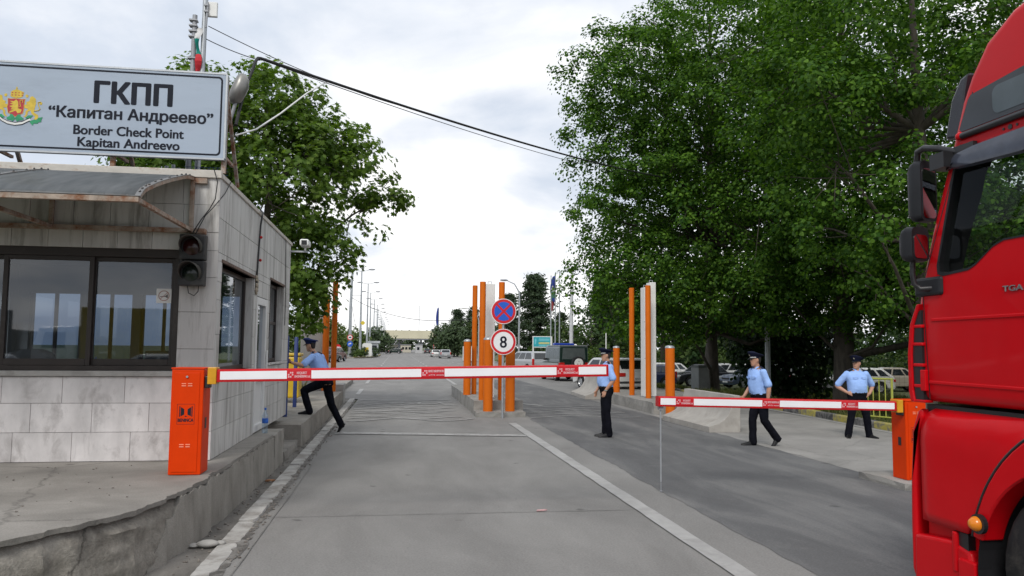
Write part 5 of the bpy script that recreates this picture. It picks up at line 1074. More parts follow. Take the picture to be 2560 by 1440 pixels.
MB().box(-.26, -.225, -2.1785, -2.1765, .52, .63).build('plate_band', SBLUE, pc)
jp = car('off_road_vehicle', 'dark green and white off-road vehicle with blue light bar and white spare wheel cover', 'car', (9.62, 44.2, 0), R(6), DKG, 4.0, 1.74, 1.98, 'jeep', belt=1.12, plate=False)
[MB().box(sx * .862, sx * .875, -1.75, 1.9, .62, 1.0).build('side_panel', SIL, jp) for sx in (-1, 1)]; q = MB(); q.box(-.80, .80, -1.9, .62, 1.981, 2.01); q.build('roof_panel', SIL, jp, bevel=.01)
q = MB(); q.box(-.62, .62, -.25, .05, 2.02, 2.14); q.build('light_bar', BLUEL, jp, bevel=.03)
q = MB(); q.lathe([(.05, -2.32), (.36, -2.30), (.385, -2.25), (.385, -2.08), (.05, -2.06)], 30, (.18, 0, 1.02), 'y'); sw = q.build('spare_wheel', RUBBER, jp, smooth=50); q = MB(); q.lathe([(.02, -2.335), (.25, -2.33), (.26, -2.315), (.02, -2.31)], 30, (.18, 0, 1.02), 'y'); q.build('wheel_cover', WHITE, sw, smooth=40)
q = MB(); [q.lathe([(.001, -2.342), (.022, -2.342), (.022, -2.333), (.001, -2.333)], 10, (.18 + dx, 0, 1.02 + dz), 'y') for dx, dz in ((0, .1), (-.08, -.05), (.08, -.05))]; q.build('hole', BLACK, sw)
q = MB(); q.box(-.84, -.44, -2.035, -2.015, .62, .86); q.build('plate', PLATE, jp); q = MB(); q.box(-.84, -.77, -2.0375, -2.0355, .62, .86); q.build('plate_band', SBLUE, jp); text_mesh('lettering', 'A 54', -.74, -.50, .75, .07, -2.037, INK, jp, .02, 0); text_mesh('lettering', 'KT', -.70, -.54, .645, .07, -2.037, INK, jp, .02, 0)
car('silver_estate', 'silver estate car with tall red tail lamps parked left of the off-road vehicle', 'car', (9.0, 52.0, 0), R(17), SIL, 4.3, 1.74, 1.62, 'mpv')
G1 = 'cars parked beyond the grass'
for x, y, rz, p, st, lb in ((22.6, 46.5, 100, BLU, 'sedan', 'blue-grey saloon parked beyond the grass, seen past the walking officer'), (20.4, 49.5, 96, BLK, 'sedan', 'black car parked just behind the blue-grey saloon'), (23.2, 53.0, 95, WH, 'wagon', 'white estate parked behind the dark cars beyond the grass'), (19.0, 54.5, 95, WH, 'hatch', 'white hatchback showing left of the grey utility cabinet'), (15.2, 47, 100, DKB, 'wagon', 'dark blue van-like car behind the white scanner columns'), (12.6, 46.5, 12, WH, 'sedan', 'white car parked right behind the police car'),
                            (26.4, 41.8, 68, WH, 'hatch', 'white hatchback parked under the bushes right of the third officer'), (29.6, 43.2, 70, TAN, 'sedan', 'pale car half hidden beside the red truck'), (26.5, 50, 92, SIL, 'sedan', 'silver saloon in the second row of parked cars')):
    car('parked_car', lb, 'car', (x, y, -.58), R(rz), p, 4.3, 1.72, 1.44, st, G1)
G2 = 'cars far down the road'
for x, y, rz, p, st, H, lb in ((-7.9, 92, -18, BLK, 'sedan', 1.45, 'nearer dark car parked at the left road edge behind the orange posts'), (-7.6, 98, -14, DRED, 'wagon', 1.75, 'dark tall car parked beyond the nearer dark car on the left'), (8.1, 132, 2, SIL, 'wagon', 1.5, 'silver estate driving away in the right half of the far road'), (7.5, 151, 2, WH, 'sedan', 1.4, 'white saloon ahead of the silver estate on the far road'),
                               (-4.2, 222, 80, BLK, 'sedan', 1.45, 'left one of two dark cars under the yellow canopy'), (-.6, 224, 80, DKG, 'wagon', 1.6, 'right one of two dark cars under the yellow canopy'), (9.0, 232, 0, BLK, 'sedan', 1.45, 'black car at the kiosk under the yellow canopy')):
    car('distant_car', lb, 'car', (x, y, 0), R(rz), p, 4.3, 1.74, H, st, G2)

G3 = 'vehicles waiting behind the viewpoint'
for x, y, rz, p, st, H, lb in ((-15.5, -13, 85, WH, 'sedan', 1.45, 'white saloon mirrored in the left pane of the booth window'), (-8.6, -11, 95, WH, 'wagon', 1.5, 'white estate mirrored low in the right pane of the booth window'), (-19, -20, 85, DRED, 'sedan', 1.45, 'dark red saloon mirrored at the left edge of the booth window')):
    car('waiting_car', lb, 'car', (x, y, 0), R(rz), p, 4.4, 1.75, H, st, G3)
lorry('lorry with a yellow cargo box mirrored in the right pane of the booth window', (-13.5, -22, 0), R(80), mat('lorry_yellow', (.45, .33, .03), .6), WH); lorry('grey box lorry mirrored in the left pane of the booth window', (-24, -24, 0), R(82), mat('lorry_grey', (.16, .17, .18), .6), DKB)

# ------------------------------------------------------------------ the red truck
TX, TY = 3.5, 3.6
trk = thing('truck', 'red long-haul truck tractor with high roof standing at the right edge', 'truck', (TX, TY, 0))
TRED = mat('truck_red', (.52, .0034, .008), .34, var=.03, coat=.12, spec=.12, dirt=(.46, .004, .009), dl=.66, ds=2); TGREY = mat('truck_grey_plastic', (.014, .015, .018), .5, spec=.3, var=.15)
P = lambda l: [(y - TY, z) for y, z in l]
W0, W1 = 0.0, 2.44
front = [(4.80, 1.49), (4.81, 1.75), (4.79, 2.05), (4.755, 2.23), (4.69, 2.42), (4.615, 2.63), (4.515, 2.87), (4.42, 3.09), (4.37, 3.22), (4.30, 3.40), (4.22, 3.54), (4.08, 3.71), (3.86, 3.83), (3.4, 3.92), (2.6, 3.95), (2.5, 3.86), (2.48, 1.49)]
cabm = MB(); cabm.prism(P(front), W0, W1, 'x'); cab = cabm.build('cab', TRED, trk, bevel=.085, seg=4)
win = [(4.335, 3.0), (4.36, 2.96), (4.53, 2.40), (4.525, 2.345), (4.48, 2.33), (4.26, 2.345), (4.20, 2.37), (4.06, 2.46), (3.98, 2.485), (3.25, 2.49), (3.2, 2.53), (3.2, 2.98), (3.24, 3.01)]
inner = [(4.74, 1.6), (4.72, 2.05), (4.66, 2.2), (4.50, 2.63), (4.27, 3.1), (4.15, 3.36), (4.0, 3.5), (3.77, 3.66), (3.4, 3.74), (2.6, 3.76), (2.56, 1.6)]
cut = []
for poly, a, b_ in ((P(win), -.3, 2.8), (P(inner), .07, 2.37)):
    q = MB(); q.prism(poly, a, b_, 'x'); o = q.build('cutter', BLACK); cut.append(o)
q = MB(); q.add([(.22, 4.95 - TY, 2.3), (2.22, 4.95 - TY, 2.3), (2.22, 4.6 - TY, 3.15), (.22, 4.6 - TY, 3.15), (.22, 4.3 - TY, 2.3), (2.22, 4.3 - TY, 2.3), (2.22, 4.1 - TY, 3.15), (.22, 4.1 - TY, 3.15)], [(0, 1, 2, 3), (4, 5, 6, 7), (0, 4, 5, 1), (1, 5, 6, 2), (2, 6, 7, 3), (3, 7, 4, 0)]); cut.append(q.build('cutter', BLACK))
for o in cut: o.location = (TX, TY, 0); m = cab.modifiers.new('b', 'BOOLEAN'); m.operation = 'DIFFERENCE'; m.solver = 'EXACT'; m.material_mode = 'TRANSFER'; m.object = o
bpy.context.view_layer.update(); dg = bpy.context.evaluated_depsgraph_get(); me = bpy.data.meshes.new_from_object(cab.evaluated_get(dg)); cab.modifiers.clear(); cab.data = me
me.polygons.foreach_set('use_smooth', [True] * len(me.polygons)); me.set_sharp_from_angle(angle=R(32))
for o in cut: bpy.data.objects.remove(o)
ft_ = MB(); ft_.prism(P([(4.70, 1.62), (4.66, 2.15), (4.35, 2.22), (4.1, 2.1), (4.0, 1.62)]), .1, 2.34, 'x'); ft_.prism(P([(3.35, 1.62), (3.35, 2.9), (3.2, 2.95), (3.1, 1.62)]), .3, 1.0, 'x'); ft_.build('interior', BLACK, trk)
sw_ = MB(); sw_.lathe([(.2 + .014 * math.cos(a), .014 * math.sin(a)) for a in [2 * PI * k / 8 for k in range(9)]], 24, (.68, .45, 2.25)); sw_.build('steering_wheel', BLACK, trk)
TGL = mat_glass('truck_side_glass', (.74, .79, .77), -.03); wp = [(y + (.006 if y > 3.9 else -.006), z) for y, z in win]
[MB().add([(x_, y, z) for y, z in P(wp)], [tuple(range(len(wp)))]).build('side_window', TGL, trk) for x_ in (.03, 2.41)]
q = MB(); n = len(win); cy, cz = 3.9, 2.7; ow = [(y + (y - cy) * .035, z + (z - cz) * .05) for y, z in win]; q.add([(-.004, y, z) for y, z in P(ow)] + [(-.004, y, z) for y, z in P(win)] + [(.03, y, z) for y, z in P(win)], [(k, (k + 1) % n, n + (k + 1) % n, n + k) for k in range(n)] + [(n + k, n + (k + 1) % n, 2 * n + (k + 1) % n, 2 * n + k) for k in range(n)]); q.build('window_seal', TGREY, trk)
q = MB(); q.quad((.2, 4.72 - TY, 2.28), (2.24, 4.72 - TY, 2.28), (2.24, 4.33 - TY, 3.17), (.2, 4.33 - TY, 3.17)); q.build('windscreen', TGL, trk)
# roof strip window, rail, deflector, seams
q = MB(); q.prism(P([(4.195, 3.415), (4.22, 3.39), (4.30, 3.225), (4.285, 3.205), (2.9, 3.205), (2.9, 3.47), (3.6, 3.465)]), -.005, .01, 'x'); rw = q.build('roof_window', mat('black_glass', (.035, .038, .042), .12, var=.1), trk)
q = MB(); q.prism(P(rounded(3.0, 4.02, 3.235, 3.405, .05)), -.008, -.0055, 'x'); q.build('roof_pane', mat('tinted_pane', (.075, .095, .105), .08), rw)
q = MB(); q.tube([(-.012, 4.27 - TY, 3.175), (-.014, 3.8 - TY, 3.175), (-.012, 2.9 - TY, 3.175)], .021, 10); q.build('roof_rail', BLACK, trk, smooth=60); q = MB(); q.ball((-.012, 4.29 - TY, 3.178), (.022, .035, .026), 10, 8); q.build('rail_end', TRED, trk, smooth=60)
q = MB(); q.loft([[(-.004, y - TY, zt), (-.042, y - TY, zt - .02), (-.055, y - TY, zt - .07), (-.05, y - TY, zb + .01), (-.02, y - TY, zb), (-.002, y - TY, zb + .02)] for y, zt, zb in ((4.37, 3.04, 2.985), (4.30, 3.085, 2.97), (4.15, 3.10, 2.96), (3.8, 3.105, 2.945), (3.2, 3.105, 2.94))]); q.build('rain_deflector', mat('smoked_plastic', (.055, .062, .085), .15, var=.2, vs=6), trk, smooth=45)
q = MB(); [q.lathe([(.001, -.004), (r_, -.004), (r_, .004), (.001, .004)], 10, (0, y - TY, 3.128), 'x') for y, r_ in ((3.95, .008), (3.90, .016), (3.85, .008))]; q.build('marker_holes', BLACK, trk)
q = MB()
for a, b_ in (((4.62, 2.03), (2.5, 2.04)), ((4.66, 1.62), (2.5, 1.605))): q.bar((-.002, a[0] - TY, a[1]), (-.002, b_[0] - TY, b_[1]), .012, .022)
q.build('body_crease', TRED, trk, bevel=.005); q = MB(); q.bar((-.0005, 4.29 - TY, 3.20), (-.0005, 4.18 - TY, 3.43), .002, .006); q.bar((-.001, 4.68 - TY, 2.3), (-.001, 4.30 - TY, 3.13), .002, .006); q.bar((-.001, 4.70 - TY, 2.28), (-.001, 4.66 - TY, 1.5), .002, .006); q.build('panel_gap', BLACK, trk); q = MB(); q.tube([(-.021, 3.32 + 1.0 * math.cos(a) - TY, .5 + 1.0 * math.sin(a)) for a in [R(12 + 92 * k / 24) for k in range(25)]], .008, 6); q.build('panel_gap', BLACK, trk)
text_mesh('badge', 'TGA 1', 0, .19, 0, .034, 0, mat('chrome', (.55, .55, .56), .2, .9), trk, .03, .006, rot=(0, 0, R(-90)), loc=(-.005, 4.0 - TY, 2.175))
# corner deflector with slots
q = MB(); q.prism(P([(4.70, 1.50), (4.785, 1.50), (4.80, 1.8), (4.755, 2.08), (4.70, 2.10)]), -.018, .02, 'x'); q.build('corner_recess', BLACK, trk)
q = MB(); q.prism(P([(4.775, 1.48), (4.82, 1.49), (4.835, 1.55), (4.835, 1.80), (4.805, 2.0), (4.73, 2.14), (4.70, 2.14), (4.77, 2.0), (4.795, 1.8), (4.795, 1.56)]), -.03, .06, 'x')
for z in (1.58, 1.72, 1.86, 1.98): q.box(-.024, .02, 4.69 - TY, 4.79 - TY, z, z + .022)
q.box(-.026, .02, 4.67 - TY, 4.72 - TY, 1.56, 1.70); q.prism(P([(4.68, 1.482), (4.82, 1.482), (4.82, 1.50), (4.68, 1.50)]), -.026, .04, 'x'); q.build('air_deflector', TRED, trk, bevel=.006)
# lower body: front wing panel, wheel-arch panel, bumper, steps
arc_o = [(3.35 + 1.0 * math.cos(a), .5 + 1.0 * math.sin(a)) for a in [R(13 + (90 - 13) * k / 14) for k in range(15)]]
pts = [(4.78, 1.445), (4.80, 1.34), (4.84, 1.28), (4.84, .72)] + [(4.34, .70)] + arc_o + [(3.3, 1.445)]
lw = MB(); N_ = 5; prof = [(1.445, .05), (1.40, .012), (1.33, -.010), (1.25, -.02), (.5, -.02)]
def xs_(z):
    for (za, xa), (zb, xb) in zip(prof[:-1], prof[1:]):
        if zb <= z <= za: return lerp(xb, xa, (z - zb) / (za - zb))
    return prof[0][1]
cols = [4.80, 4.76, 4.68, 4.6, 4.5, 4.42, 4.34, 4.25, 4.15, 4.05, 3.9, 3.75, 3.6, 3.45, 3.3]; rws = 12; vv = []
for y in cols:
    d = y - 3.32; zb = .71 if y >= 4.33 else .5 + math.sqrt(max(0, 1 - d * d)); zt = 1.445 if y < 4.76 else 1.40
    for k in range(rws + 1): z = lerp(zt, max(zb, .71), k / rws); vv.append((xs_(z) + (.05 if y >= 4.80 else .012 if y >= 4.76 else 0), y - TY, z))
lw.add(vv, [(i * (rws + 1) + k, i * (rws + 1) + k + 1, (i + 1) * (rws + 1) + k + 1, (i + 1) * (rws + 1) + k) for i in range(len(cols) - 1) for k in range(rws)]); o = lw.build('front_wing', TRED, trk, smooth=40); s_ = o.modifiers.new('t', 'SOLIDIFY'); s_.thickness = .03; s_.offset = -1
ai = [(3.555 + .68 * math.cos(a), .52 + .68 * math.sin(a)) for a in [R(15 + 130 * k / 20) for k in range(21)]]; ao = [(3.32 + .992 * math.cos(a), .5 + .992 * math.sin(a)) for a in [R(12 + 108 * k / 20) for k in range(21)]]
q = MB(); q.add([(x, y - TY, z) for x, l in ((-.030, ao), (-.030, ai), (.12, ao), (.12, ai)) for y, z in l], [(o_ + k, o_ + k + 1, p_ + k + 1, p_ + k) for o_, p_ in ((0, 21), (0, 42), (21, 63), (42, 63)) for k in range(20)] + [(0, 21, 63, 42), (20, 41, 83, 62)]); q.build('wheel_arch', TRED, trk, smooth=30, bevel=.012)
q = MB(); q.add([(x, y - TY, z) for x in (-.03, .9) for y, z in [(3.58 + .672 * math.cos(a), .52 + .672 * math.sin(a)) for a in [R(-10 + 200 * k / 20) for k in range(21)]]], [(k, k + 1, 22 + k, 21 + k) for k in range(20)]); q.build('arch_liner', BLACK, trk)
q = MB(); q.box(.05, 2.4, 2.5 - TY, 4.76 - TY, 1.30, 1.47); q.box(.9, 1.6, 2.5 - TY, 4.6 - TY, .5, 1.3); q.box(.06, 2.38, 4.25 - TY, 4.78 - TY, .45, 1.3); q.build('underframe', BLACK, trk)
bf = [(4.75, 1.445), (4.79, 1.42), (4.845, 1.30), (4.88, .95), (4.89, .67), (4.89, .36), (4.86, .30), (4.81, .30), (4.84, .40), (4.835, .95), (4.81, 1.27), (4.74, 1.38)]
q = MB(); q.prism(P(bf), -.005, 2.45, 'x'); q.build('front_panel', TRED, trk, bevel=.02, seg=3, smooth=40)
q = MB(); q.prism(P([(4.85, .60), (4.86, .34), (4.86, .29), (4.27, .29), (4.27, .40), (4.34, .60), (4.5, .635)]), -.012, .4, 'x'); q.build('bumper', TRED, trk, bevel=.025, seg=3, smooth=40)
q = MB(); q.prism(P([(4.78, .705), (4.78, .6), (4.33, .6), (4.33, .695)]), .05, .4, 'x'); q.build('bumper_recess', TRED, trk); q = MB(); q.box(-.03, .1, 4.275 - TY, 4.42 - TY, .28, .55); q.box(-.022, .1, 4.44 - TY, 4.48 - TY, .45, .7); q.build('step', TRED, trk, bevel=.012); q = MB(); q.box(.0, .3, 4.36 - TY, 4.48 - TY, .56, .70); q.build('step_recess', BLACK, trk)
q = MB(); q.lathe([(.001, -.105), (.024, -.10), (.042, -.075), (.046, -.05), (.046, -.04)], 20, (0, 4.215 - TY, .80), 'x'); q.build('side_marker', AMBER, trk, smooth=60); q = MB(); q.lathe([(.058, -.062), (.058, -.035), (.04, -.035), (.04, -.062), (.058, -.062)], 20, (0, 4.207 - TY, .80), 'x'); q.build('marker_rim', BLACK, trk)
for y in (3.6,): 
    for x, sd_ in ((.20, -1), (2.24, 1)): wheel(trk, x, y - TY, .555, .32, sd_, 36)
for x, sd_ in ((.32, -1), (2.12, 1)): wheel(trk, x, -.1 - TY, .52, .55, sd_, 36)
q = MB(); [q.box(x, x + .09, -1.2 - TY, 4.3 - TY, .78, 1.02) for x in (.82, 1.53)]; q.box(.3, 2.1, 1.1 - TY, 2.2 - TY, .45, .95); q.build('chassis', BLACK, trk)
# mirrors
q = MB(); q.tube([(.0, 4.30 - TY, 3.075), (-.06, 4.42 - TY, 3.13), (-.07, 4.54 - TY, 3.165), (-.06, 4.62 - TY, 3.16), (-.055, 4.64 - TY, 3.09)], .022, 10); q.box(-.03, .02, 4.16 - TY, 4.36 - TY, 3.04, 3.115); q.box(-.10, .02, 4.33 - TY, 4.46 - TY, 2.99, 3.09); q.build('mirror_arm', BLACK, trk, smooth=50); q = MB()
q.tube([(.0, 4.58 - TY, 2.24), (-.06, 4.64 - TY, 2.235), (-.09, 4.66 - TY, 2.27), (-.10, 4.66 - TY, 2.34), (-.10, 4.65 - TY, 2.45)], .018, 10); q.build('mirror_arm', BLACK, trk, smooth=50)
def mirror(nm, x0, x1, y, z0, z1, dpt):
    q = MB(); q.loft([[(x, y - TY + dy, z) for x, z in rounded(x0 + i_, x1 - i_, z0 + i_, z1 - i_, .04)] for dy, i_ in ((-.02, 0), (.03, -.006), (dpt * .7, .006), (dpt, .03))]); rt_ = lambda mb: setattr(mb, 'v', [((x - x0) * math.cos(R(16)) - (yy - y + TY) * math.sin(R(16)) + x0, (x - x0) * math.sin(R(16)) + (yy - y + TY) * math.cos(R(16)) + y - TY, z) for x, yy, z in mb.v]); rt_(q); h = q.build(nm, TGREY, trk, smooth=45)
    g = MB(); g.prism(rounded(x0 + .018, x1 - .018, z0 + .018, z1 - .05, .03), y - TY - .024, y - TY - .0205, 'y'); rt_(g); g.build('mirror_glass', mat('mirror_silver', (.55, .57, .58), .02, 1.0, var=.01), h)
mirror('mirror', -.085, .075, 4.60, 2.69, 3.095, .10); mirror('wide_angle_mirror', -.160, .005, 4.60, 2.42, 2.645, .10)
q = MB(); q.box(-.022, .05, 4.50 - TY, 4.76 - TY, 2.19, 2.315); q.build('mirror_mount', TGREY, trk, bevel=.02)
q = MB(); q.prism(P([(4.46, 3.22), (4.62, 3.25), (4.55, 3.50), (4.46, 3.62), (4.38, 3.64), (4.42, 3.5)]), .14, 2.30, 'x'); q.build('sun_visor', mat('dark_visor', (.02, .02, .026), .25), trk, bevel=.02)
q = MB(); q.ball((.10, 3.72 - TY, 3.78), (.10, .09, .09), 16, 10); q.build('roof_lamp', LAMPG, trk, smooth=60)
# ------------------------------------------------------------------ vegetation
LEAFSHAPE = {'diamond': [(0, -.5), (.34, -.12), (.26, .18), (0, .5), (-.26, .18), (-.34, -.12)],
             'heart': [(0, -.42), (.30, -.34), (.42, -.10), (.30, .16), (0, .5), (-.30, .16), (-.42, -.10), (-.30, -.34)],
             'star': [(0, -.30), (.16, -.40), (.18, -.18), (.50, -.16), (.26, .06), (.36, .34), (.12, .20), (0, .56), (-.12, .20), (-.36, .34), (-.26, .06), (-.50, -.16), (-.18, -.18), (-.16, -.40)],
             'needle': [(0, -.5), (.2, 0), (0, .5), (-.2, 0)]}
def leaves(name, C, size, shape, m, parent, seed, up=.35, out=None, fold=.16):
    """one mesh of leaf faces at the points C"""
    g = np.random.default_rng(seed); n = len(C); S = np.array(LEAFSHAPE[shape]); k = len(S)
    nr = g.normal(size=(n, 3)); nr[:, 2] = np.abs(nr[:, 2]) * (1 + up) + up
    if out is not None: nr = nr * .62 + out * 1.15
    nr /= np.linalg.norm(nr, axis=1)[:, None]; t = g.normal(size=(n, 3)); t[:, 2] -= .5; t -= nr * (t * nr).sum(1)[:, None]; t /= np.linalg.norm(t, axis=1)[:, None]; b = np.cross(nr, t)
    s = size * g.uniform(.65, 1.25, n)[:, None, None]
    v = C[:, None, :] + s * (S[None, :, :1] * b[:, None, :] + S[None, :, 1:] * t[:, None, :] + (fold * np.abs(S[None, :, :1]) - .12 * (S[None, :, 1:] ** 2)) * nr[:, None, :])
    me = bpy.data.meshes.new(name); me.vertices.add(n * k); me.loops.add(n * k); me.polygons.add(n)
    me.vertices.foreach_set('co', v.astype(np.float32).ravel()); me.loops.foreach_set('vertex_index', np.arange(n * k, dtype=np.int32)); me.polygons.foreach_set('loop_start', np.arange(0, n * k, k, dtype=np.int32)); me.polygons.foreach_set('loop_total', np.full(n, k, dtype=np.int32))
    me.update(calc_edges=True); me.materials.append(m); o = bpy.data.objects.new(name, me); COL.objects.link(o)
    if parent: o.parent = parent
    return o
def shell(g, E, n, inner=.45):
    """points in a set of ellipsoids, denser towards the skin, lumpy outline"""
    E = [tuple(e) + (1.0,) * (7 - len(e)) for e in E]; E = np.array(E, float); w = (E[:, 3] * E[:, 4] * E[:, 5]) ** (2 / 3) * (E[:, 6] if E.shape[1] > 6 else 1); idx = g.choice(len(E), n, p=w / w.sum()); d = g.normal(size=(n, 3)); d /= np.linalg.norm(d, axis=1)[:, None]
    r = (inner + (1 - inner) * g.random(n) ** .6); lump = 1 + .13 * np.sin(d[:, 0] * 5 + idx) * np.sin(d[:, 1] * 6 + 2 * idx) + .13 * np.sin(d[:, 2] * 9 + d[:, 0] * 7)
    return E[idx, :3] + d * E[idx, 3:6] * (r * lump)[:, None], d
def tree(name, label, loc, E, ncl, per, spread, size, shape, m, trunk, seed, group=None, cat='tree', limbs=26, fold=.16, twigs=True, bark=None, flat=.75):
    """E: ellipsoids relative to loc; trunk: polyline with radii [(x,y,z,r),...]"""
    g = np.random.default_rng(seed); root = thing(name, label, cat, loc, 0, group); C, D = shell(g, E, ncl); nn_ = (((C[:, None, :] - C[None, :, :]) ** 2).sum(2) < (spread * 4.2) ** 2).sum(1) >= 3; C, D = C[nn_], D[nn_]; ncl = len(C)     # no clump hangs on its own
    u_ = g.normal(size=(ncl * per, 3)); u_ /= np.linalg.norm(u_, axis=1)[:, None]; R_ = np.repeat(g.uniform(.6, 1.25, ncl), per)[:, None] * g.random((ncl * per, 1)) ** .42 * spread * 1.9; P_ = np.repeat(C, per, 0) + u_ * R_ * np.array([1, 1, flat]); O = np.repeat(D, per, 0) * .5 + (P_ - np.repeat(C, per, 0)) / spread * .75; O[:, 2] += .25
    keep = P_[:, 2] > .05; leaves('crown', P_[keep], size, shape, m, root, seed + 1, out=O[keep], fold=fold)
    t = MB(); t.tube([p[:3] for p in trunk], [p[3] for p in trunk], 12)
    tp = [V3(p[:3]) for p in trunk]; sel = g.choice(ncl, min(limbs, ncl), replace=False); ends = []
    for i in sel:
        e = V3(C[i]); k = min(range(len(tp)), key=lambda q: (tp[q] - e).length + max(0, tp[q].z - e.z + .5) * 2); a = tp[k]; d = (e - a).length; r0 = min(trunk[k][3] * .6, .02 + d * .016)
        md = a.lerp(e, .45) + V3((0, 0, -.05 * d)) + V3(tuple(g.normal(size=3))) * d * .05; pts = [a, a.lerp(md, .5), md, md.lerp(e, .5) + V3((0, 0, .03 * d)), e]; t.tube(pts, [r0, r0 * .85, r0 * .6, r0 * .4, r0 * .15], 6); ends.append((md, e, r0))
    if twigs:
        for i in range(0, ncl, max(1, ncl // 160)):
            e = V3(C[i]); a, b_, r0 = min(ends, key=lambda q: (q[0].lerp(q[1], .5) - e).length) if ends else (tp[-1], tp[-1], .03); s = a.lerp(b_, g.uniform(.2, .9)); t.tube([s, s.lerp(e, .5) + V3((0, 0, -.04)), e], [.018, .012, .005], 4)
    t.build('trunk', bark or WOODB, root, smooth=60); return root
LP = mat_leaf('poplar_leaf', (0.024, 0.072, 0.009), (0.135, 0.255, 0.030), .38); LM = mat_leaf('plane_leaf', (0.056, 0.110, 0.017), (0.165, 0.25, 0.046), .44)
LD = mat_leaf('shade_darkened_leaf', (0.010, 0.026, 0.008), (0.034, 0.072, 0.020), .25); LPN = mat_leaf('pine_needles', (0.038, 0.062, 0.036), (0.085, 0.120, 0.065), .2); LW = mat_leaf('willow_leaf', (0.075, 0.115, 0.032), (0.16, 0.21, 0.07), .35); LF = mat_leaf('far_leaf', (0.048, 0.075, 0.038), (0.10, 0.14, 0.068), .25); LF2 = mat_leaf('background_leaf', (0.030, 0.062, 0.018), (0.085, 0.13, 0.035), .3); LB = mat_leaf('bush_leaf', (0.045, 0.085, 0.02), (0.12, 0.17, 0.045), .35)  # canopy shade is put into LD and LF2 colours, haze into LPN and LF
# plane tree behind the booth
tree('plane_tree', 'broad-leaved plane tree rising behind the checkpoint booth', (-4.1, 22.6, 0), [(.2, -.6, 6.4, 3.2, 2.8, 3.0), (-1.6, -.2, 7.3, 2.6, 2.4, 2.2), (1.5, -.9, 4.1, 1.5, 1.4, 1.55), (2.3, -.8, 7.4, 1.2, 1.2, 1.0), (3.55, -.6, 6.05, .85, .6, .32), (.6, -.4, 8.9, 1.3, 1.2, .85), (1.6, -1, 2.9, .85, .8, .7)],
     900, 34, .22, .172, 'star', LM, [(0, 0, 0, .2), (.05, 0, 1.6, .17), (.12, 0, 3.2, .15), (.3, 0, 4.8, .12), (.4, 0, 6.4, .08), (.3, 0, 8.2, .04)], 11, limbs=34)
# the row of big poplars on the right
tree('poplar_tree', 'tallest poplar with dense crown overhanging the road behind the right island', (14.55, 34, -.25), [(-1.1, -2.5, 7.2, 7.1, 6.6, 4.9), (-.9, -2.0, 12.6, 6.8, 6.4, 5.2), (-4.3, -3.8, 4.7, 3.1, 2.6, 2.3, 1.25), (.5, -1, 17, 5.5, 5.5, 4.0), (-4.5, -2.6, 13.2, 3.1, 3, 3.6), (-4.2, -3, 9.2, 3.7, 3.4, 2.8), (2.5, -4, 4.9, 3.5, 3, 2.0), (-1.5, -4.5, 4.2, 4.0, 2.6, 1.8)],
     1700, 88, .31, .130, 'heart', LP, [(0, 0, 0, .28), (-.1, 0, 3, .24), (-.2, -.2, 7, .2), (-.2, -.3, 11, .15), (0, 0, 16, .08), (0, 0, 19, .03)], 21, limbs=60)
tree('poplar_tree', 'thick-trunked poplar standing in deep shade behind the third officer', (16.7, 27, -.45), [(.8, -.8, 8.0, 6.6, 5.8, 5.0), (-.2, -1, 13.2, 6.8, 5.6, 4.4), (2.5, -2, 5.0, 4.4, 3.6, 2.2), (-2, -1.8, 6.2, 3.2, 3, 2.2)],
     1350, 78, .30, .122, 'heart', LP, [(0, 0, 0, .42), (.05, 0, 2, .36), (0, 0, 5, .32), (-.4, -.2, 9, .24), (-.6, 0, 13, .14), (-.6, 0, 17, .05)], 31, limbs=55)
tree('poplar_tree', 'nearest poplar with large bright leaves above and behind the red truck', (13.8, 18.6, -.2), [(.4, -.2, 7.6, 5.0, 4.6, 4.3), (0, 0, 11.4, 4.9, 4.5, 3.2), (1.6, -1.4, 4.5, 3.4, 3, 1.9), (-3.2, -.6, 8.6, 2.2, 2, 1.6)],
     900, 68, .27, .118, 'heart', LP, [(0, 0, 0, .3), (.1, 0, 2.5, .26), (.2, 0, 5, .22), (.1, 0, 8, .16), (0, 0, 12, .06)], 41, limbs=42)
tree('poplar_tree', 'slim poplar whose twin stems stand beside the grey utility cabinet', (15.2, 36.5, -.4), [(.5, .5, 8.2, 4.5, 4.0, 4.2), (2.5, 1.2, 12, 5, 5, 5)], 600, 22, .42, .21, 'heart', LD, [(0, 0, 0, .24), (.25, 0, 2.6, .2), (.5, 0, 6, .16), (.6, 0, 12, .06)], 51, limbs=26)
# dark mass of low trees in the shade behind
for i, (x, y, z, rx, rz_, lb) in enumerate(((18.8, 35.5, 3.4, 2.6, 3.7, 'low dark tree filling the shade left of the third officer'), (37, 33, 7.2, 4.6, 4.4, 'broad dark tree behind the truck cab at the far right'), (31, 34, 4.6, 4.6, 4.8, 'dark tree in the shade behind the truck mirror'), (23, 27.5, 7.0, 4.2, 3.4, 'overhanging dark tree above the third officer'), (29, 25, 5.6, 4.8, 4.2, 'dark tree at the far right, seen beside the truck cab'), (22, 20, 5.8, 4.4, 4.2, 'tree with shade-darkened leaves seen through the truck side window'), (34, 44, 8, 7, 8, 'tall dark tree behind the row of parked cars'), (22, 62, 8.5, 7, 8, 'tall tree beyond the parked cars and the right island'))):
    tree('shade_tree', lb, (x, y, -.57), [(0, 0, z, rx, rx, rz_), (rx * .4, -rx * .3, z * .7, rx * .7, rx * .7, rz_ * .6), (-rx * .45, 0, z * .8, rx * .6, rx * .6, rz_ * .6)], 420, 20, .42, .23 if y < 50 else .34, 'heart', LD, [(0, 0, 0, .22), (.1, 0, z * .5, .17), (0, 0, z, .1), (0, 0, z + rz_ * .5, .04)], 60 + i, 'shade trees behind the poplars', limbs=14, twigs=False)
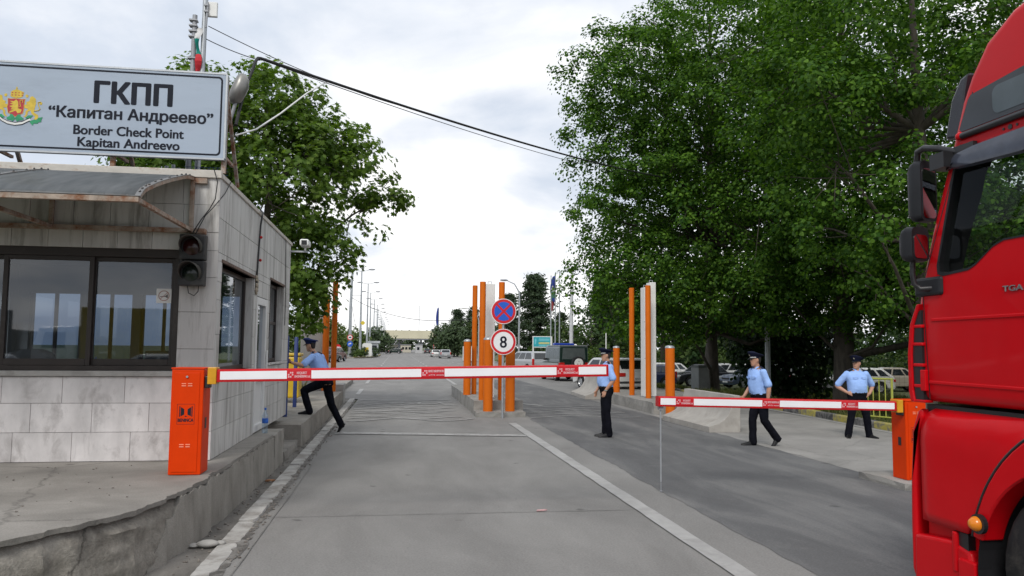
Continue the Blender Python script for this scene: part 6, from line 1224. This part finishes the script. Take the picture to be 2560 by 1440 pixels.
for i, (x, y, h, w, lb) in enumerate(((20, 78, 6, 5, 'tree filling the gap beyond the parked blue-grey saloon'), (28, 74, 7, 5.5, 'broad tree far behind the walking officer'), (36, 72, 7.5, 6, 'broad tree far beyond the parked white cars'), (45, 70, 8, 6.5, 'far tree showing beside the truck deflector'), (54, 66, 8, 7, 'far tree behind the truck, seen through the mirror gap'), (41, 52, 7, 5.5, 'leafy tree at the far end of the car park'), (27, 60, 5, 4.2, 'leafy tree right behind the second row of parked cars'), (62, 55, 8, 7, 'far leafy tree at the extreme right'))):
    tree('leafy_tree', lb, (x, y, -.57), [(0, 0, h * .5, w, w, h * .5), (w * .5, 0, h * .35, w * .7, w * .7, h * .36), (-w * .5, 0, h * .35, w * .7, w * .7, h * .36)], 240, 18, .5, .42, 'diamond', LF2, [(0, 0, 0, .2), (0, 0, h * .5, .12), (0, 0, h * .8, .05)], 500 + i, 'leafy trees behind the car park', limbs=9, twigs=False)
# sunlit bushes along the car park, and verge plants
for i, (x, y, s, lb) in enumerate(((29.5, 46.5, 1.35, 'pale green bush right behind the white parked hatchback'), (33, 47, 1.5, 'pale green bush beside the truck corner deflector'), (26, 56, 1.6, 'sunlit bush beyond the second row of parked cars'), (19.5, 60, 1.5, 'sunlit bush beyond the parked white hatchback'), (14.6, 56, 1.5, 'light green bush behind the off-road vehicle'), (17, 66, 1.7, 'yellowish bush beyond the standing officer'))):
    tree('bush', lb, (x, y, -.57), [(0, 0, s * .8, s * 1.7, s * 1.2, s * .9), (s * .9, 0, s * .6, s, s, s * .7), (-s, .2, s * .7, s * .9, s, s * .8)], 150, 18, .22, .16, 'diamond', LB, [(0, 0, 0, .06), (0, 0, s * .7, .04)], 80 + i, 'bushes round the car park', 'bush', limbs=8, twigs=False)
# pines by the flagpoles
def pine(label, x, y, h, w, seed, m=LPN):
    root = thing('pine_tree', label, 'pine tree', (x, y, -.3), 0, 'dark pines beside the far road'); g = np.random.default_rng(seed); pts = []; t = MB(); t.tube([(0, 0, 0), (0, 0, h * .5), (0, 0, h)], [h * .022, h * .015, .03], 8)
    nl = int(h * 2.3)
    for l in range(nl):
        f = l / nl; z = h * (.13 + .85 * f); rr = w * (1 - f * .80) * g.uniform(.6, 1.2) * (min(1, .62 + f * 2.2))
        for k in range(7):
            a = g.uniform(0, 2 * PI); r = rr * g.uniform(.7, 1.1); e = V3((r * math.cos(a), r * math.sin(a), z + r * g.uniform(-.05, .28))); t.tube([(0, 0, z - .1), e], [.05, .015], 4)
            s = g.uniform(.25, 1, 70)[:, None]; pts.append(np.array([[0, 0, z]]) * (1 - s) + np.array([tuple(e)]) * s + g.normal(size=(70, 3)) * np.array([.30, .30, .17]) * (h / 11))
    leaves('crown', np.concatenate(pts), .42 * h / 11, 'needle', m, root, seed + 1, up=.2); t.build('trunk', WOODB, root, smooth=60)
pine('large dark pine behind the round traffic signs', 17.2, 95, 11.6, 4.6, 201); pine('slimmer pine just left of the large dark pine', 14.3, 99, 9.4, 3.2, 202); pine('smaller pine behind the three flagpoles', 20.8, 97, 7.0, 3.0, 203); pine('dark pine partly hidden by the left edge of the poplar crown', 21.6, 80, 9.6, 2.8, 204); pine('pine behind the overhanging poplar leaves', 24.5, 84, 8.0, 3.0, 205)
pine('dark pointed pine in the far right-hand tree row', 12.3, 158, 10.2, 3.6, 206); pine('far pine left of the tall orange posts', 15.3, 156, 10.6, 3.6, 207)
G4 = 'round trees along the far road'
for i, (x, y, h, w, m, lb) in enumerate(((9.4, 160, 6.8, 2.6, LF, 'round dark tree at the left end of the far right-hand row'), (11.2, 152, 7.2, 2.9, LF, 'round tree behind the white box on the far right-hand row'), (14.6, 146, 7.4, 2.6, LF, 'bushy tree beside the far street lamp on the right'), (17.5, 140, 7.2, 3.0, LF, 'bushy tree between the island posts and the large pine'),
                                       (-11.5, 128, 7.0, 3.0, LW, 'pale feathery tree left of the far street lamps'), (-14.5, 118, 8.0, 3.6, LW, 'taller pale tree behind the left orange posts'), (-8.8, 168, 6.0, 3.0, LW, 'pale bush-like tree behind the left road island'), (-4.6, 196, 7.2, 3.4, LF, 'round tree left of the yellow canopy'), (-7.5, 215, 5.4, 3.2, LF, 'low tree between the lamp posts and the canopy'), (-12, 150, 6.2, 3.4, LW, 'pale round tree behind the blue arrow sign'),
                                       (2, 292, 8.5, 6.0, LF, 'far tree seen under the left half of the yellow canopy'), (14, 296, 9.0, 6.5, LF, 'far tree seen under the right half of the yellow canopy'), (-9, 300, 8.5, 6.0, LF, 'far tree beyond the left end of the canopy'), (25, 215, 9.0, 6.0, LF, 'far tree right of the canopy behind the row'), (-22, 200, 9, 6.0, LF, 'far tree at the left behind the pale trees'))):
    tree('round_tree', lb, (x, y, 0), [(0, 0, h * .58, w, w, h * .42), (w * .35, 0, h * .42, w * .75, w * .75, h * .34), (-w * .4, 0, h * .45, w * .7, w * .7, h * .36)], 150, 18, .5, .5 if y < 250 else .8, 'diamond', m, [(0, 0, 0, .18), (0, 0, h * .5, .12), (0, 0, h * .8, .05)], 300 + i, G4, limbs=9, twigs=False)
# grass of the verge: stuff nobody could count
def grass(name, polyf, n, hgt, mats, seed):
    g = np.random.default_rng(seed); P_ = polyf(g, n); n = len(P_); a = g.uniform(0, 2 * PI, n); h = hgt * g.uniform(.4, 1.2, n) * (1 + .5 * np.sin(P_[:, 0] * 2.1) * np.sin(P_[:, 1] * 1.3)); w = .012 + .01 * g.random(n); w = w * (1 + P_[:, 1] / 40)
    le = g.normal(size=(n, 2)) * .45 * h[:, None]; b = np.stack([np.cos(a), np.sin(a)], 1) * w[:, None]
    v = np.zeros((n, 3, 3)); v[:, 0, :2] = P_[:, :2] - b; v[:, 1, :2] = P_[:, :2] + b; v[:, 2, :2] = P_[:, :2] + le; v[:, :2, 2] = P_[:, None, 2] - .02; v[:, 2, 2] = P_[:, 2] + h
    me = bpy.data.meshes.new(name); me.vertices.add(n * 3); me.loops.add(n * 3); me.polygons.add(n); me.vertices.foreach_set('co', v.astype(np.float32).ravel()); me.loops.foreach_set('vertex_index', np.arange(n * 3, dtype=np.int32)); me.polygons.foreach_set('loop_start', np.arange(0, n * 3, 3, dtype=np.int32)); me.polygons.foreach_set('loop_total', np.full(n, 3, dtype=np.int32)); me.update(calc_edges=True)
    me.materials.append(mats); o = bpy.data.objects.new(name, me); COL.objects.link(o); return tag(o, kind='stuff')
def verge(g, n):
    y = g.uniform(9, 44, n); x = 11.62 + (y > 20) * .4 + g.random(n) ** 1.4 * 14; z = np.array([gz(a, b) for a, b in zip(x, y)]); ok = ~((np.abs(x - 13.75) < .4) & (np.abs(y - 33.6) < .4)); return np.stack([x, y, z], 1)[ok]
grass('grass', verge, 60000, .22, mat_leaf('verge_grass', (0.055, 0.085, 0.02), (0.19, 0.17, 0.075), .3), 5)
def meadow(g, n): y = g.uniform(62, 130, n); x = 13.8 + g.random(n) * 12; z = np.array([gz(a, b) for a, b in zip(x, y)]); return np.stack([x, y, z], 1)
grass('grass', meadow, 12000, .3, mat_leaf('far_grass', (0.10, 0.13, 0.035), (0.20, 0.20, 0.08), .3), 6)
def leftw(g, n): y = g.uniform(15.6, 27, n); x = -4.6 + g.random(n) * 1.6; return np.stack([x, y, np.full(n, .40)], 1)
grass('grass', leftw, 3000, .3, mat_leaf('dry_grass', (0.10, 0.11, 0.04), (0.24, 0.20, 0.10), .3), 7)
tree('bush', 'small green shrub behind the booth corner next to the yellow bin', (-3.6, 24.0, .41), [(0, 0, .7, .8, .6, .6)], 60, 14, .14, .12, 'diamond', LB, [(0, 0, 0, .03), (0, 0, .5, .02)], 95, None, 'bush', limbs=6, twigs=False)

# ------------------------------------------------------------------ down the road
LG = 'double-armed street lamps receding on the left'
lp = thing('street_lamp', 'nearest and tallest double-armed street lamp of the far row', 'street lamp', (-6.35, 137, 0), R(-5), LG)
MB().tube([(0, 0, 0), (0, 0, 7), (0, 0, 15.2)], [.24, .18, .10], 10).build('pole', METAL, lp, smooth=50)
for s in (-1, 1):
    q = MB(); q.tube([(0, 0, 15.1), (s * .8, 0, 15.2), (s * 1.3, 0, 15.35)], [.07, .06, .05], 6); q.build('arm', METAL, lp); q = MB(); q.ball((s * 1.75, 0, 15.42), (.62, .2, .15), 10, 6); q.build('lamp_head', GREYM, lp, smooth=60)
for k in range(1, 13): dup(lp, (-6.35 - .05 * k + .6 * math.sin(k * 2.1) * .3, 137 + 27.5 * k, 0), None, '%s double-armed street lamp of the far row, counting from the nearest' % ['second', 'third', 'fourth', 'fifth', 'sixth', 'seventh', 'eighth', 'ninth', 'tenth', 'eleventh', 'twelfth', 'thirteenth'][k - 1])
pole = thing('utility_pole', 'tall pale pole with round signs standing left of the street lamps', 'pole', (-7.6, 128, 0))
MB().tube([(0, 0, 0), (0, 0, 8), (.25, 0, 17.5)], [.3, .24, .14], 10).build('pole', METAL, pole, smooth=50); q = MB(); q.box(0, 1.7, -.04, .04, 10.2, 10.26); q.build('bracket', GREYM, pole); q = MB(); q.box(-.75, .75, -.75, .75, -.02, .28); q.build('base', CONC, pole)
for nm, z, c in (('no_overtaking_disc', 3.35, SWHITE), ('turn_arrow_disc', 2.28, SBLUE)):
    q = MB(); disc(q, .46, -.34, -.31, z, x=.05); o = q.build(nm, c, pole, smooth=40)
    if c is SWHITE:
        q = MB(); q.lathe([(.34, 0), (.455, 0), (.455, -.01), (.34, -.01), (.34, 0)], 30, (.05, -.342, z), 'y'); q.build('red_ring', SRED, o); q = MB(); q.box(-.17, .27, -.348, -.342, z - .12, z + .02); q.box(-.05, .15, -.348, -.342, z + .02, z + .12); q.build('car_symbol', INK, o)
    else: q = MB(); q.prism([(-.15, z - .22), (-.05, z - .22), (-.05, z + .02), (.1, z + .02), (.1, z - .08), (.3, z + .08), (.1, z + .24), (.1, z + .13), (-.1, z + .13), (-.15, z + .06)], -.348, -.342, 'y'); q.build('arrow', SWHITE, o)
ne = thing('no_entry_sign', 'small red no-entry sign on a short post left of the blue arrow sign', 'road sign', (-9.3, 126, 0)); MB().cyl((0, 0, 0), (0, 0, 2.2), .05).build('post', METAL, ne); q = MB(); disc(q, .45, -.1, -.07, 1.75); o = q.build('disc', SRED, ne, smooth=40); q = MB(); q.box(-.3, .3, -.106, -.1005, 1.68, 1.82); q.build('white_bar', SWHITE, o)
# traffic island with kiosk, planting
isl = MB(); ip = [(-8.6, 124), (-6.6, 123), (-4.6, 128), (-3.6, 140), (-3.4, 168), (-5, 190), (-8.6, 190), (-9.2, 150)]; n = len(ip); isl.add([(x, y, .2) for x, y in ip] + [(x, y, -.03) for x, y in ip], [tuple(range(n))] + [(k, n + k, n + (k + 1) % n, (k + 1) % n) for k in range(n)]); struct(isl, 'pavement', M_PLAT)
q = MB(); [q.bar((a[0], a[1], .215), (b[0], b[1], .215), .25, .05) for a, b in zip(ip[1:4], ip[2:5])]; struct(q, 'kerb', KY)
ks = thing('kiosk', 'white rounded kiosk with yellow panel on the far left island', 'kiosk', (-4.9, 131, .2)); q = MB(); q.prism(rounded(-.78, .78, 0, 2.25, .35), -.7, .7, 'y'); q.build('shell', WHITE, ks, smooth=40); q = MB(); q.box(-.35, .25, -.72, -.702, .8, 1.55); q.build('panel', mat('kiosk_yellow', (.6, .42, .02), .5), ks)
k2 = thing('kiosk', 'grey flat-roofed booth behind the white kiosk on the far left island', 'kiosk', (-4.0, 141, .2)); q = MB(); q.box(-.7, .7, -.7, .7, 0, 2.3); q.build('wall', mat('pale_grey_wall', (.36, .38, .40), .6), k2); q = MB(); q.box(-1.2, 1.0, -.9, .9, 2.302, 2.7); q.build('roof', mat('pale_roof', (.42, .44, .46), .6), k2); q = MB(); q.box(-.45, .45, -.71, -.7005, 1.0, 1.9); q.build('window', CARGLASS, k2)
for i, (x, y, s, m, lb) in enumerate(((-6.9, 127, .95, LF, 'dark clipped bush beside the tall pole on the island'), (-5.75, 126, .8, LB, 'yellowish bush in front of the white kiosk'), (-5.2, 129, .9, LF, 'dark bush at the left foot of the white kiosk'), (-3.55, 134, .95, LF, 'dark bush between the white kiosk and the grey booth'), (-6.4, 125, .5, LB, 'low planted bush at the front of the island'))):
    tree('bush', lb, (x, y, .2), [(0, 0, s * .85, s * .6, s * .5, s * .85)], 40, 16, .14, .26, 'diamond', m, [(0, 0, 0, .05), (0, 0, s, .03)], 400 + i, 'bushes on the far island', 'bush', limbs=4, twigs=False)
q = thing('yellow_sign', 'small yellow diamond sign high on a lamp post near the kiosk', 'road sign', (-5.95, 136.7, 0)); d_ = MB(); d_.prism([(0, 5.55), (.42, 6.0), (0, 6.45), (-.42, 6.0)], 0, .04, 'y'); d_.build('board', mat('sign_yellow', (.65, .5, .05), .5), q)
# canopy over the old check lanes
cn = thing('canopy', 'long pale yellow canopy spanning the far end of the road', 'canopy', (4.3, 250, 0)); q = MB(); q.prism([(-7.6, 4.55), (8.0, 4.55), (8.3, 7.1), (-8.3, 7.1)], -6, 6, 'y'); q.build('roof', mat('canopy_yellow', (.56, .52, .38), .7, var=.06, vs=.3), cn); q = MB(); q.box(-7.3, 7.7, -5.8, 5.8, 4.2, 4.549); q.build('soffit', GREYM, cn)
for x in (-3.6, 3.4): q = MB(); q.box(x - .3, x + .3, -.4, .4, 0, 4.19); q.bar((x, 0, 2.6), (x - 1.6, 0, 4.15), .3, .3); q.bar((x, 0, 2.6), (x + 1.6, 0, 4.15), .3, .3); q.build('column', GREYM, cn)
for x in (-4.6, -.5, 5.0): q = MB(); q.box(x - .25, x + .25, -5.5, -5.0, 7.101, 7.35); q.build('roof_vent', GREYM, cn)
for i, (x, y, w, h, c, lb) in enumerate(((-1.0, 262, 4.0, 2.7, (.24, .23, .20), 'low beige building under the left half of the canopy'), (3.1, 275, 3.6, 2.6, (.45, .42, .34), 'pale low building seen between the canopy columns'), (6.9, 245, 2.2, 2.7, (.42, .42, .42), 'grey inspection booth under the right half of the canopy'), (11.8, 238, 1.6, 2.4, (.40, .42, .42), 'small pale booth beside the red totem'))):
    t = thing('small_building', lb, 'building', (x, y, 0)); q = MB(); q.box(-w / 2, w / 2, -1.2, 1.2, 0, h); q.build('wall', mat('wall_%02d' % i if False else ['beige_wall', 'cream_wall', 'stone_grey_wall', 'mist_wall'][i], c, .7), t); q = MB(); q.box(-w / 2 - .2, w / 2 + .2, -1.4, 1.4, h + .001, h + .2); q.build('roof', GREYM, t)
    for k in range(max(1, int(w / 1.2))): q = MB(); xx = -w / 2 + .5 + k * 1.15; q.box(xx, xx + .75, -1.22, -1.2005, 1.0, 1.9); q.build('window', CARGLASS, t)
tt = thing('totem_sign', 'red and white upright sign board by the far canopy', 'sign', (10.8, 218, 0)); q = MB(); q.box(-.6, .6, -.15, .15, 0, 3.3); q.build('board', SRED, tt); q = MB(); [q.box(-.35, .35, -.16, -.1505, z, z + .6) for z in (.5, 1.4, 2.3)]; q.build('panel', SWHITE, tt)
bb_ = thing('blue_canopy', 'small bright blue roof behind the red totem', 'canopy', (12.6, 224, 0)); q = MB(); q.prism([(-1.6, 3.3), (1.6, 3.3), (1.2, 4.7), (-.4, 4.9)], -1, 1, 'y'); q.build('roof', mat('bright_blue', (.03, .28, .62), .5), bb_); q = MB(); [q.box(x - .1, x + .1, -.1, .1, 0, 3.299) for x in (-1.2, 1.2)]; q.build('post', GREYM, bb_)
wb = thing('site_container', 'plain white box container at the right edge of the far road', 'container', (9.5, 101, 0)); q = MB(); q.box(-.85, .85, -1.2, 1.2, .1, 2.0); q.build('shell', WHITE, wb, bevel=.04); q = MB(); [q.box(-.75, .75, y, y + .2, 0, .099) for y in (-1, .8)]; q.build('skid', GREYM, wb)
# flags
def flagpole(x, y, z, h, label, cols=None, fh=2.6, top=.3, w=.36):
    t = thing('flagpole', label, 'flagpole', (x, y, z), 0, 'flagpoles'); MB().cyl((0, 0, 0), (0, 0, h), h * .008, h * .005, 10).build('pole', METAL, t, smooth=50); MB().ball((0, 0, h + h * .006), h * .008, 8, 6).build('finial', METAL, t)
    if cols:
        q = MB(); n = 12; rows = []
        for i in range(n + 1): f = i / n; zz = h - top - fh * f; d = w * (.35 + .65 * math.sin(f * PI * .9 + .25)); rows.append([(-.02, 0, zz), (-d * .5, -.09 * math.sin(f * 7), zz - .05), (-d, .08 * math.sin(f * 9 + 1), zz - .12)])
        q.add([p for r_ in rows for p in r_], [(i * 3 + k, i * 3 + k + 1, i * 3 + k + 4, i * 3 + k + 3) for i in range(n) for k in range(2)]); q.m = [min(len(cols) - 1, int(i // 2 / n * len(cols) + .001)) for i in range(len(q.f))]; f = q.build('flag', cols, t, smooth=60); s_ = f.modifiers.new('t', 'SOLIDIFY'); s_.thickness = .02
    return t
FG = mat('flag_blue', (.015, .035, .22), .8); FW = mat('flag_grey_white', (.42, .42, .42), .8); FGR = mat('flag_dull_green', (.06, .17, .12), .8); FR = mat('flag_dull_red', (.28, .05, .05), .8)
flagpole(15.1, 75, 0, 9.0, 'left of three slim flagpoles, with a drooping white green and red flag', [FW, FGR, FR], 2.9, .5, -.42); flagpole(15.55, 75, 0, 9.3, 'middle of three slim flagpoles, with a drooping blue flag', [FG], 2.6, .2, .55); flagpole(15.98, 75, 0, 9.4, 'right of three slim flagpoles, without a flag')
flagpole(6.9, 248, 0, 15.0, 'bare flagpole behind the far yellow canopy'); flagpole(13.05, 246, 0, 14.8, 'flagpole with a long drooping blue flag behind the far canopy', [FG], 7.0, .3, .9)
wp_ = thing('utility_pole', 'thick white pole with a curved lamp arm right of the flagpoles', 'pole', (13.75, 60, -.1)); MB().tube([(0, 0, 0), (0, 0, 4), (.05, 0, 8.5)], [.17, .15, .12], 12).build('pole', mat('pale_pole', (.50, .51, .52), .5), wp_, smooth=50); q = MB(); q.tube([(0, 0, 6.6), (-.2, 0, 6.5), (-.35, 0, 6.2), (-.5, 0, 6.12)], .05, 6); q.ball((-.62, 0, 6.1), (.16, .08, .06), 8, 6); q.build('lamp_arm', METAL, wp_, smooth=60)
tag(MB().tube([(0, 0, 0), (0, 0, 3.6)], [.05, .045], 10).build('pole', WHITE, loc=(16.6, 60, -.5)), 'thin short white pole right of the off-road vehicle', 'pole')
sl2 = thing('street_lamp', 'single-armed street lamp among the far right-hand trees', 'street lamp', (13.7, 130, 0), 0); MB().tube([(0, 0, 0), (0, 0, 6.4), (-.3, 0, 7.4), (-1.4, 0, 8.3), (-2.0, 0, 8.5)], [.12, .1, .08, .06, .05], 8).build('pole', METAL, sl2, smooth=60); q = MB(); q.ball((-2.5, 0, 8.5), (.6, .2, .14), 10, 6); q.build('lamp_head', WHITE, sl2, smooth=60)
sl3 = thing('street_lamp', 'street lamp head showing above the pine behind the right island post', 'street lamp', (14.6, 92, 0), 0); MB().tube([(0, 0, 0), (0, 0, 8.6), (-.6, 0, 9.6), (-1.5, 0, 10.0)], [.12, .1, .07, .05], 8).build('pole', METAL, sl3, smooth=60); q = MB(); q.ball((-1.9, 0, 10.05), (.5, .2, .13), 10, 6); q.build('lamp_head', GREYM, sl3, smooth=60)
bb2 = thing('billboard', 'turquoise information board in a white frame beside the far road', 'billboard', (13.3, 70, -.1)); q = MB(); q.box(-.92, .92, -.05, .05, 2.0, 3.05); q.build('board', WHITE, bb2); q = MB(); q.box(-.84, .74, -.06, -.0505, 2.08, 2.97); q.build('poster', mat('turquoise_print', (.03, .36, .42), .4), bb2)
q = MB(); q.box(-.35, .66, -.065, -.0605, 2.32, 2.5); q.build('yellow_band', mat('pale_yellow_print', (.55, .55, .25), .4), bb2); q = MB(); q.box(-.35, .66, -.065, -.0605, 2.62, 2.84); q.box(-.35, .66, -.065, -.0605, 2.14, 2.24); q.prism([(-.72, 2.3), (-.6, 2.3), (-.55, 2.7), (-.62, 2.88), (-.74, 2.7)], -.065, -.0605, 'y'); q.build('print', mat('light_blue_print', (.16, .52, .60), .4), bb2); q = MB(); [q.box(x - .06, x + .06, -.04, .04, -.1, 1.999) for x in (-.86, .8)]; q.build('post', WHITE, bb2)
cable(sag((-7.55, 128, 9.9), (15.98, 78, 7.3), 3.2, 40), .035, CABLE, 'dark cable sagging across the far road between the poles'); cable(sag((15.98, 75.1, 7.3), (17.6, 66, 7.9), 1.3, 16), .018, CABLE, 'cable loop hanging right of the flagpoles')
cable(sag((-7.55, 128, 9.6), (-6.35, 137, 3.4), 1.2, 12), .03, CABLE, 'cable drooping from the tall pale pole to the first street lamp')
